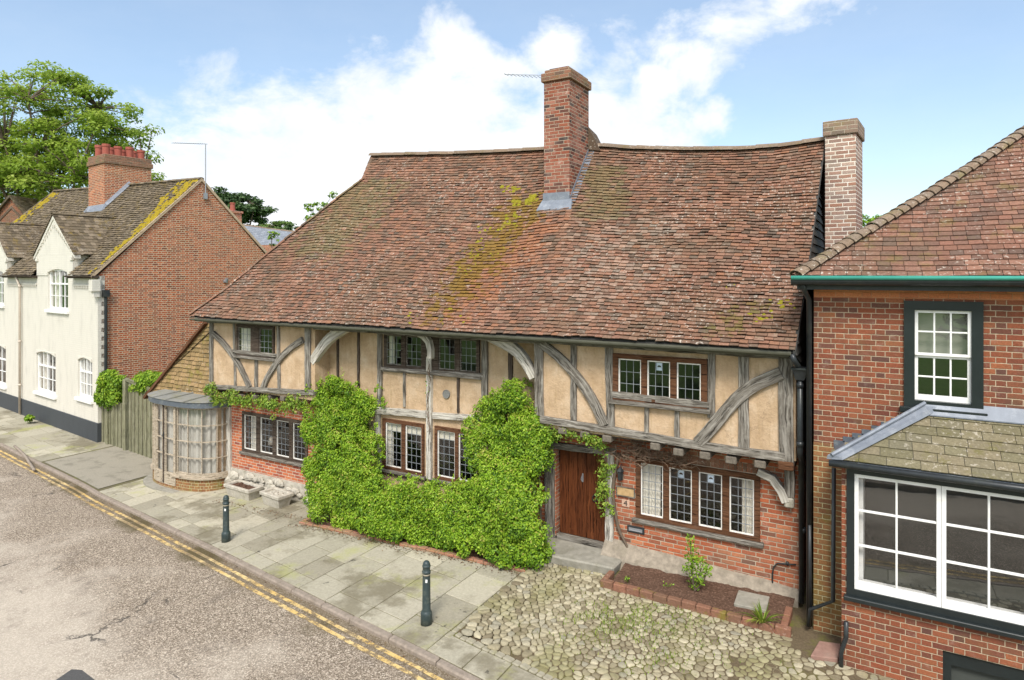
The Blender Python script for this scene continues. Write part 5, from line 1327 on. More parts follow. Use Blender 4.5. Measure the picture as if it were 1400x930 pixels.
for nm, wn, cols, rows in (('window', w_top, 2, 3), ('window', w_l, 2, 3), ('window', w_r, 2, 3), ('window', w_ll, 2, 3), ('window', w_tl, 2, 3)):
    x0, x1, z0, z1 = wn; f = MB(); mid = x0+(x1-x0)*.5; zs = z0+(z1-z0)*.64
    y = .05; b = .07
    holed(f, (x0, x1, z0, z1), [(x0+b, mid-.025, z0+b+.03, zs-.03), (mid+.025, x1-b, z0+b+.03, zs-.03), (x0+b, mid-.025, zs+.03, z1-b), (mid+.025, x1-b, zs+.03, z1-b)], y, y+.09)
    for lo_, hi_ in ((x0+b, mid-.025), (mid+.025, x1-b)):
        c = (lo_+hi_)/2; f.box(c-.011, c+.011, y+.01, y+.05, zs+.03, z1-b)
        f.box(c-.011, c+.011, y+.01, y+.05, z0+b, zs-.03); f.box(lo_, hi_, y+.012, y+.048, (z0+b+zs)/2-.011, (z0+b+zs)/2+.011)
    fo = f.build('window', M['white_paint'], cot, local=True, bevel=.005)
    gp = MB(); gp.face([(x0+b, y+.04, z0+b), (x1-b, y+.04, z0+b), (x1-b, y+.04, z1-b), (x0+b, y+.04, z1-b)]); gp.build('glass_pane', M['glass'], fo, local=True)
    s_ = MB(); s_.box(x0-.12, x1+.12, -.10, .06, z0-.12, z0-.003); s_.build('sill', M['white_paint'], fo, local=True, bevel=.012)
    # segmental head cut across the top of the opening
    hh = MB(); n = 10; xm, rw = (x0+x1)/2, (x1-x0)/2
    for i in range(n):
        a, c = -1+2*i/n, -1+2*(i+1)/n; za, zc = z1-.13*a*a, z1-.13*c*c
        hh.hexa([(xm+rw*a, -.028, za), (xm+rw*c, -.028, zc), (xm+rw*c, .14, zc), (xm+rw*a, .14, za), (xm+rw*a, -.028, z1+.003), (xm+rw*c, -.028, z1+.003), (xm+rw*c, .14, z1+.003), (xm+rw*a, .14, z1+.003)])
    hh.build('window_head', M['cream_brick'], fo, local=True)
    cv = MB()
    V = []
    for i in range(17): xx = x0+(x1-x0)*i/16; V += [(xx, y+.17+.02*math.sin(i*1.5), z0), (xx, y+.17+.02*math.sin(i*1.5), z1)]
    cv.grid(V, [(2*i, 2*i+2, 2*i+3, 2*i+1) for i in list(range(0, 6))]); cv.build('curtain', M['curtain'], fo, local=True, smooth=True)
# gutters, dentil course, downpipes
a1, b1 = L_y(48, 374, -.25).x, L_y(98, 377, -.25).x; a1, b1 = _ax-_hw+.14, _ax+_hw-.14; segs = [(-LEN, a1+DX), (b1+DX, a1), (b1, .12)]
for xa, xb in segs:
    gt = MB(); V = []
    for X in (xa, xb):
        for k in range(6): an = math.pi+math.pi*k/5; V.append((X, -.27+.06*math.cos(an), LE+.0+.06*math.sin(an)))
    gt.grid(V, [(k, k+1, 7+k, 6+k) for k in range(5)]); gt.box(xa, xb, -.21, -.0, LE-.10, LE-.01); gt.build('gutter', M['oak_dark'], cot, local=True)
dn = MB(); zc = LE-.38
for xa, xb in ((-LEN, a1+DX), (b1+DX, a1), (b1, -.05)):
    dn.box(xa+.05, xb-.05, -.05, .0, zc, zc+.06)
    X = xa+.1
    while X < xb-.1: dn.box(X, X+.07, -.045, .0, zc-.075, zc-.003); X += .14
dn.build('dentil_course', M['cream_brick'], cot, local=True)
d1 = L_y(27, 460, -.09); dp = MB(); dp.tube([(d1.x, -.22, LE-.05), (d1.x, -.09, LE-.45), (d1.x, -.09, .05)], .045, 10)
for z_ in (LE-.5, 3.0, 1.2): dp.tube([(d1.x, -.09, z_), (d1.x, -.09, z_+.09)], .058, 10)
dp.build('downpipe', M['grey_pipe'], cot, local=True, smooth=True)
dp = MB(); zt = L_x(150, 405, .06).z; dp.tube([(.07, .22, zt), (.07, .22, -.2)], .05, 10); dp.box(.0, .15, .12, .32, zt-.02, zt+.22); dp.build('downpipe', M['black_iron'], cot, local=True)
kn = MB(); kn.box(-.14, .13, -.24, .04, LE-.55, LE-.14); kn.box(-.10, .09, -.17, .03, LE-.75, LE-.551); kn.build('kneeler', M['cream_brick'], cot, local=True, bevel=.01)
# gable aerial
p0 = L_x(281, 268, .08); p1 = L_x(281, 197, .08); ae = MB(); ae.tube([p0, (p0.x, p0.y, p1.z)], .02, 6); q1 = Vector((p0.x, p0.y, p1.z+.0)); q2 = LI @ on_plane(236, 195.5, LM @ q1, Vector((SY, -CY, 0)))
ae.tube([q1+(q1-q2)*.06, q2], .012, 5); dq = (q2-q1).normalized(); sd_ = dq.cross(Vector((0, 0, 1)))
for i in range(14):
    c_ = q1.lerp(q2, (i+1)/14.5); ae.tube([c_+Vector((0, 0, -.045))-sd_*.16, c_+Vector((0, 0, .045))+sd_*.16], .009, 4)
ae.box(p0.x-.05, p0.x+.03, p0.y-.07, p0.y+.07, p0.z-.12, p0.z+.12); ae.build('aerial', M['galv'], cot, local=True)
fl_ = MB(); v_ = L_x(309, 385, .1); fl_.tube([(.0, v_.y, v_.z), (.12, v_.y, v_.z), (.14, v_.y, v_.z+.12)], .07, 8); fl_.build('boiler_flue', M['galv'], cot, local=True)
# chimney with six pots
c1 = L_y(143, 255, RY-1.0); cz = L_y(143, 210, RY-1.0).z; x1 = c1.x; x0 = L_y(121, 255, RY-1.0).x; yb = L_x(207, 240, x1).y
ck = MB(); ck.box(x0, x1, RY-1.0, yb, LE+1.0, cz-.42)
ch = ck.build('chimney', M['brick_gable'], cot, local=True, label='broad brick chimney carrying red clay pots')
cp = MB(); cp.box(x0-.06, x1+.06, RY-1.06, yb+.06, cz-.418, cz-.2); cp.box(x0-.02, x1+.02, RY-1.02, yb+.02, cz-.198, cz); cp.build('chimney_cap', M['cap_moss'], ch, local=True, bevel=.02)
LLn = yb-(RY-1.0)
for i in range(4):
    for sx in (.28, .72):
        pt = MB(); h = .50+random.uniform(-.05, .06); pt.lathe([(.15, -.02), (.15, h*.75), (.17, h*.78), (.17, h), (.13, h), (.13, h-.1)], (x0+(x1-x0)*sx, RY-1.0+LLn*(i+.5)/4, cz), 14); pt.build('chimney_pot', M['terracotta'], ch, local=True, smooth=False)
fl_ = MB()
for i in range(int((min(yb, RY)-(RY-1.0))/.1)):
    y0_ = RY-1.0+i*.1; v = (y0_+.22)/(RY+.22); z_ = S_l(x1, v).z
    fl_.hexa([(x1, y0_, z_+.03), (x1+.22, y0_, z_+.03), (x1+.22, y0_+.1, z_+.13), (x1, y0_+.1, z_+.13), (x1, y0_, z_+.20), (x1+.23, y0_, z_+.055), (x1+.23, y0_+.1, z_+.155), (x1, y0_+.1, z_+.30)])
v = (RY-1.2+.22)/(RY+.22); z_ = S_l(x1, v).z; fl_.hexa([(x0-.1, RY-1.22, z_+.02), (x1+.25, RY-1.22, z_+.02), (x1+.2, RY-1.0, z_+.2), (x0-.05, RY-1.0, z_+.2), (x0-.1, RY-1.22, z_+.05), (x1+.25, RY-1.22, z_+.05), (x1+.1, RY-1.01, z_+.36), (x0-.0, RY-1.01, z_+.36)])
fl_.build('flashing', M['lead'], ch, local=True)

# ------------------------------------------------------------------ red brick shop house (right)
YR, YBAY = 10.31, 9.57
shop = thing('brick_shop_house', 'red brick house with a hipped plum tile roof and a large white-barred shop window', 'house', (1.5, YR, 0))
XL, XR = -.90, 7.0
uw = (on_y(1237, 480, YR).x, on_y(1343, 480, YR).x, on_y(1290, 557, YR).z, on_y(1290, 413, YR).z)
bxl = -.50; bxr = 3.3
w_ = MB(); holed(w_, (XL, XR, -.1, 4.86), [uw, (bxl+.1, bxr-.1, .9, 2.9), (bxl+.1, bxr-.1, -.09, .6)], YR, YR+.25); w_.build('brick_wall', M['brick_right'], shop)
w_ = MB(); w_.box(XL, XR, YR-.002, YR+.25, 4.862, 5.12); w_.build('eaves_course', M['brick_orange_rub'], shop)
w_ = MB(); w_.box(XL+.001, XL+.25, YR+.251, 18, -.1, 5.1); w_.box(XL+.26, XR, 17.75, 18, -.1, 5.1); w_.box(XR-.25, XR-.001, YR+.251, 17.7, -.1, 5.1); w_.build('side_wall', M['brick_right'], shop)
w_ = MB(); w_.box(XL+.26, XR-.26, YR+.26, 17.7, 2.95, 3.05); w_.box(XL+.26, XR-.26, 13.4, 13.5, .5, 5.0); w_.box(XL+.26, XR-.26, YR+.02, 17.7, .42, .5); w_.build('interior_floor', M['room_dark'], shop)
# mossy lower corner strip
w_ = MB(); w_.box(XL-.004, bxl-.02, YR-.006, YR-.001, -.1, 2.75); w_.build('corner_brick', M['brick_mossy'], shop)
# upper sash
f = MB(); x0, x1, z0, z1 = uw; b = .115
holed(f, (x0-.01, x1+.01, z0-.02, z1+.01), [(x0+b, x1-b, z0+b*.6, z1-b)], YR-.035, YR+.12); f.box(x0-.06, x1+.05, YR-.09, YR+.0, z0-.10, z0-.022)
uo = f.build('window', M['black_paint'], shop, bevel=.008, label='white-barred sash window in a black frame')
xa, xb, za, zb = x0+b, x1-b, z0+b*.6, z1-b; s_ = MB(); zm = (za+zb)/2+.0
for (A, B, yy) in ((za, zm, .035), (zm, zb, .0)):
    bb = .04; holed(s_, (xa+.002, xb-.002, A+.001, B), [(xa+bb, xb-bb, A+(.075 if A == za else .035), B-.035)], YR+yy, YR+yy+.034)
    for i in (1, 2): xx = xa+bb+(xb-xa-2*bb)*i/3; s_.box(xx-.011, xx+.011, YR+yy+.004, YR+yy+.03, A+.03, B-.03)
    zz = (A+B)/2+.015; s_.box(xa+bb, xb-bb, YR+yy+.006, YR+yy+.028, zz-.011, zz+.011)
s_.build('sash', M['white_paint'], uo, bevel=.004)
gp = MB()
for A, B, yy in ((za, zm, .055), (zm, zb, .02)): gp.face([(xa+.03, YR+yy, A), (xb-.03, YR+yy, A), (xb-.03, YR+yy, B), (xa+.03, YR+yy, B)])
gp.build('glass_pane', M['shop_glass'], uo)
bl = MB(); bl.box(xa-.02, xb+.02, YR+.16, YR+.165, zm-.05, zb+.05); bl.build('blind', simple('grey_roller_blind', (.30,.30,.26), .9, .1, 4, 0), uo)
# roof, hipped at this corner
hipA = Vector((-1.12, 10.0, 5.17)); sl_ = math.tan(R(37.3))
def S_r(s, v): return Vector((s, 10.0+3.8*v, 5.17+3.8*v*sl_-.03*math.sin(math.pi*v)+wob((s, v*3, 9), .8, .02)))
rf = MB(); lay_tiles(rf, S_r, lambda v: -1.12+3.8*v, lambda v: 7.3, 40, .168, lift=.02, jit=.004)
ro = rf.build('roof', M['tiles_right'], shop)
def S_rh(s, v): return Vector((-1.12+3.8*v, s, 5.17+3.8*v*sl_))
rf = MB(); lay_tiles(rf, S_rh, lambda v: 10.0+3.8*v, lambda v: 18.3-3.8*v, 40, .2, lift=.02, nrm=Vector((-1, 0, 1))); rf.build('roof_slope', M['tiles_right'], ro)
ub = MB(); e = Vector((0, 0, -.035)); A, B, C, D = Vector((-1.12, 10.0, 5.17)), Vector((7.3, 10.0, 5.17)), Vector((7.3, 13.8, 5.17+3.8*sl_)), Vector((2.68, 13.8, 5.17+3.8*sl_))
E_, F_, G_ = Vector((-1.12, 18.3, 5.17)), Vector((7.3, 18.3, 5.17)), Vector((2.68, 14.5, 5.17+3.8*sl_))
ub.face([A+e, B+e, C+e, D+e]); ub.face([E_+e, A+e, D+e, G_+e]); ub.face([F_+e, E_+e, G_+e, C+e]); ub.face([A+e*2, E_+e*2, F_+e*2, B+e*2]); ub.build('rafter_board', M['board'], ro)
hg = MB(); ridge_tiles(hg, [S_r(-1.12+3.8*v, v)+Vector((0, 0, .05)) for v in np.linspace(0, 1, 14)], .11, .17, .6, step=.03); hg.build('hip_tile', M['ridge'], ro)
gt = MB(); V = []
for X in (-1.16, 7.3):
    for k in range(8): an = math.pi*.95+math.pi*1.1*k/7; V.append((X, 9.97+.075*math.cos(an), 5.12+.075*math.sin(an)))
gt.grid(V, [(k, k+1, 9+k, 8+k) for k in range(7)]); gt.prism([(-1.165, 9.89, 5.14), (-1.165, 10.05, 5.14), (-1.165, 10.04, 5.06), (-1.165, 9.97, 5.035), (-1.165, 9.91, 5.06)], (.01, 0, 0))
lipb = MB(); lipb.tube([(-1.16, 9.90, 5.15), (7.3, 9.90, 5.15)], .030, 8)
gt.box(-1.1, 7.2, 10.06, YR-.005, 4.98, 5.12); go = gt.build('gutter', M['black_iron'], shop); lipb.build('gutter_highlight', M['green_gutter'], go, smooth=True)  # brighter green bead along the top is the gutter's highlight put into colour
dp = MB(); dp.tube([(-1.02, 10.02, 5.06), (-1.0, 10.1, 4.95), (-.96, YR-.02, 4.82), (-.96, YR-.02, .05)], .038, 8); dp.build('downpipe', M['black_iron'], shop, smooth=True)
# shop bay
zr0 = on_y(1143, 628, YBAY-.12).z
b_ = MB(); cz0 = on_y(1288, 889, YBAY).z; cx0_ = on_y(1289, 900, YBAY).x
sz0 = on_y(1175, 806, YBAY).z; szt = on_y(1175, 648, YBAY).z; sx0 = on_y(1168, 720, YBAY).x
holed(b_, (bxl, bxr, -.1, sz0-.09), [(cx0_, bxr-.5, -.099, cz0)], YBAY, YBAY+.22); b_.box(bxl+.001, bxl+.2, YBAY+.221, YR-.002, -.1, sz0-.09); b_.box(bxr-.2, bxr-.001, YBAY+.221, YR-.002, -.1, sz0-.09)
bay = b_.build('shop_bay', M['brick_right'], shop, label='projecting shop window bay under a stone slate roof')
st_ = MB(); st_.box(bxl, sx0-.09, YBAY+.002, YR-.003, sz0-.088, szt+.07); st_.build('bay_pier', M['brick_right'], bay)
units = [(sx0, on_y(1287, 740, YBAY).x)]; uw_ = units[0][1]-units[0][0]
for i in range(2): units.append((units[-1][1], units[-1][1]+uw_))
xe = units[-1][1]
f = MB(); holed(f, (sx0-.09, xe+.09, sz0-.09, szt+.09), [(sx0, xe, sz0, szt)], YBAY-.03, YBAY+.10); f.box(sx0-.12, xe+.12, YBAY-.09, YBAY+.0, sz0-.15, sz0-.092); f.box(bxl-.02, xe+.14, YBAY-.08, YR-.01, szt+.092, zr0-.035)
f.build('bay_frame', M['black_paint'], bay, bevel=.008)
st_ = MB(); st_.box(xe+.092, bxr, YBAY+.002, YR-.003, sz0-.088, szt+.0925); st_.build('bay_pier', M['brick_right'], bay)
sh = MB()
for a, b2 in units:
    m_ = (a+b2)/2; r1, r2 = sz0+.105+(szt-sz0-.15)*.345, sz0+.105+(szt-sz0-.15)*.68
    holed(sh, (a+.002, b2-.002, sz0+.001, szt-.001), [(a+.05, b2-.05, sz0+.105, szt-.045)], YBAY-.012, YBAY+.05)
    sh.box(m_-.012, m_+.012, YBAY-.006, YBAY+.045, sz0+.1, szt-.04)
    for z_ in (r1, r2): sh.box(a+.05, b2-.05, YBAY-.004, YBAY+.043, z_-.012, z_+.012)
sho = sh.build('shop_window', M['white_paint'], bay, bevel=.004)
gp = MB(); gp.face([(sx0, YBAY+.02, sz0), (xe, YBAY+.02, sz0), (xe, YBAY+.02, szt), (sx0, YBAY+.02, szt)]); gp.build('glass_pane', M['shop_glass'], bay)
ir = MB(); ir.box(sx0-.02, sx0+.10, YBAY+.12, YR+.3, sz0-.1, szt+.05); ir.box(sx0-.05, xe+.05, YBAY+.12, YBAY+.24, sz0-.05, sz0+.05); ir.build('window_reveal', M['white_paint'], bay); ib = MB(); ib.box(sx0+.11, xe, YBAY+.245, YR+.6, sz0-.06, sz0-.01); ib.box(sx0+.11, xe, YR+.6, YR+.62, sz0-.1, szt+.1); ib.build('dark_window_board', M['room_dark'], bay)  # added dark board and back sheet stand in for the interior's darkness
# bay roof of stone slates with a lead hip
za_, ya_ = zr0, YBAY-.14; zt_ = on_y(1262, 561, YR).z; xlft = bxl-.12; hx1 = on_y(1262, 561, YR).x
def S_b(s, v): return Vector((s, ya_+(YR-ya_)*v, za_+(zt_-za_)*v))
rb = MB(); lay_tiles(rb, S_b, lambda v: xlft+(hx1-xlft)*v, lambda v: bxr+.1, 7, .30, lift=.02, jit=.003, wj=.3, over=1.1)
rbo = rb.build('bay_roof', M['slate_stone'], bay)
ub = MB(); ub.face([(xlft, ya_, za_-.02), (bxr+.1, ya_, za_-.02), (bxr+.1, YR, zt_-.02), (hx1, YR, zt_-.02)]); ub.face([(xlft, YR, za_-.02), (xlft, ya_, za_-.02), (hx1, YR, zt_-.02)]); ub.build('bay_roof_deck', M['lead_dark'], rbo)
lh = MB(); A, B = Vector((xlft-.02, ya_-.03, za_+.015)), Vector((hx1, YR-.01, zt_+.045)); dr_ = Vector((.15, .0, .0))
lh.hexa([A+Vector((-.03, .03, -.02)), A+Vector((.16, -.01, .0)), B+Vector((.20, -.02, -.0)), B+Vector((-.06, 0, -.06)), A+Vector((-.02, .03, .03)), A+Vector((.15, .0, .035)), B+Vector((.17, -.02, .04)), B+Vector((-.03, 0, .05))])
lh.tube([A+Vector((.03, .01, .045)), B+Vector((.02, -.02, .06))], .026, 8)
lh.hexa([(hx1, YR-.12, zt_-.045), (bxr+.1, YR-.12, zt_-.045), (bxr+.1, YR-.005, zt_+.05), (hx1, YR-.005, zt_+.05), (hx1, YR-.12, zt_-.03), (bxr+.1, YR-.12, zt_-.03), (bxr+.1, YR-.006, zt_+.13), (hx1, YR-.006, zt_+.13)])
lh.build('lead_flashing', M['lead'], rbo)
sf = MB()
for i in range(9):
    t = i/9; x_ = xlft+(hx1-xlft)*t; z_ = za_+(zt_-za_)*t; sf.box(x_-.02, x_+.12, YR-.012, YR-.003, z_-.06, z_+.055)
sf.build('stepped_flashing', M['lead_dark'], rbo)
gt = MB(); gt.tube([(xlft-.02, ya_-.04, za_-.045), (bxr+.12, ya_-.04, za_-.045)], .042, 10); gt.build('bay_gutter', M['black_iron'], rbo, smooth=True)
# cellar window
cf = MB(); holed(cf, (cx0_, bxr-.5, -.05, cz0), [(cx0_+.09, (cx0_+bxr-.5)/2, 0.0, cz0-.17), ((cx0_+bxr-.5)/2+.06, bxr-.6, 0.0, cz0-.17)], YBAY+.03, YBAY+.13); cf.build('cellar_window', M['black_paint'], bay, bevel=.006)
cg = MB(); cg.box(cx0_+.02, bxr-.52, YBAY+.10, YBAY+.11, -.04, cz0-.02); cg.build('cellar_glass', M['room_dark'], bay)
# downpipes of the bay
dp = MB(); P_ = lambda a, b: on_y(a, b, YBAY+.0)
pl1 = [P_(1141, 640), P_(1141, 815)]; x_ = bxl-.06
q1, q2 = on_y(1140, 640, YR-.25), on_y(1139, 822, YR-.25); q3 = on_y(1108, 833, YR-.12); q4 = on_y(1107, 718, YR-.1)
dp.tube([q1, q2, q3, on_y(1105, 856, YR-.12)], .028, 8); dp.tube([q4, q3+Vector((0, .01, .0))], .024, 8); dp.build('downpipe', M['black_iron'], shop, smooth=True)
dp = MB(); a, b = on_y(1157, 850, YBAY-.04), on_y(1150, 905, YBAY-.04); dp.tube([a, (a.x, a.y, a.z-.2), (b.x, b.y, .18), (b.x, b.y, -.02)], .028, 8); dp.build('waste_pipe', M['black_iron'], shop, smooth=True)
random.seed(21); np.random.seed(21)
# ------------------------------------------------------------------ climbing shrubs on the house
def inside(p, poly):
    x, y = p; c = False; j = len(poly)-1
    for i in range(len(poly)):
        xi, yi = poly[i]; xj, yj = poly[j]
        if (yi > y) != (yj > y) and x < (xj-xi)*(y-yi)/(yj-yi)+xi: c = not c
        j = i
    return c
def on_surf(px, py, Yf):
    Y = 10.5
    for _ in range(12):
        p = on_y(px, py, Y); Y = Yf(p.x, p.z)
    return on_y(px, py, Y)
def Y_hedge(x, z):
    t = min(max((z-g(x)-.15)/2.3, 0), 1); return 9.95+.75*t**1.3+.12*math.sin(x*2.3)+.08*math.sin(z*4+x*3)
def blobs_in(poly, n, Yf, r0=.12, r1=.27, shrink=True):
    xs = [p[0] for p in poly]; ys = [p[1] for p in poly]; out = []
    tries = 0
    while len(out) < n and tries < 60000:
        tries += 1
        q = (random.uniform(min(xs), max(xs)), random.uniform(min(ys), max(ys)))
        if not inside(q, poly): continue
        p = on_surf(q[0], q[1], Yf); r = random.uniform(r0, r1); rp = r*FPX/(-SY*p.x+CY*p.y)*.75
        if shrink and not all(inside((q[0]+rp*math.cos(a), q[1]+rp*math.sin(a)), poly) for a in (0, .8, 1.57, 2.36, 3.14, 3.93, 4.71, 5.5)):
            r = r0*.6; rp = r*FPX/12*.7
            if random.random() < .35 or not all(inside((q[0]+rp*math.cos(a), q[1]+rp*math.sin(a)), poly) for a in (0, 1.57, 3.14, 4.71)): continue
        out.append((p, r))
    return out
def blob_leaves(blobs, per, size, face=Vector((-.15, -.8, .55)), zmin=None, vol=.55, shoots=0):
    C = []; Nn = []; S = []; leaf_shade = []
    for c, r in blobs:
        n = int(per*(r/.2)**2); tone = random.gauss(0, .10)
        d = np.random.normal(size=(n, 3)); d /= np.linalg.norm(d, axis=1, keepdims=True)
        f = np.array(face); flip = (d@f) < -.25; d[flip] *= -1
        rad = r*np.random.uniform(vol, 1.12, n)**.8
        p = np.array(c)+d*rad[:, None]*np.array([1, .9, 1]); nn = d*.7+f*.5+np.random.normal(size=(n, 3))*.55
        C.append(p); Nn.append(nn); S.append(size*np.random.uniform(.6, 1.3, n)); leaf_shade.append(np.clip(.10+.42*(rad/r)+.16*d[:, 2]+tone+np.random.normal(size=n)*.19, 0, 1))  # shading put into leaf colour: darker inside the clump, lighter on top
        # loose shoots standing out from the mass
        for _ in range(shoots):
            v = np.random.normal(size=3); v /= np.linalg.norm(v); v = v if v@f > -.1 else -v
            v = v*.8+np.array([0, 0, .45]); m_ = 9; q = np.array(c)+v*(r*np.linspace(.8, random.uniform(1.3, 1.9), m_))[:, None]+np.random.normal(size=(m_, 3))*.014
            C.append(q); Nn.append(f+np.random.normal(size=(m_, 3))*.7); S.append(size*np.random.uniform(.6, 1.1, m_)); leaf_shade.append(np.clip(.72+np.random.normal(size=m_)*.15, 0, 1))
    C = np.vstack(C); Nn = np.vstack(Nn); S = np.concatenate(S); leaf_shade = np.concatenate(leaf_shade)
    if zmin is not None: k = C[:, 2] > zmin; C, Nn, S, leaf_shade = C[k], Nn[k], S[k], leaf_shade[k]
    return C, Nn, S, leaf_shade
def climber(name, label, cat, poly, n, per=300, size=.052, m_='leaf_hedge', Yf=Y_hedge, group=None, stems=(), r0=.09, r1=.21, core=True, behind=True):
    base = on_surf(*(sum(p[0] for p in poly)/len(poly), max(p[1] for p in poly)), Yf)
    t = thing(name, label, cat, (base.x, base.y+.3, g(base.x)), 0, group)
    bl = blobs_in(poly, n, Yf, r0, r1)
    if behind: bl += [(p+Vector((0, random.uniform(.2, .35), 0)), r) for p, r in bl[::2]]
    C, Nn, S, leaf_shade = blob_leaves(bl, per, size, shoots=2); k = C[:, 1] < YG-.02 if Yf is Y_hedge else C[:, 1] < 20
    C, Nn, S, leaf_shade = C[k], Nn[k], S[k], leaf_shade[k]
    foliage('foliage', C, Nn, S, M[m_], t, leaf_shade)
    if stems:
        sb = MB()
        for pts, r in stems: sb.tube(spline(pts, 12), [r*(1-.5*i/12) for i in range(13)], 6)
        sb.build('stem', M['bark'], t, smooth=True)
    return t
def hstem(px0, py0, px1, py1, r=.03):
    a, b = on_surf(px0, py0, Y_hedge), on_surf(px1, py1, Y_hedge); a.y += .45; b.y = min(b.y+.15, YG-.08); return ([a, a.lerp(b, .4)+Vector((random.uniform(-.1, .1), .1, 0)), b], r)
P_left = [(411, 600), (408, 548), (424, 524), (452, 512), (478, 522), (495, 530), (505, 545), (519, 520), (520, 545), (517, 600), (519, 645), (512, 738), (470, 728), (440, 719), (415, 709), (412, 650)]
P_right = [(642, 562), (654, 547), (672, 536), (690, 520), (712, 522), (728, 538), (738, 572), (757, 590), (755, 622), (746, 650), (742, 700), (746, 780), (715, 781), (680, 774), (640, 745), (632, 665), (638, 640), (630, 594)]
P_low = [(496, 650), (530, 650), (562, 655), (600, 663), (642, 663), (660, 770), (600, 757), (545, 744), (498, 733)]
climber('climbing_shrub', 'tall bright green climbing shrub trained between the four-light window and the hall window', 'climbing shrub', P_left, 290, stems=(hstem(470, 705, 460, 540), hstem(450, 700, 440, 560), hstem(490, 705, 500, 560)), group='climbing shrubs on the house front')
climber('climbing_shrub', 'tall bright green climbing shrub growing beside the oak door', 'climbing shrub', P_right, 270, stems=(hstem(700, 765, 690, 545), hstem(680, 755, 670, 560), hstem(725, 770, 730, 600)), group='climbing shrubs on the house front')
climber('low_hedge', 'low bright green hedge clipped below the white casement windows', 'hedge', P_low, 170, stems=(hstem(560, 730, 560, 660), hstem(610, 740, 615, 670)))
# vine trained along the left jetty, over the bow
def vine(name, label, px, width, Y, n, per, size, m_, r, stem_r=.014, cat='vine', droop=0):
    P = [on_y(a, b, Y(i) if callable(Y) else Y) for i, (a, b) in enumerate(px)]; c = spline(P, 40); mid = c[20]
    t = thing(name, label, cat, (mid.x, mid.y, mid.z))
    bl = []
    for _ in range(n):
        q = c[random.randrange(41)]; bl.append((q+Vector((random.gauss(0, .06), random.uniform(-.12, .06), random.gauss(-droop, width))), random.uniform(.6, 1.15)*r))
    C, Nn, S, leaf_shade = blob_leaves(bl, per, size, vol=.35); foliage('foliage', C, Nn, S, M[m_], t, leaf_shade)
    s = MB()
    for k in range(3): s.tube([p+Vector((random.gauss(0, .02), random.gauss(0, .02), random.gauss(0, .04))) for p in c[::2]], stem_r*random.uniform(.6, 1), 6)
    s.build('stem', M['twig'], t, smooth=True)
    return t
vine('vine', 'leafy vine trailing along the jetty above the bow window', [(288, 528), (300, 545), (325, 544), (350, 548), (385, 553), (412, 548)], .075, YU-.12, 120, 80, .065, 'leaf_vine', .12, droop=.02)
vine('door_creeper', 'creeper hanging over the head and right side of the oak door', [(738, 578), (765, 590), (800, 598), (820, 606), (829, 635), (826, 668), (832, 695)], .045, lambda i: YG-.35 if i < 4 else YG-.12, 150, 70, .052, 'leaf_vine', .095, cat='creeper')
vine('wall_creeper', 'thin creeper climbing the middle post of the hall', [(586, 500), (587, 525), (584, 555), (588, 590)], .03, YG-.1, 14, 22, .05, 'leaf_hedge', .05, .006, cat='creeper')
# dry tangle under the right jetty
t = thing('dry_creeper', 'bare brown creeper twigs tangled above the four-light window', 'creeper', on_y(885, 620, YG-.1))
tw = MB()
for _ in range(120):
    x0 = random.uniform(840, 935); y0 = 612+(x0-840)*.14+random.uniform(-9, 14); p = on_y(x0, y0, YG-random.uniform(.02, .25)); pts = [p]
    for k in range(4): p = p+Vector((random.uniform(-.14, .14), random.uniform(-.03, .03), random.uniform(-.08, .07))); p.y = min(p.y, YG-.02); pts.append(p)
    tw.tube(pts, random.uniform(.004, .009), 4, caps=False)
tw.build('twig', M['twig'], t)
st_ = MB(); st_.tube(spline([on_y(846, 620, YG-.06), on_y(838, 670, YG-.06), on_y(845, 720, YG-.05), on_y(858, 750, YG-.06), on_y(862, 782, YG-.12)], 16), [.03]*10+[.022]*7, 7); st_.build('stem', M['bark'], t, smooth=True)

M['coping'] = tiles_mat('worn_coping_brick', [(.17,.085,.055), (.24,.115,.075), (.20,.10,.065), (.14,.085,.055)], moss=.7, lichen=.3, dark=.3)
# ------------------------------------------------------------------ planted beds
def edging(mb, P0, P1, wd, z0, z1, L=.215):
    P0, P1 = Vector(P0), Vector(P1); n = max(1, int((P1-P0).length/L)); d = (P1-P0)/n; nn = Vector((-d.y, d.x, 0)).normalized()*wd
    for i in range(n):
        a, b = P0+d*(i+.02), P0+d*(i+.98); h = random.uniform(-.008, .008); o = nn*random.uniform(-.04, .04)
        q = [a+o, b+o, b+nn+o, a+nn+o]; ga, gb_ = g(a.x), g(b.x)
        mb.hexa([(p.x, p.y, g(p.x)+z0) for p in q]+[(p.x, p.y, g(p.x)+z1+h) for p in q], random.random())
eb = thing('brick_edging', 'mossy brick edging round the soil bed beside the doorstep', 'brick edging', (-2.6, 9.95, 0))
e_ = MB(); edging(e_, (-4.10, 9.93, 0), (-1.16, 9.90, 0), .105, -.05, .115); edging(e_, (-1.22, 10.01, 0), (-1.22, 10.6, 0), .10, -.05, .115); edging(e_, (-4.0, 10.04, 0), (-4.0, 10.36, 0), .10, -.05, .115)
e_.build('coping_brick', M['coping'], eb, bevel=.012)
e_ = MB(); edging(e_, (-4.08, 9.945, 0), (-1.17, 9.915, 0), .085, -.06, .045, 1.45); edging(e_, (-1.225, 10.02, 0), (-1.225, 10.6, 0), .085, -.06, .045); e_.build('base_course', M['brick_edging'], eb)
hb = thing('brick_edging', 'low worn brick edging along the foot of the climbing shrubs', 'brick edging', (-8.4, 9.85, g(-8.4)))
pa, pb = on_g(408, 716), on_g(718, 784)
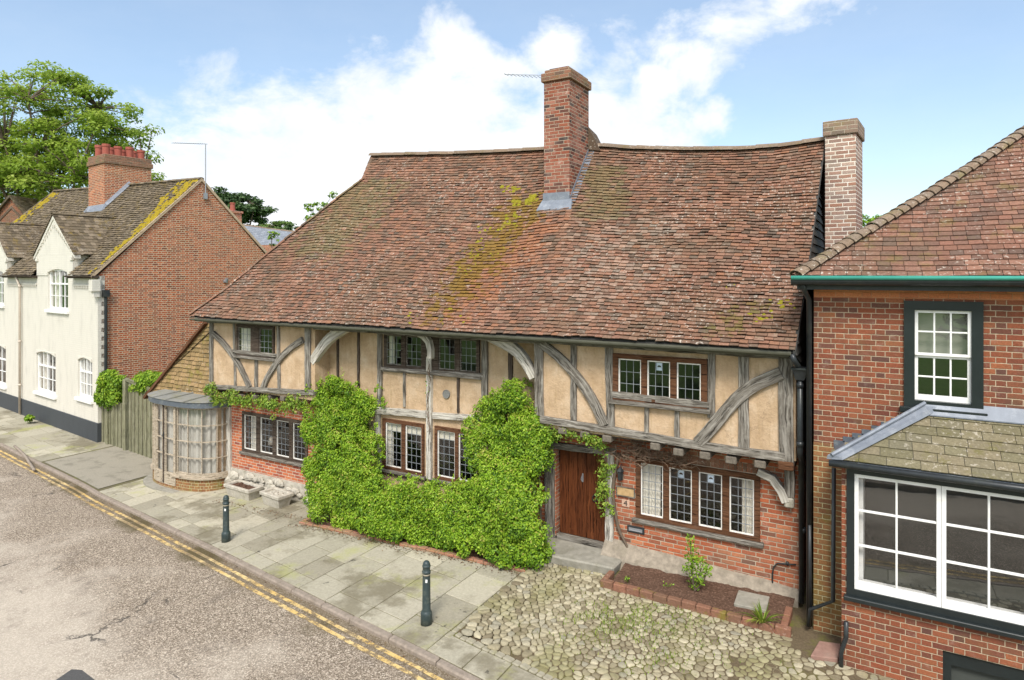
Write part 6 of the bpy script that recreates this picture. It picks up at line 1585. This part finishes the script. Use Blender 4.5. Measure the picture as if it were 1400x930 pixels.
e_ = MB(); edging(e_, (pa.x, pa.y, 0), (pb.x, pb.y, 0), .11, -.05, .05); edging(e_, (pa.x+.1, pa.y+.12, 0), (pa.x+.1, pa.y+.7, 0), .1, -.05, .05); edging(e_, (pb.x+.02, pb.y+.1, 0), (pb.x+.02, YG-.1, 0), .1, -.05, .05); e_.build('edging_brick', M['brick_edging'], hb, bevel=.012)
def soil(name, x0, x1, yf, yb, h, dz=.04):
    mb = MB(); nx, ny = 44, 14; V = []
    for i in range(nx+1):
        for j in range(ny+1):
            x = x0+(x1-x0)*i/nx; y0 = yf(x); y = y0+(yb-y0)*j/ny
            V.append((x, y, g(x)+h+dz*j/ny+wob((x*7, y*7, 0), 1, .02)+wob((x*22, y*22, 0), 1, .012)))
    mb.grid(V, [(i*(ny+1)+j, (i+1)*(ny+1)+j, (i+1)*(ny+1)+j+1, i*(ny+1)+j+1) for i in range(nx) for j in range(ny)])
    o = mb.build(name, M['soil'], smooth=False); struct(o); return o
soil('soil', -3.95, -1.22, lambda x: 10.02, YG-.03, .055, .08)
soil('soil', pa.x+.15, pb.x+.0, lambda x: pa.y+(pb.y-pa.y)*(x-pa.x)/(pb.x-pa.x)+.10, YG, .02, .05)
# shrub in the bed
b0 = on_g(950, 808, .1); t = thing('young_shrub', 'slender yellow-green shrub standing in the bark-covered bed', 'shrub', b0)
bl = []
for px, py, r in ((945, 740, .08), (947, 752, .10), (948, 765, .11), (952, 772, .11), (962, 768, .09), (968, 775, .08), (945, 780, .12), (957, 785, .13), (967, 783, .09), (948, 795, .11), (960, 795, .09), (938, 775, .07), (943, 733, .05), (940, 760, .07), (952, 803, .07)):
    for _ in range(2): p = on_y(px+random.uniform(-3, 3), py+random.uniform(-3, 3), b0.y+random.uniform(-.14, .14)); bl.append((p, r))
C, Nn, S, leaf_shade = blob_leaves(bl, 95, .048, vol=.25); foliage('foliage', C, Nn, S, M['leaf_bush'], t, leaf_shade)
s = MB()
for px, py in ((944, 738), (962, 770), (966, 780), (948, 760)): s.tube(spline([b0, b0.lerp(on_y(px, py, b0.y), .5)+Vector((random.uniform(-.05, .05), 0, 0)), on_y(px, py, b0.y)], 8), .010, 6)
s.build('stem', M['bark'], t)
def blades(name, label, cat, c, n, L, wd, m_, spread=.5, group=None):
    t = thing(name, label, cat, c, 0, group); mb = MB()
    for _ in range(n):
        a = random.uniform(0, 6.28); l = L*random.uniform(.6, 1.1); ln = random.uniform(.2, 1)*spread; d = Vector((math.cos(a), math.sin(a), 0)); sd_ = Vector((-d.y, d.x, 0)); prev = None; r = random.random()
        for k in range(6):
            s_ = k/5; p = Vector(c)+d*(l*ln*s_**1.3+.02)+Vector((0, 0, l*(s_-.62*ln*1.4*s_*s_))); w_ = wd*(1-s_**2.2)+.001; cur = (p-sd_*w_, p+sd_*w_)
            if prev: mb.face([prev[0], prev[1], cur[1], cur[0]], rnd=r)
            prev = cur
    mb.build('leaf', M[m_], t); return t
blades('day_lily', 'clump of strap-leaved day lily at the corner of the brick edging', 'plant', on_g(1043, 857, .02)+Vector((0, -.02, .02)), 46, .42, .011, 'grass', .95)
def weed(label, px, py, r, n, size, m_, dz=0.0, name='weed'):
    c = on_g(px, py, dz); t = thing(name, label, 'weed', c)
    bl = [(c+Vector((random.gauss(0, r*.5), random.gauss(0, r*.4), r*random.uniform(.3, 1.0))), r*.5) for _ in range(6)]
    C, Nn, S, leaf_shade = blob_leaves(bl, n, size, zmin=c.z, vol=.2, face=Vector((0, -.4, .9))); foliage('foliage', C, Nn, S, M[m_], t, leaf_shade)
    s = MB()
    for q, _ in bl[:4]: s.tube([c, q], .004, 5)
    s.build('stem', M['grass'], t)
weed('small leafy weed at the end of the hedge edging', 684, 778, .14, 130, .06, 'leaf_bush')
weed('green weed growing at the foot of the black painted plinth', 41, 579, .26, 90, .13, 'leaf_bush')
weed('tuft of weed growing against the foot of the bow window', 299, 668, .17, 120, .06, 'leaf_vine')
weed('bright bushy sprig spilling over the cobbles beside the doorstep', 733, 775, .24, 240, .06, 'leaf_hedge')
weed('seedling in the soil bed beside the creeper stem', 858, 797, .09, 110, .04, 'leaf_bush', .07)
weed('tiny seedling in the middle of the bark-covered bed', 913, 803, .06, 110, .035, 'leaf_bush', .07)
# grass and moss between the cobbles
C = []
for _ in range(4200):
    q = random.random()
    if q < .55: x, y = random.gauss(850, 52), random.gauss(846, 15)
    elif q < .8: x, y = random.gauss(905, 50), random.gauss(885, 22)
    else: x, y = random.gauss(700, 4), random.gauss(800, 8)
    p = on_g(x, y); 
    if in_cob(p.x, p.y) and mnoise.noise(Vector((p.x*3, p.y*3, 0))) > -.15: C.append(p)
mb = MB()
for p in C:
    a = random.uniform(0, 6.28); d = Vector((math.cos(a), math.sin(a), 0))*random.uniform(.008, .03); h = random.uniform(.022, .06); sd_ = Vector((-d.y, d.x, 0)).normalized()*.006
    mb.face([p-sd_, p+sd_, p+d+Vector((0, 0, h))], rnd=random.random())
o = mb.build('grass', M['grass']); o['kind'] = 'stuff'
# fallen leaves along the bed and pavement edge
# slabs by the right house
a = thing('paving_slab', 'square grey slab lying on the soil bed by the waste pipe', 'slab', on_g(1028, 822, .1))
q = [on_g(*z_, dz) for z_, dz in (((720+878/3.1, 600+698/3.1), .12), ((720+1015/3.1, 600+728/3.1), .12), ((720+1030/3.1, 600+668/3.1), .13), ((720+898/3.1, 600+640/3.1), .13))]
s = MB(); s.hexa([p-Vector((0, 0, .05)) for p in q]+q); s.build('slab_face', M['stone_step'], a, bevel=.008)
a = thing('drain_slab', 'pink concrete slab leaning by the black waste pipe', 'slab', on_g(1128, 892))
q = [on_g(1108, 896, .05), on_g(1146, 901, .05), on_g(1150, 880, .09), on_g(1120, 876, .09)]
s = MB(); s.hexa([(p.x, p.y, -.02) for p in q]+q); s.build('slab_face', M['pink_slab'], a, bevel=.008)

# ------------------------------------------------------------------ bollards
def make_bollard(loc, label):
    t = thing('bollard', label, 'bollard', loc, 0, 'cast iron bollards along the kerb')
    b = MB(); b.lathe([(.088, -.03), (.088, .16), (.082, .185), (.070, .20), (.064, .215), (.058, .74), (.056, .765)], loc, 24); b.build('post', M['bollard'], t, smooth=True)
    c = MB(); c.lathe([(.056, .765), (.066, .772), (.066, .800), (.057, .806), (.057, .862), (.063, .868), (.063, .885), (.056, .89), (.056, .905), (.046, .935), (.026, .953), (.0, .957)], loc, 24); c.build('cap', M['bollard'], t, smooth=True)
    k = MB(); k.lathe([(.0605, .742), (.0605, .763)], loc, 24); k.build('band', simple('worn_pale_band', (.30,.27,.2), .6, .4, 20, .1), t, smooth=True)
    s = MB(); d = Vector((-loc.x, -loc.y, 0)).normalized(); sd_ = Vector((-d.y, d.x, 0)); p = loc+d*.0605+Vector((0, 0, .67)); s.hexa([p-sd_*.018+Vector((0, 0, -.02)), p+sd_*.012+Vector((0, 0, -.025)), p+sd_*.012-d*.01+Vector((0, 0, -.025)), p-sd_*.018-d*.01+Vector((0, 0, -.02)), p-sd_*.012+Vector((0, 0, .03)), p+sd_*.016+Vector((0, 0, .02)), p+sd_*.016-d*.01+Vector((0, 0, .02)), p-sd_*.012-d*.01+Vector((0, 0, .03))]); s.build('sticker', M['white_paint'], t)
    return t
b1 = make_bollard(on_g(583, 853), 'dark green iron bollard standing on the flagstones by the sett edging')
dup(b1, on_g(309, 740), 'dark green iron bollard on the kerb opposite the stone troughs')
# ------------------------------------------------------------------ stone troughs
def trough(px, label, L, Wd, H, rot=0, m2='soil'):
    c = on_g(*px); t = thing('stone_trough', label, 'trough', c, rot, 'stone planting troughs')
    b = MB(); tp = .05
    def ringp(l, w_, z): return [(-l/2, -w_/2, z), (l/2, -w_/2, z), (l/2, w_/2, z), (-l/2, w_/2, z)]
    R_ = [ringp(L-.12, Wd-.10, -.01), ringp(L-.03, Wd-.02, H-.09), ringp(L+.03, Wd+.03, H-.085), ringp(L+.04, Wd+.04, H), ringp(L-.13, Wd-.12, H), ringp(L-.15, Wd-.14, H-.09)]
    V = [p for r in R_ for p in r]; F = [(3, 2, 1, 0)]
    for k in range(5):
        for i in range(4): F.append((k*4+i, k*4+(i+1) % 4, k*4+4+(i+1) % 4, k*4+4+i))
    b.grid(V, F); b.build('basin', M['stone'], t, local=True, bevel=.02)
    s = MB(); s.face([(-L/2+.06, -Wd/2+.05, H-.05), (L/2-.06, -Wd/2+.05, H-.05), (L/2-.06, Wd/2-.05, H-.05), (-L/2+.06, Wd/2-.05, H-.05)])
    for _ in range(9):
        x, y, r = random.uniform(-L*.33, L*.33), random.uniform(-Wd*.25, Wd*.25), random.uniform(.03, .06); s.lathe([(r, -.02), (r*.9, r*.5), (r*.3, r*.8)], (x, y, H-.05), 7)
    s.build('trough_soil', M[m2], t, local=True); return t
trough((333, 679), 'long empty pale stone trough standing against the rubble plinth', .98, .42, .30, R(-2))
trough((378, 690), 'shorter pale stone trough with rubble in it, beside the climbing shrub', .74, .40, .31, R(-6), 'stone')
# ------------------------------------------------------------------ fence between the cottage and the lean-to
t = thing('board_fence', 'tall greenish close-boarded fence beside the bow window', 'fence', (-21.5, 11.8, g(-21)))
FA, FB = Vector((-23.55, 12.05, 0)), Vector((-18.1, 11.55, 0))
def fence_run(px0, px1, top, nm):
    n = Vector((FB.y-FA.y, -(FB.x-FA.x), 0)).normalized(); a, b = on_plane(px0, 580, FA, n), on_plane(px1, 580, FA, n); zt = on_plane((px0+px1)/2, top, FA, n).z
    k = max(1, int((b-a).length/.13)); bm_ = MB(); d = Vector((b.x-a.x, b.y-a.y, 0))/k; nn = Vector((-d.y, d.x, 0)).normalized()
    for i in range(k):
        p, q = Vector((a.x, a.y, 0))+d*(i+.03), Vector((a.x, a.y, 0))+d*(i+.97); o = nn*(.02 if i % 2 else 0); z1 = zt+random.uniform(-.03, .03); off = random.uniform(0, 30)
        V = [p+o, q+o, q+o+nn*.02, p+o+nn*.02]; V = [(v.x, v.y, -.7) for v in V]+[(v.x, v.y, z1) for v in V]
        H_ = z1+.7; U = [[(0, 0)]*4, [(0, 0)]*4]+[[(off, off), (off, off+.12), (off+H_, off+.12), (off+H_, off)]]*4
        bm_.grid(V, [(0, 3, 2, 1), (4, 5, 6, 7), (0, 1, 5, 4), (1, 2, 6, 5), (2, 3, 7, 6), (3, 0, 4, 7)], random.random(), 0, U)
    bm_.build(nm, M['fence_wood'], t); return a, b, zt
fence_run(134, 168, 548, 'board_panel'); a_, b_, zt = fence_run(176, 232, 530, 'board_panel')
for px, top in ((172, 519), (148, 552)):
    n = Vector((FB.y-FA.y, -(FB.x-FA.x), 0)).normalized(); p = on_plane(px, 580, FA, n); z1 = on_plane(px, top, FA, n).z; fb = MB(); off = random.uniform(0, 9)
    hw = .08 if px == 172 else .06
    V = [(p.x-hw, p.y-.07, -.7), (p.x+hw, p.y-.07, -.7), (p.x+hw, p.y+.07, -.7), (p.x-hw, p.y+.07, -.7), (p.x-hw, p.y-.07, z1), (p.x+hw, p.y-.07, z1), (p.x+hw, p.y+.07, z1), (p.x-hw, p.y+.07, z1)]
    U = [[(0, 0)]*4]*2+[[(off, off), (off, off+.15), (off+3, off+.15), (off+3, off)]]*4
    fb.grid(V, [(0, 3, 2, 1), (4, 5, 6, 7), (0, 1, 5, 4), (1, 2, 6, 5), (2, 3, 7, 6), (3, 0, 4, 7)], .8, 0, U); fb.build('post', M['fence_wood'], t, bevel=.01)
fb = MB(); p, q = on_plane(172, 524, FA, n), on_plane(188, 530, FA, n); fb.tube([(p.x, p.y, zt+.12), (q.x, q.y, zt+.02)], .06, 4); fb.build('fence_rail', M['fence_wood'], t)
def fence_bush(label, px, py, w_, h_, n_):
    c = on_y(px, py, 12.15); t = thing('ivy_bush', label, 'bush', (c.x, 12.2, c.z-1.0), 0, 'bushes behind the fence'); bl = []
    for _ in range(n_): q = on_y(px+random.uniform(-w_, w_), py+random.uniform(-h_, h_), 11.85+random.uniform(0, .6)); bl.append((q, random.uniform(.16, .30)))
    C, Nn, S, leaf_shade = blob_leaves(bl, 130, .10); foliage('foliage', C, Nn, S, M['leaf_bush'], t, leaf_shade)
    s = MB(); s.tube([(c.x, 12.35, g(c.x)), (c.x+.1, 12.3, c.z)], .05, 7); s.tube([(c.x, 12.35, c.z-.8), (c.x-.4, 12.25, c.z+.1)], .035, 6); s.build('stem', M['bark'], t)
fence_bush('lime green bush spilling over the low part of the board fence', 154, 532, 15, 19, 42)
fence_bush('lime green bush showing between the fence and the lean-to bargeboard', 201, 525, 15, 11, 26)
# loose kerb rail and drain cover by the crossover
t = thing('kerb_rail', 'thin bent grey rail lying on the pavement beside the crossover', 'rail', on_g(70, 628))
s = MB(); s.tube(spline([on_g(18, 612, .04), on_g(33, 628, .05), on_g(43, 641, .05), on_g(48, 643, .0)], 10), .035, 7)
t2 = [on_g(*q, .03) for q in ((20, 610), (33, 622), (41, 634), (47, 643))]
mb = MB(); mb.tube(spline(t2, 14), .04, 8); mb.build('rail_bar', M['kerb'], t, smooth=True)

# ------------------------------------------------------------------ trees and buildings beyond
def tree(name, label, base, H, crown, n_clump, per, leaf, lm, clump_r, trunk_r, fork=.35, limbs=9, seed=1, layers=.45, group=None):
    """crown: list of ellipsoids (offset from base, radii). Limbs grow from the trunk to clumps of leaves"""
    rs = random.Random(seed); base = Vector(base); t = thing(name, label, 'tree', base, 0, group)
    w_ = MB(); top = base+Vector((0, 0, H*.8)); tr = spline([base+Vector((0, 0, -.3)), base+Vector((rs.uniform(-.2, .2), 0, H*fork)), top], 12); w_.tube(tr, [trunk_r*(1.25 if i == 0 else 1)*(1-.8*i/12) for i in range(13)], 9)
    anchors = []
    vols = [r.x*r.y*r.z for c, r in crown]; tot = sum(vols); bl = []
    for k in range(n_clump):
        u = rs.uniform(0, tot); i = 0
        while u > vols[i]: u -= vols[i]; i += 1
        c, r = crown[i]
        while True:
            d = Vector((rs.uniform(-1, 1), rs.uniform(-1, 1), rs.uniform(-1, 1)))
            if .25 < d.length < 1: break
        d = d.normalized()*(d.length**.45); p = base+c+Vector((d.x*r.x, d.y*r.y, d.z*r.z)); bl.append((p, clump_r*rs.uniform(.6, 1.25)))
    lim = []
    for k in range(limbs):
        p = bl[k*len(bl)//limbs][0]; s_ = rs.uniform(fork*.6, .95); st = tr[min(12, int(s_*12))]; mid = st.lerp(p, .5)+Vector((0, 0, -.06*H*rs.random()+.04*H)); cv = spline([st, mid, p], 8); w_.tube(cv, [trunk_r*.42*(1-.75*i/8) for i in range(9)], 6); lim.append(cv)
    for p, r in bl:
        cv = min(lim, key=lambda c: min((q-p).length for q in c)); st = min(cv[2:], key=lambda q: (q-p).length)
        w_.tube(spline([st, st.lerp(p, .5)+Vector((0, 0, .05*(p-st).length)), p], 4), [trunk_r*.13*(1-.6*i/4) for i in range(5)], 4, caps=False)
    w_.build('trunk', M['bark'], t, smooth=True)
    C = []; Nn = []; S = []; leaf_shade = []
    for p, r in bl:
        n = int(per*(r/clump_r)**2); d = np.random.normal(size=(n, 3)); d /= np.linalg.norm(d, axis=1, keepdims=True); q = d*(np.random.rand(n, 1)**.45)*r*np.array([1, 1, layers])
        C.append(np.array(p)+q); Nn.append(d*.5+np.array([0, 0, .8])+np.random.normal(size=(n, 3))*.5); S.append(leaf*np.random.uniform(.6, 1.3, n)); leaf_shade.append(np.clip(.45+.25*d[:, 2]+np.random.normal(size=n)*.16+rs.gauss(0, .1), 0, 1))  # leaf colour lightened towards each clump's top, as if lit from above
    foliage('crown', np.vstack(C), np.vstack(Nn), np.concatenate(S), M[lm], t, np.concatenate(leaf_shade)); return t
V3 = Vector
def far(px, py, d): return on_d(px, py, d)
# big tree behind the cottage
TB = far(72, 400, 52); TB.z = g(TB.x)
def ce(px, py, d, rx, ry=None, rz=None): p = far(px, py, d); return (p-TB, V3((rx, ry or rx, rz or rx)))
tree('broadleaf_tree', 'big spreading spring-green tree rising behind the cream cottage', TB, 20, [ce(70, 160, 52, 4.2), ce(15, 185, 52, 4.2), ce(125, 180, 52, 3.8), ce(165, 172, 52, 2.3, 2.3, 1.7), ce(70, 240, 51, 6.5, 5, 3.0), ce(-20, 230, 52, 4), ce(170, 225, 52, 2.6, 2.6, 2.2), ce(85, 125, 52, 2.6, 2.6, 1.8), ce(20, 285, 50, 4.5), ce(125, 260, 51, 4.0), ce(212, 235, 52, .9)], 430, 130, .30, 'leaf_tree', 1.1, .55, fork=.3, limbs=16, seed=4, layers=.5)
TB = far(325, 400, 66); TB.z = g(TB.x)
tree('dark_pine', 'dark evergreen showing over the cottage gable', TB, 12.5, [ce(318, 285, 66, 3.4, 3, 1.3), ce(300, 272, 66, 2.0, 2, 1.0), ce(345, 292, 66, 1.6, 2, .9), ce(322, 300, 66, 2.6, 2, 1.0)], 110, 130, .35, 'leaf_cedar', .85, .4, fork=.6, limbs=8, seed=9, layers=.45)
TB = far(380, 400, 75); TB.z = g(TB.x)
tree('broadleaf_tree', 'pale green treetop above the slate roof', TB, 9.8, [ce(380, 312, 75, 2.4, 2, .75), ce(362, 316, 75, 1.5, 2, .6)], 40, 90, .32, 'leaf_far', .7, .3, fork=.6, limbs=5, seed=3)
TB = far(397, 400, 73); TB.z = g(TB.x)
tree('broadleaf_tree', 'small darker treetop at the edge of the slate roof', TB, 9, [ce(398, 315, 73, .9, 1, .75)], 12, 90, .32, 'leaf_cedar', .5, .2, fork=.6, limbs=4, seed=5)
TB = far(435, 400, 27); TB.z = g(TB.x)
tree('sapling', 'light green sapling top peeping over the hip of the tiled roof', TB, 7.7, [ce(433, 285, 27, .42, .4, .36), ce(455, 268, 27, .2, .2, .14), ce(430, 300, 27, .3)], 22, 30, .14, 'leaf_bush', .2, .06, fork=.7, limbs=4, seed=8)
TB = far(376, 400, 29); TB.z = g(TB.x)
tree('sapling', 'thin leafy shoot standing before the slate roof', TB, 6.6, [ce(376, 330, 29, .35, .3, .5)], 12, 26, .13, 'leaf_bush', .2, .05, fork=.7, limbs=3, seed=12)
TB = far(1192, 400, 34); TB.z = 0
tree('broadleaf_tree', 'green treetop showing between the pale chimney and the right hip', TB, 7.8, [ce(1190, 308, 34, .9, .9, .55)], 26, 90, .16, 'leaf_bush', .42, .12, fork=.6, limbs=5, seed=6)
# slate-roofed house behind
a, b, c_, d_ = far(322, 346, 40), far(410, 354, 38), far(396, 316, 42), far(322, 306, 44)
sh_ = thing('slate_house', 'low house with a blue-grey slate roof seen past the cottage gable', 'house', (a.x, a.y, g(a.x)))
def S_s(s, v): return a.lerp(b, s/(b-a).length).lerp(d_.lerp(c_, s/(b-a).length), v)
ss = MB(); lay_tiles(ss, S_s, lambda v: -6.0, lambda v: (b-a).length+2.5, 16, .30, lift=.015, jit=.002, wj=.03)
A0, B0, C0, D0 = S_s(-6, 0), S_s((b-a).length+2.5, 0), S_s((b-a).length+2.5, 1), S_s(-6, 1); back = (C0-B0); back = Vector((back.x, back.y, -back.z))
ss.face([A0-V3((0, 0, .04)), B0-V3((0, 0, .04)), C0-V3((0, 0, .04)), D0-V3((0, 0, .04))]); ss.face([D0, C0, C0+back, D0+back]); so_ = ss.build('roof', M['slate'], sh_)
rt = MB(); ridge_tiles(rt, [D0, C0], .10, .4, .7); rt.build('ridge_tile', M['ridge'], so_)
sw_ = MB(); 
for P_, Q_ in ((A0, B0), (B0, B0+back*2), (B0+(C0-B0)+back, A0+(D0-A0)+back), (A0, A0+(D0-A0)+back)):
    sw_.face([(P_.x, P_.y, g(P_.x)-.2), (Q_.x, Q_.y, g(P_.x)-.2), (Q_.x, Q_.y, A0.z-.03), (P_.x, P_.y, A0.z-.03)])
sw_.face([A0, D0, D0+back]); sw_.face([B0, C0, C0+back]); sw_.build('wall', M['brick_gable'], sh_)
cc = far(318, 300, 41); cb = MB(); zt = far(318, 292, 41).z; cb.box(cc.x-.38, cc.x+.38, cc.y-.38, cc.y+.38, A0.z-1, zt); cb.box(cc.x-.45, cc.x+.45, cc.y-.45, cc.y+.45, zt+.003, zt+.14)
cpo = cb.build('chimney', M['brick_newer'], sh_); pt = MB(); pt.lathe([(.17, 0), (.14, .45), (.17, .47), (.17, .55), (.1, .55)], (cc.x, cc.y, zt+.14), 12); pt.build('chimney_pot', M['terracotta'], cpo)
# small red gable at the far left
a, b, tp = far(-34, 300, 48), far(37, 300, 47), far(16, 268, 47)
rh = thing('red_gabled_house', 'small red brick gable with pointed tiled roof at the far left', 'house', (b.x, b.y, g(b.x)))
w_ = MB(); ax = Vector(((far(-4, 300, 47)).x, (far(-4, 300, 47)).y, 0)); dv = Vector((b.x-ax.x, b.y-ax.y, 0)).normalized(); bkv = Vector((-dv.y, dv.x, 0)); hw = 1.15*(Vector((b.x, b.y, 0))-Vector((tp.x, tp.y, 0))).length
cx_ = Vector((tp.x, tp.y, 0))
def Gp(s, z, k=0): p = cx_+dv*s+bkv*k; return Vector((p.x, p.y, z))
ez = far(36, 297, 47).z
w_.prism([Gp(-hw, -1), Gp(hw, -1), Gp(hw, ez), Gp(0, tp.z-.1), Gp(-hw, ez)], bkv*6); w_.build('wall', M['brick_right'], rh)
r_ = MB()
for sg in (-1, 1):
    P0, P1 = Gp(sg*(hw+.25), ez-.25, -.25), Gp(0, tp.z+.05, -.25); L_ = 6.5
    def S_g(s, v, P0=P0, P1=P1): return P0.lerp(P1, v)+bkv*s
    lay_tiles(r_, S_g, lambda v: 0.0, lambda v: L_, 16, .2, nrm=Vector((0, 0, 1))); r_.prism([P0, P1, P1-V3((0, 0, .16)), P0-V3((0, 0, .16))], bkv*.18, mi=0)
    r_.face([P0, P0+bkv*L_, P1+bkv*L_, P1])
ro_ = r_.build('roof', M['tiles_left'], rh)
tr_ = MB()
for sg in (-1, 1): P0, P1 = Gp(sg*hw*.72, ez-.15, -.05), Gp(0, tp.z-.75, -.05); tr_.prism([P0, P1, P1-V3((0, 0, .2)), P0-V3((0, 0, .2))], bkv*.049)
tr_.build('gable_label', M['tiles_main'], rh)
# far side of the street (reflected in the window panes)
for i, (x, y, h, sd_) in enumerate(((-17, -11, 8, 21), (-6, -13, 9, 22), (6, -12, 8, 23), (-28, -10, 9, 24))):
    TB = Vector((x, y, g(x)-.1)); tree('street_tree', ['rounded tree on the grass bank opposite the climbing shrubs', 'tall tree on the grass bank opposite the oak door', 'tree on the grass bank opposite the shop window', 'tree on the grass bank opposite the cream cottage'][i], TB, h, [(Vector((0, 0, h*.62)), Vector((3.6, 3.2, h*.36))), (Vector((1.5, .5, h*.45)), Vector((2.8, 2.6, h*.22))), (Vector((-1.6, -.3, h*.48)), Vector((2.8, 2.6, h*.22)))], 110, 60, .42, 'leaf_far', 1.0, .25, fork=.3, limbs=9, seed=sd_)

t = thing('street_railing', 'plain grey tubular railing along the far side of the street, opposite the shop window', 'railing', (2, KY(2)-5.7, 0))
for zz in (.55, 1.05):
    rb = MB(); rb.tube([(x, KY(x)-5.7, g(x)+zz) for x in np.linspace(-9, 6, 12)], .03, 8); rb.build('rail', M['galv'], t, smooth=True)
for x in np.linspace(-9, 6, 9):
    rb = MB(); rb.tube([(x, KY(x)-5.7, g(x)-.15), (x, KY(x)-5.7, g(x)+1.05)], .035, 8); rb.build('post', M['galv'], t, smooth=True)

# leaf litter along the foot of the edging, the troughs and the kerb
C = []
for _ in range(900):
    q = random.random()
    if q < .55: t_ = random.random(); p = Vector((pa.x+(pb.x-pa.x)*t_, pa.y+(pb.y-pa.y)*t_, 0))+Vector((random.gauss(0, .1), -abs(random.gauss(0, .10))-.01, 0))
    elif q < .8: p = Vector((random.uniform(-14.5, -11.2), 10.2-abs(random.gauss(0, .14)), 0))
    else: x_ = random.uniform(-24, -2); p = Vector((x_, KY(x_)-.16-abs(random.gauss(0, .07)), 0))
    dz = ROAD+.006 if p.y < KY(p.x)-.13 else .012
    C.append((p.x, p.y, g(p.x)+dz))
C = np.array(C); o = foliage('leaf_litter', C, np.array([0, 0, 1])+np.random.normal(size=C.shape)*.25, np.random.uniform(.02, .05, len(C)), leaf_mat('dead_brown_leaf', [(0, (.07,.035,.02)), (.6, (.16,.08,.04)), (1, (.24,.17,.08))], tr=0)); o['kind'] = 'stuff'
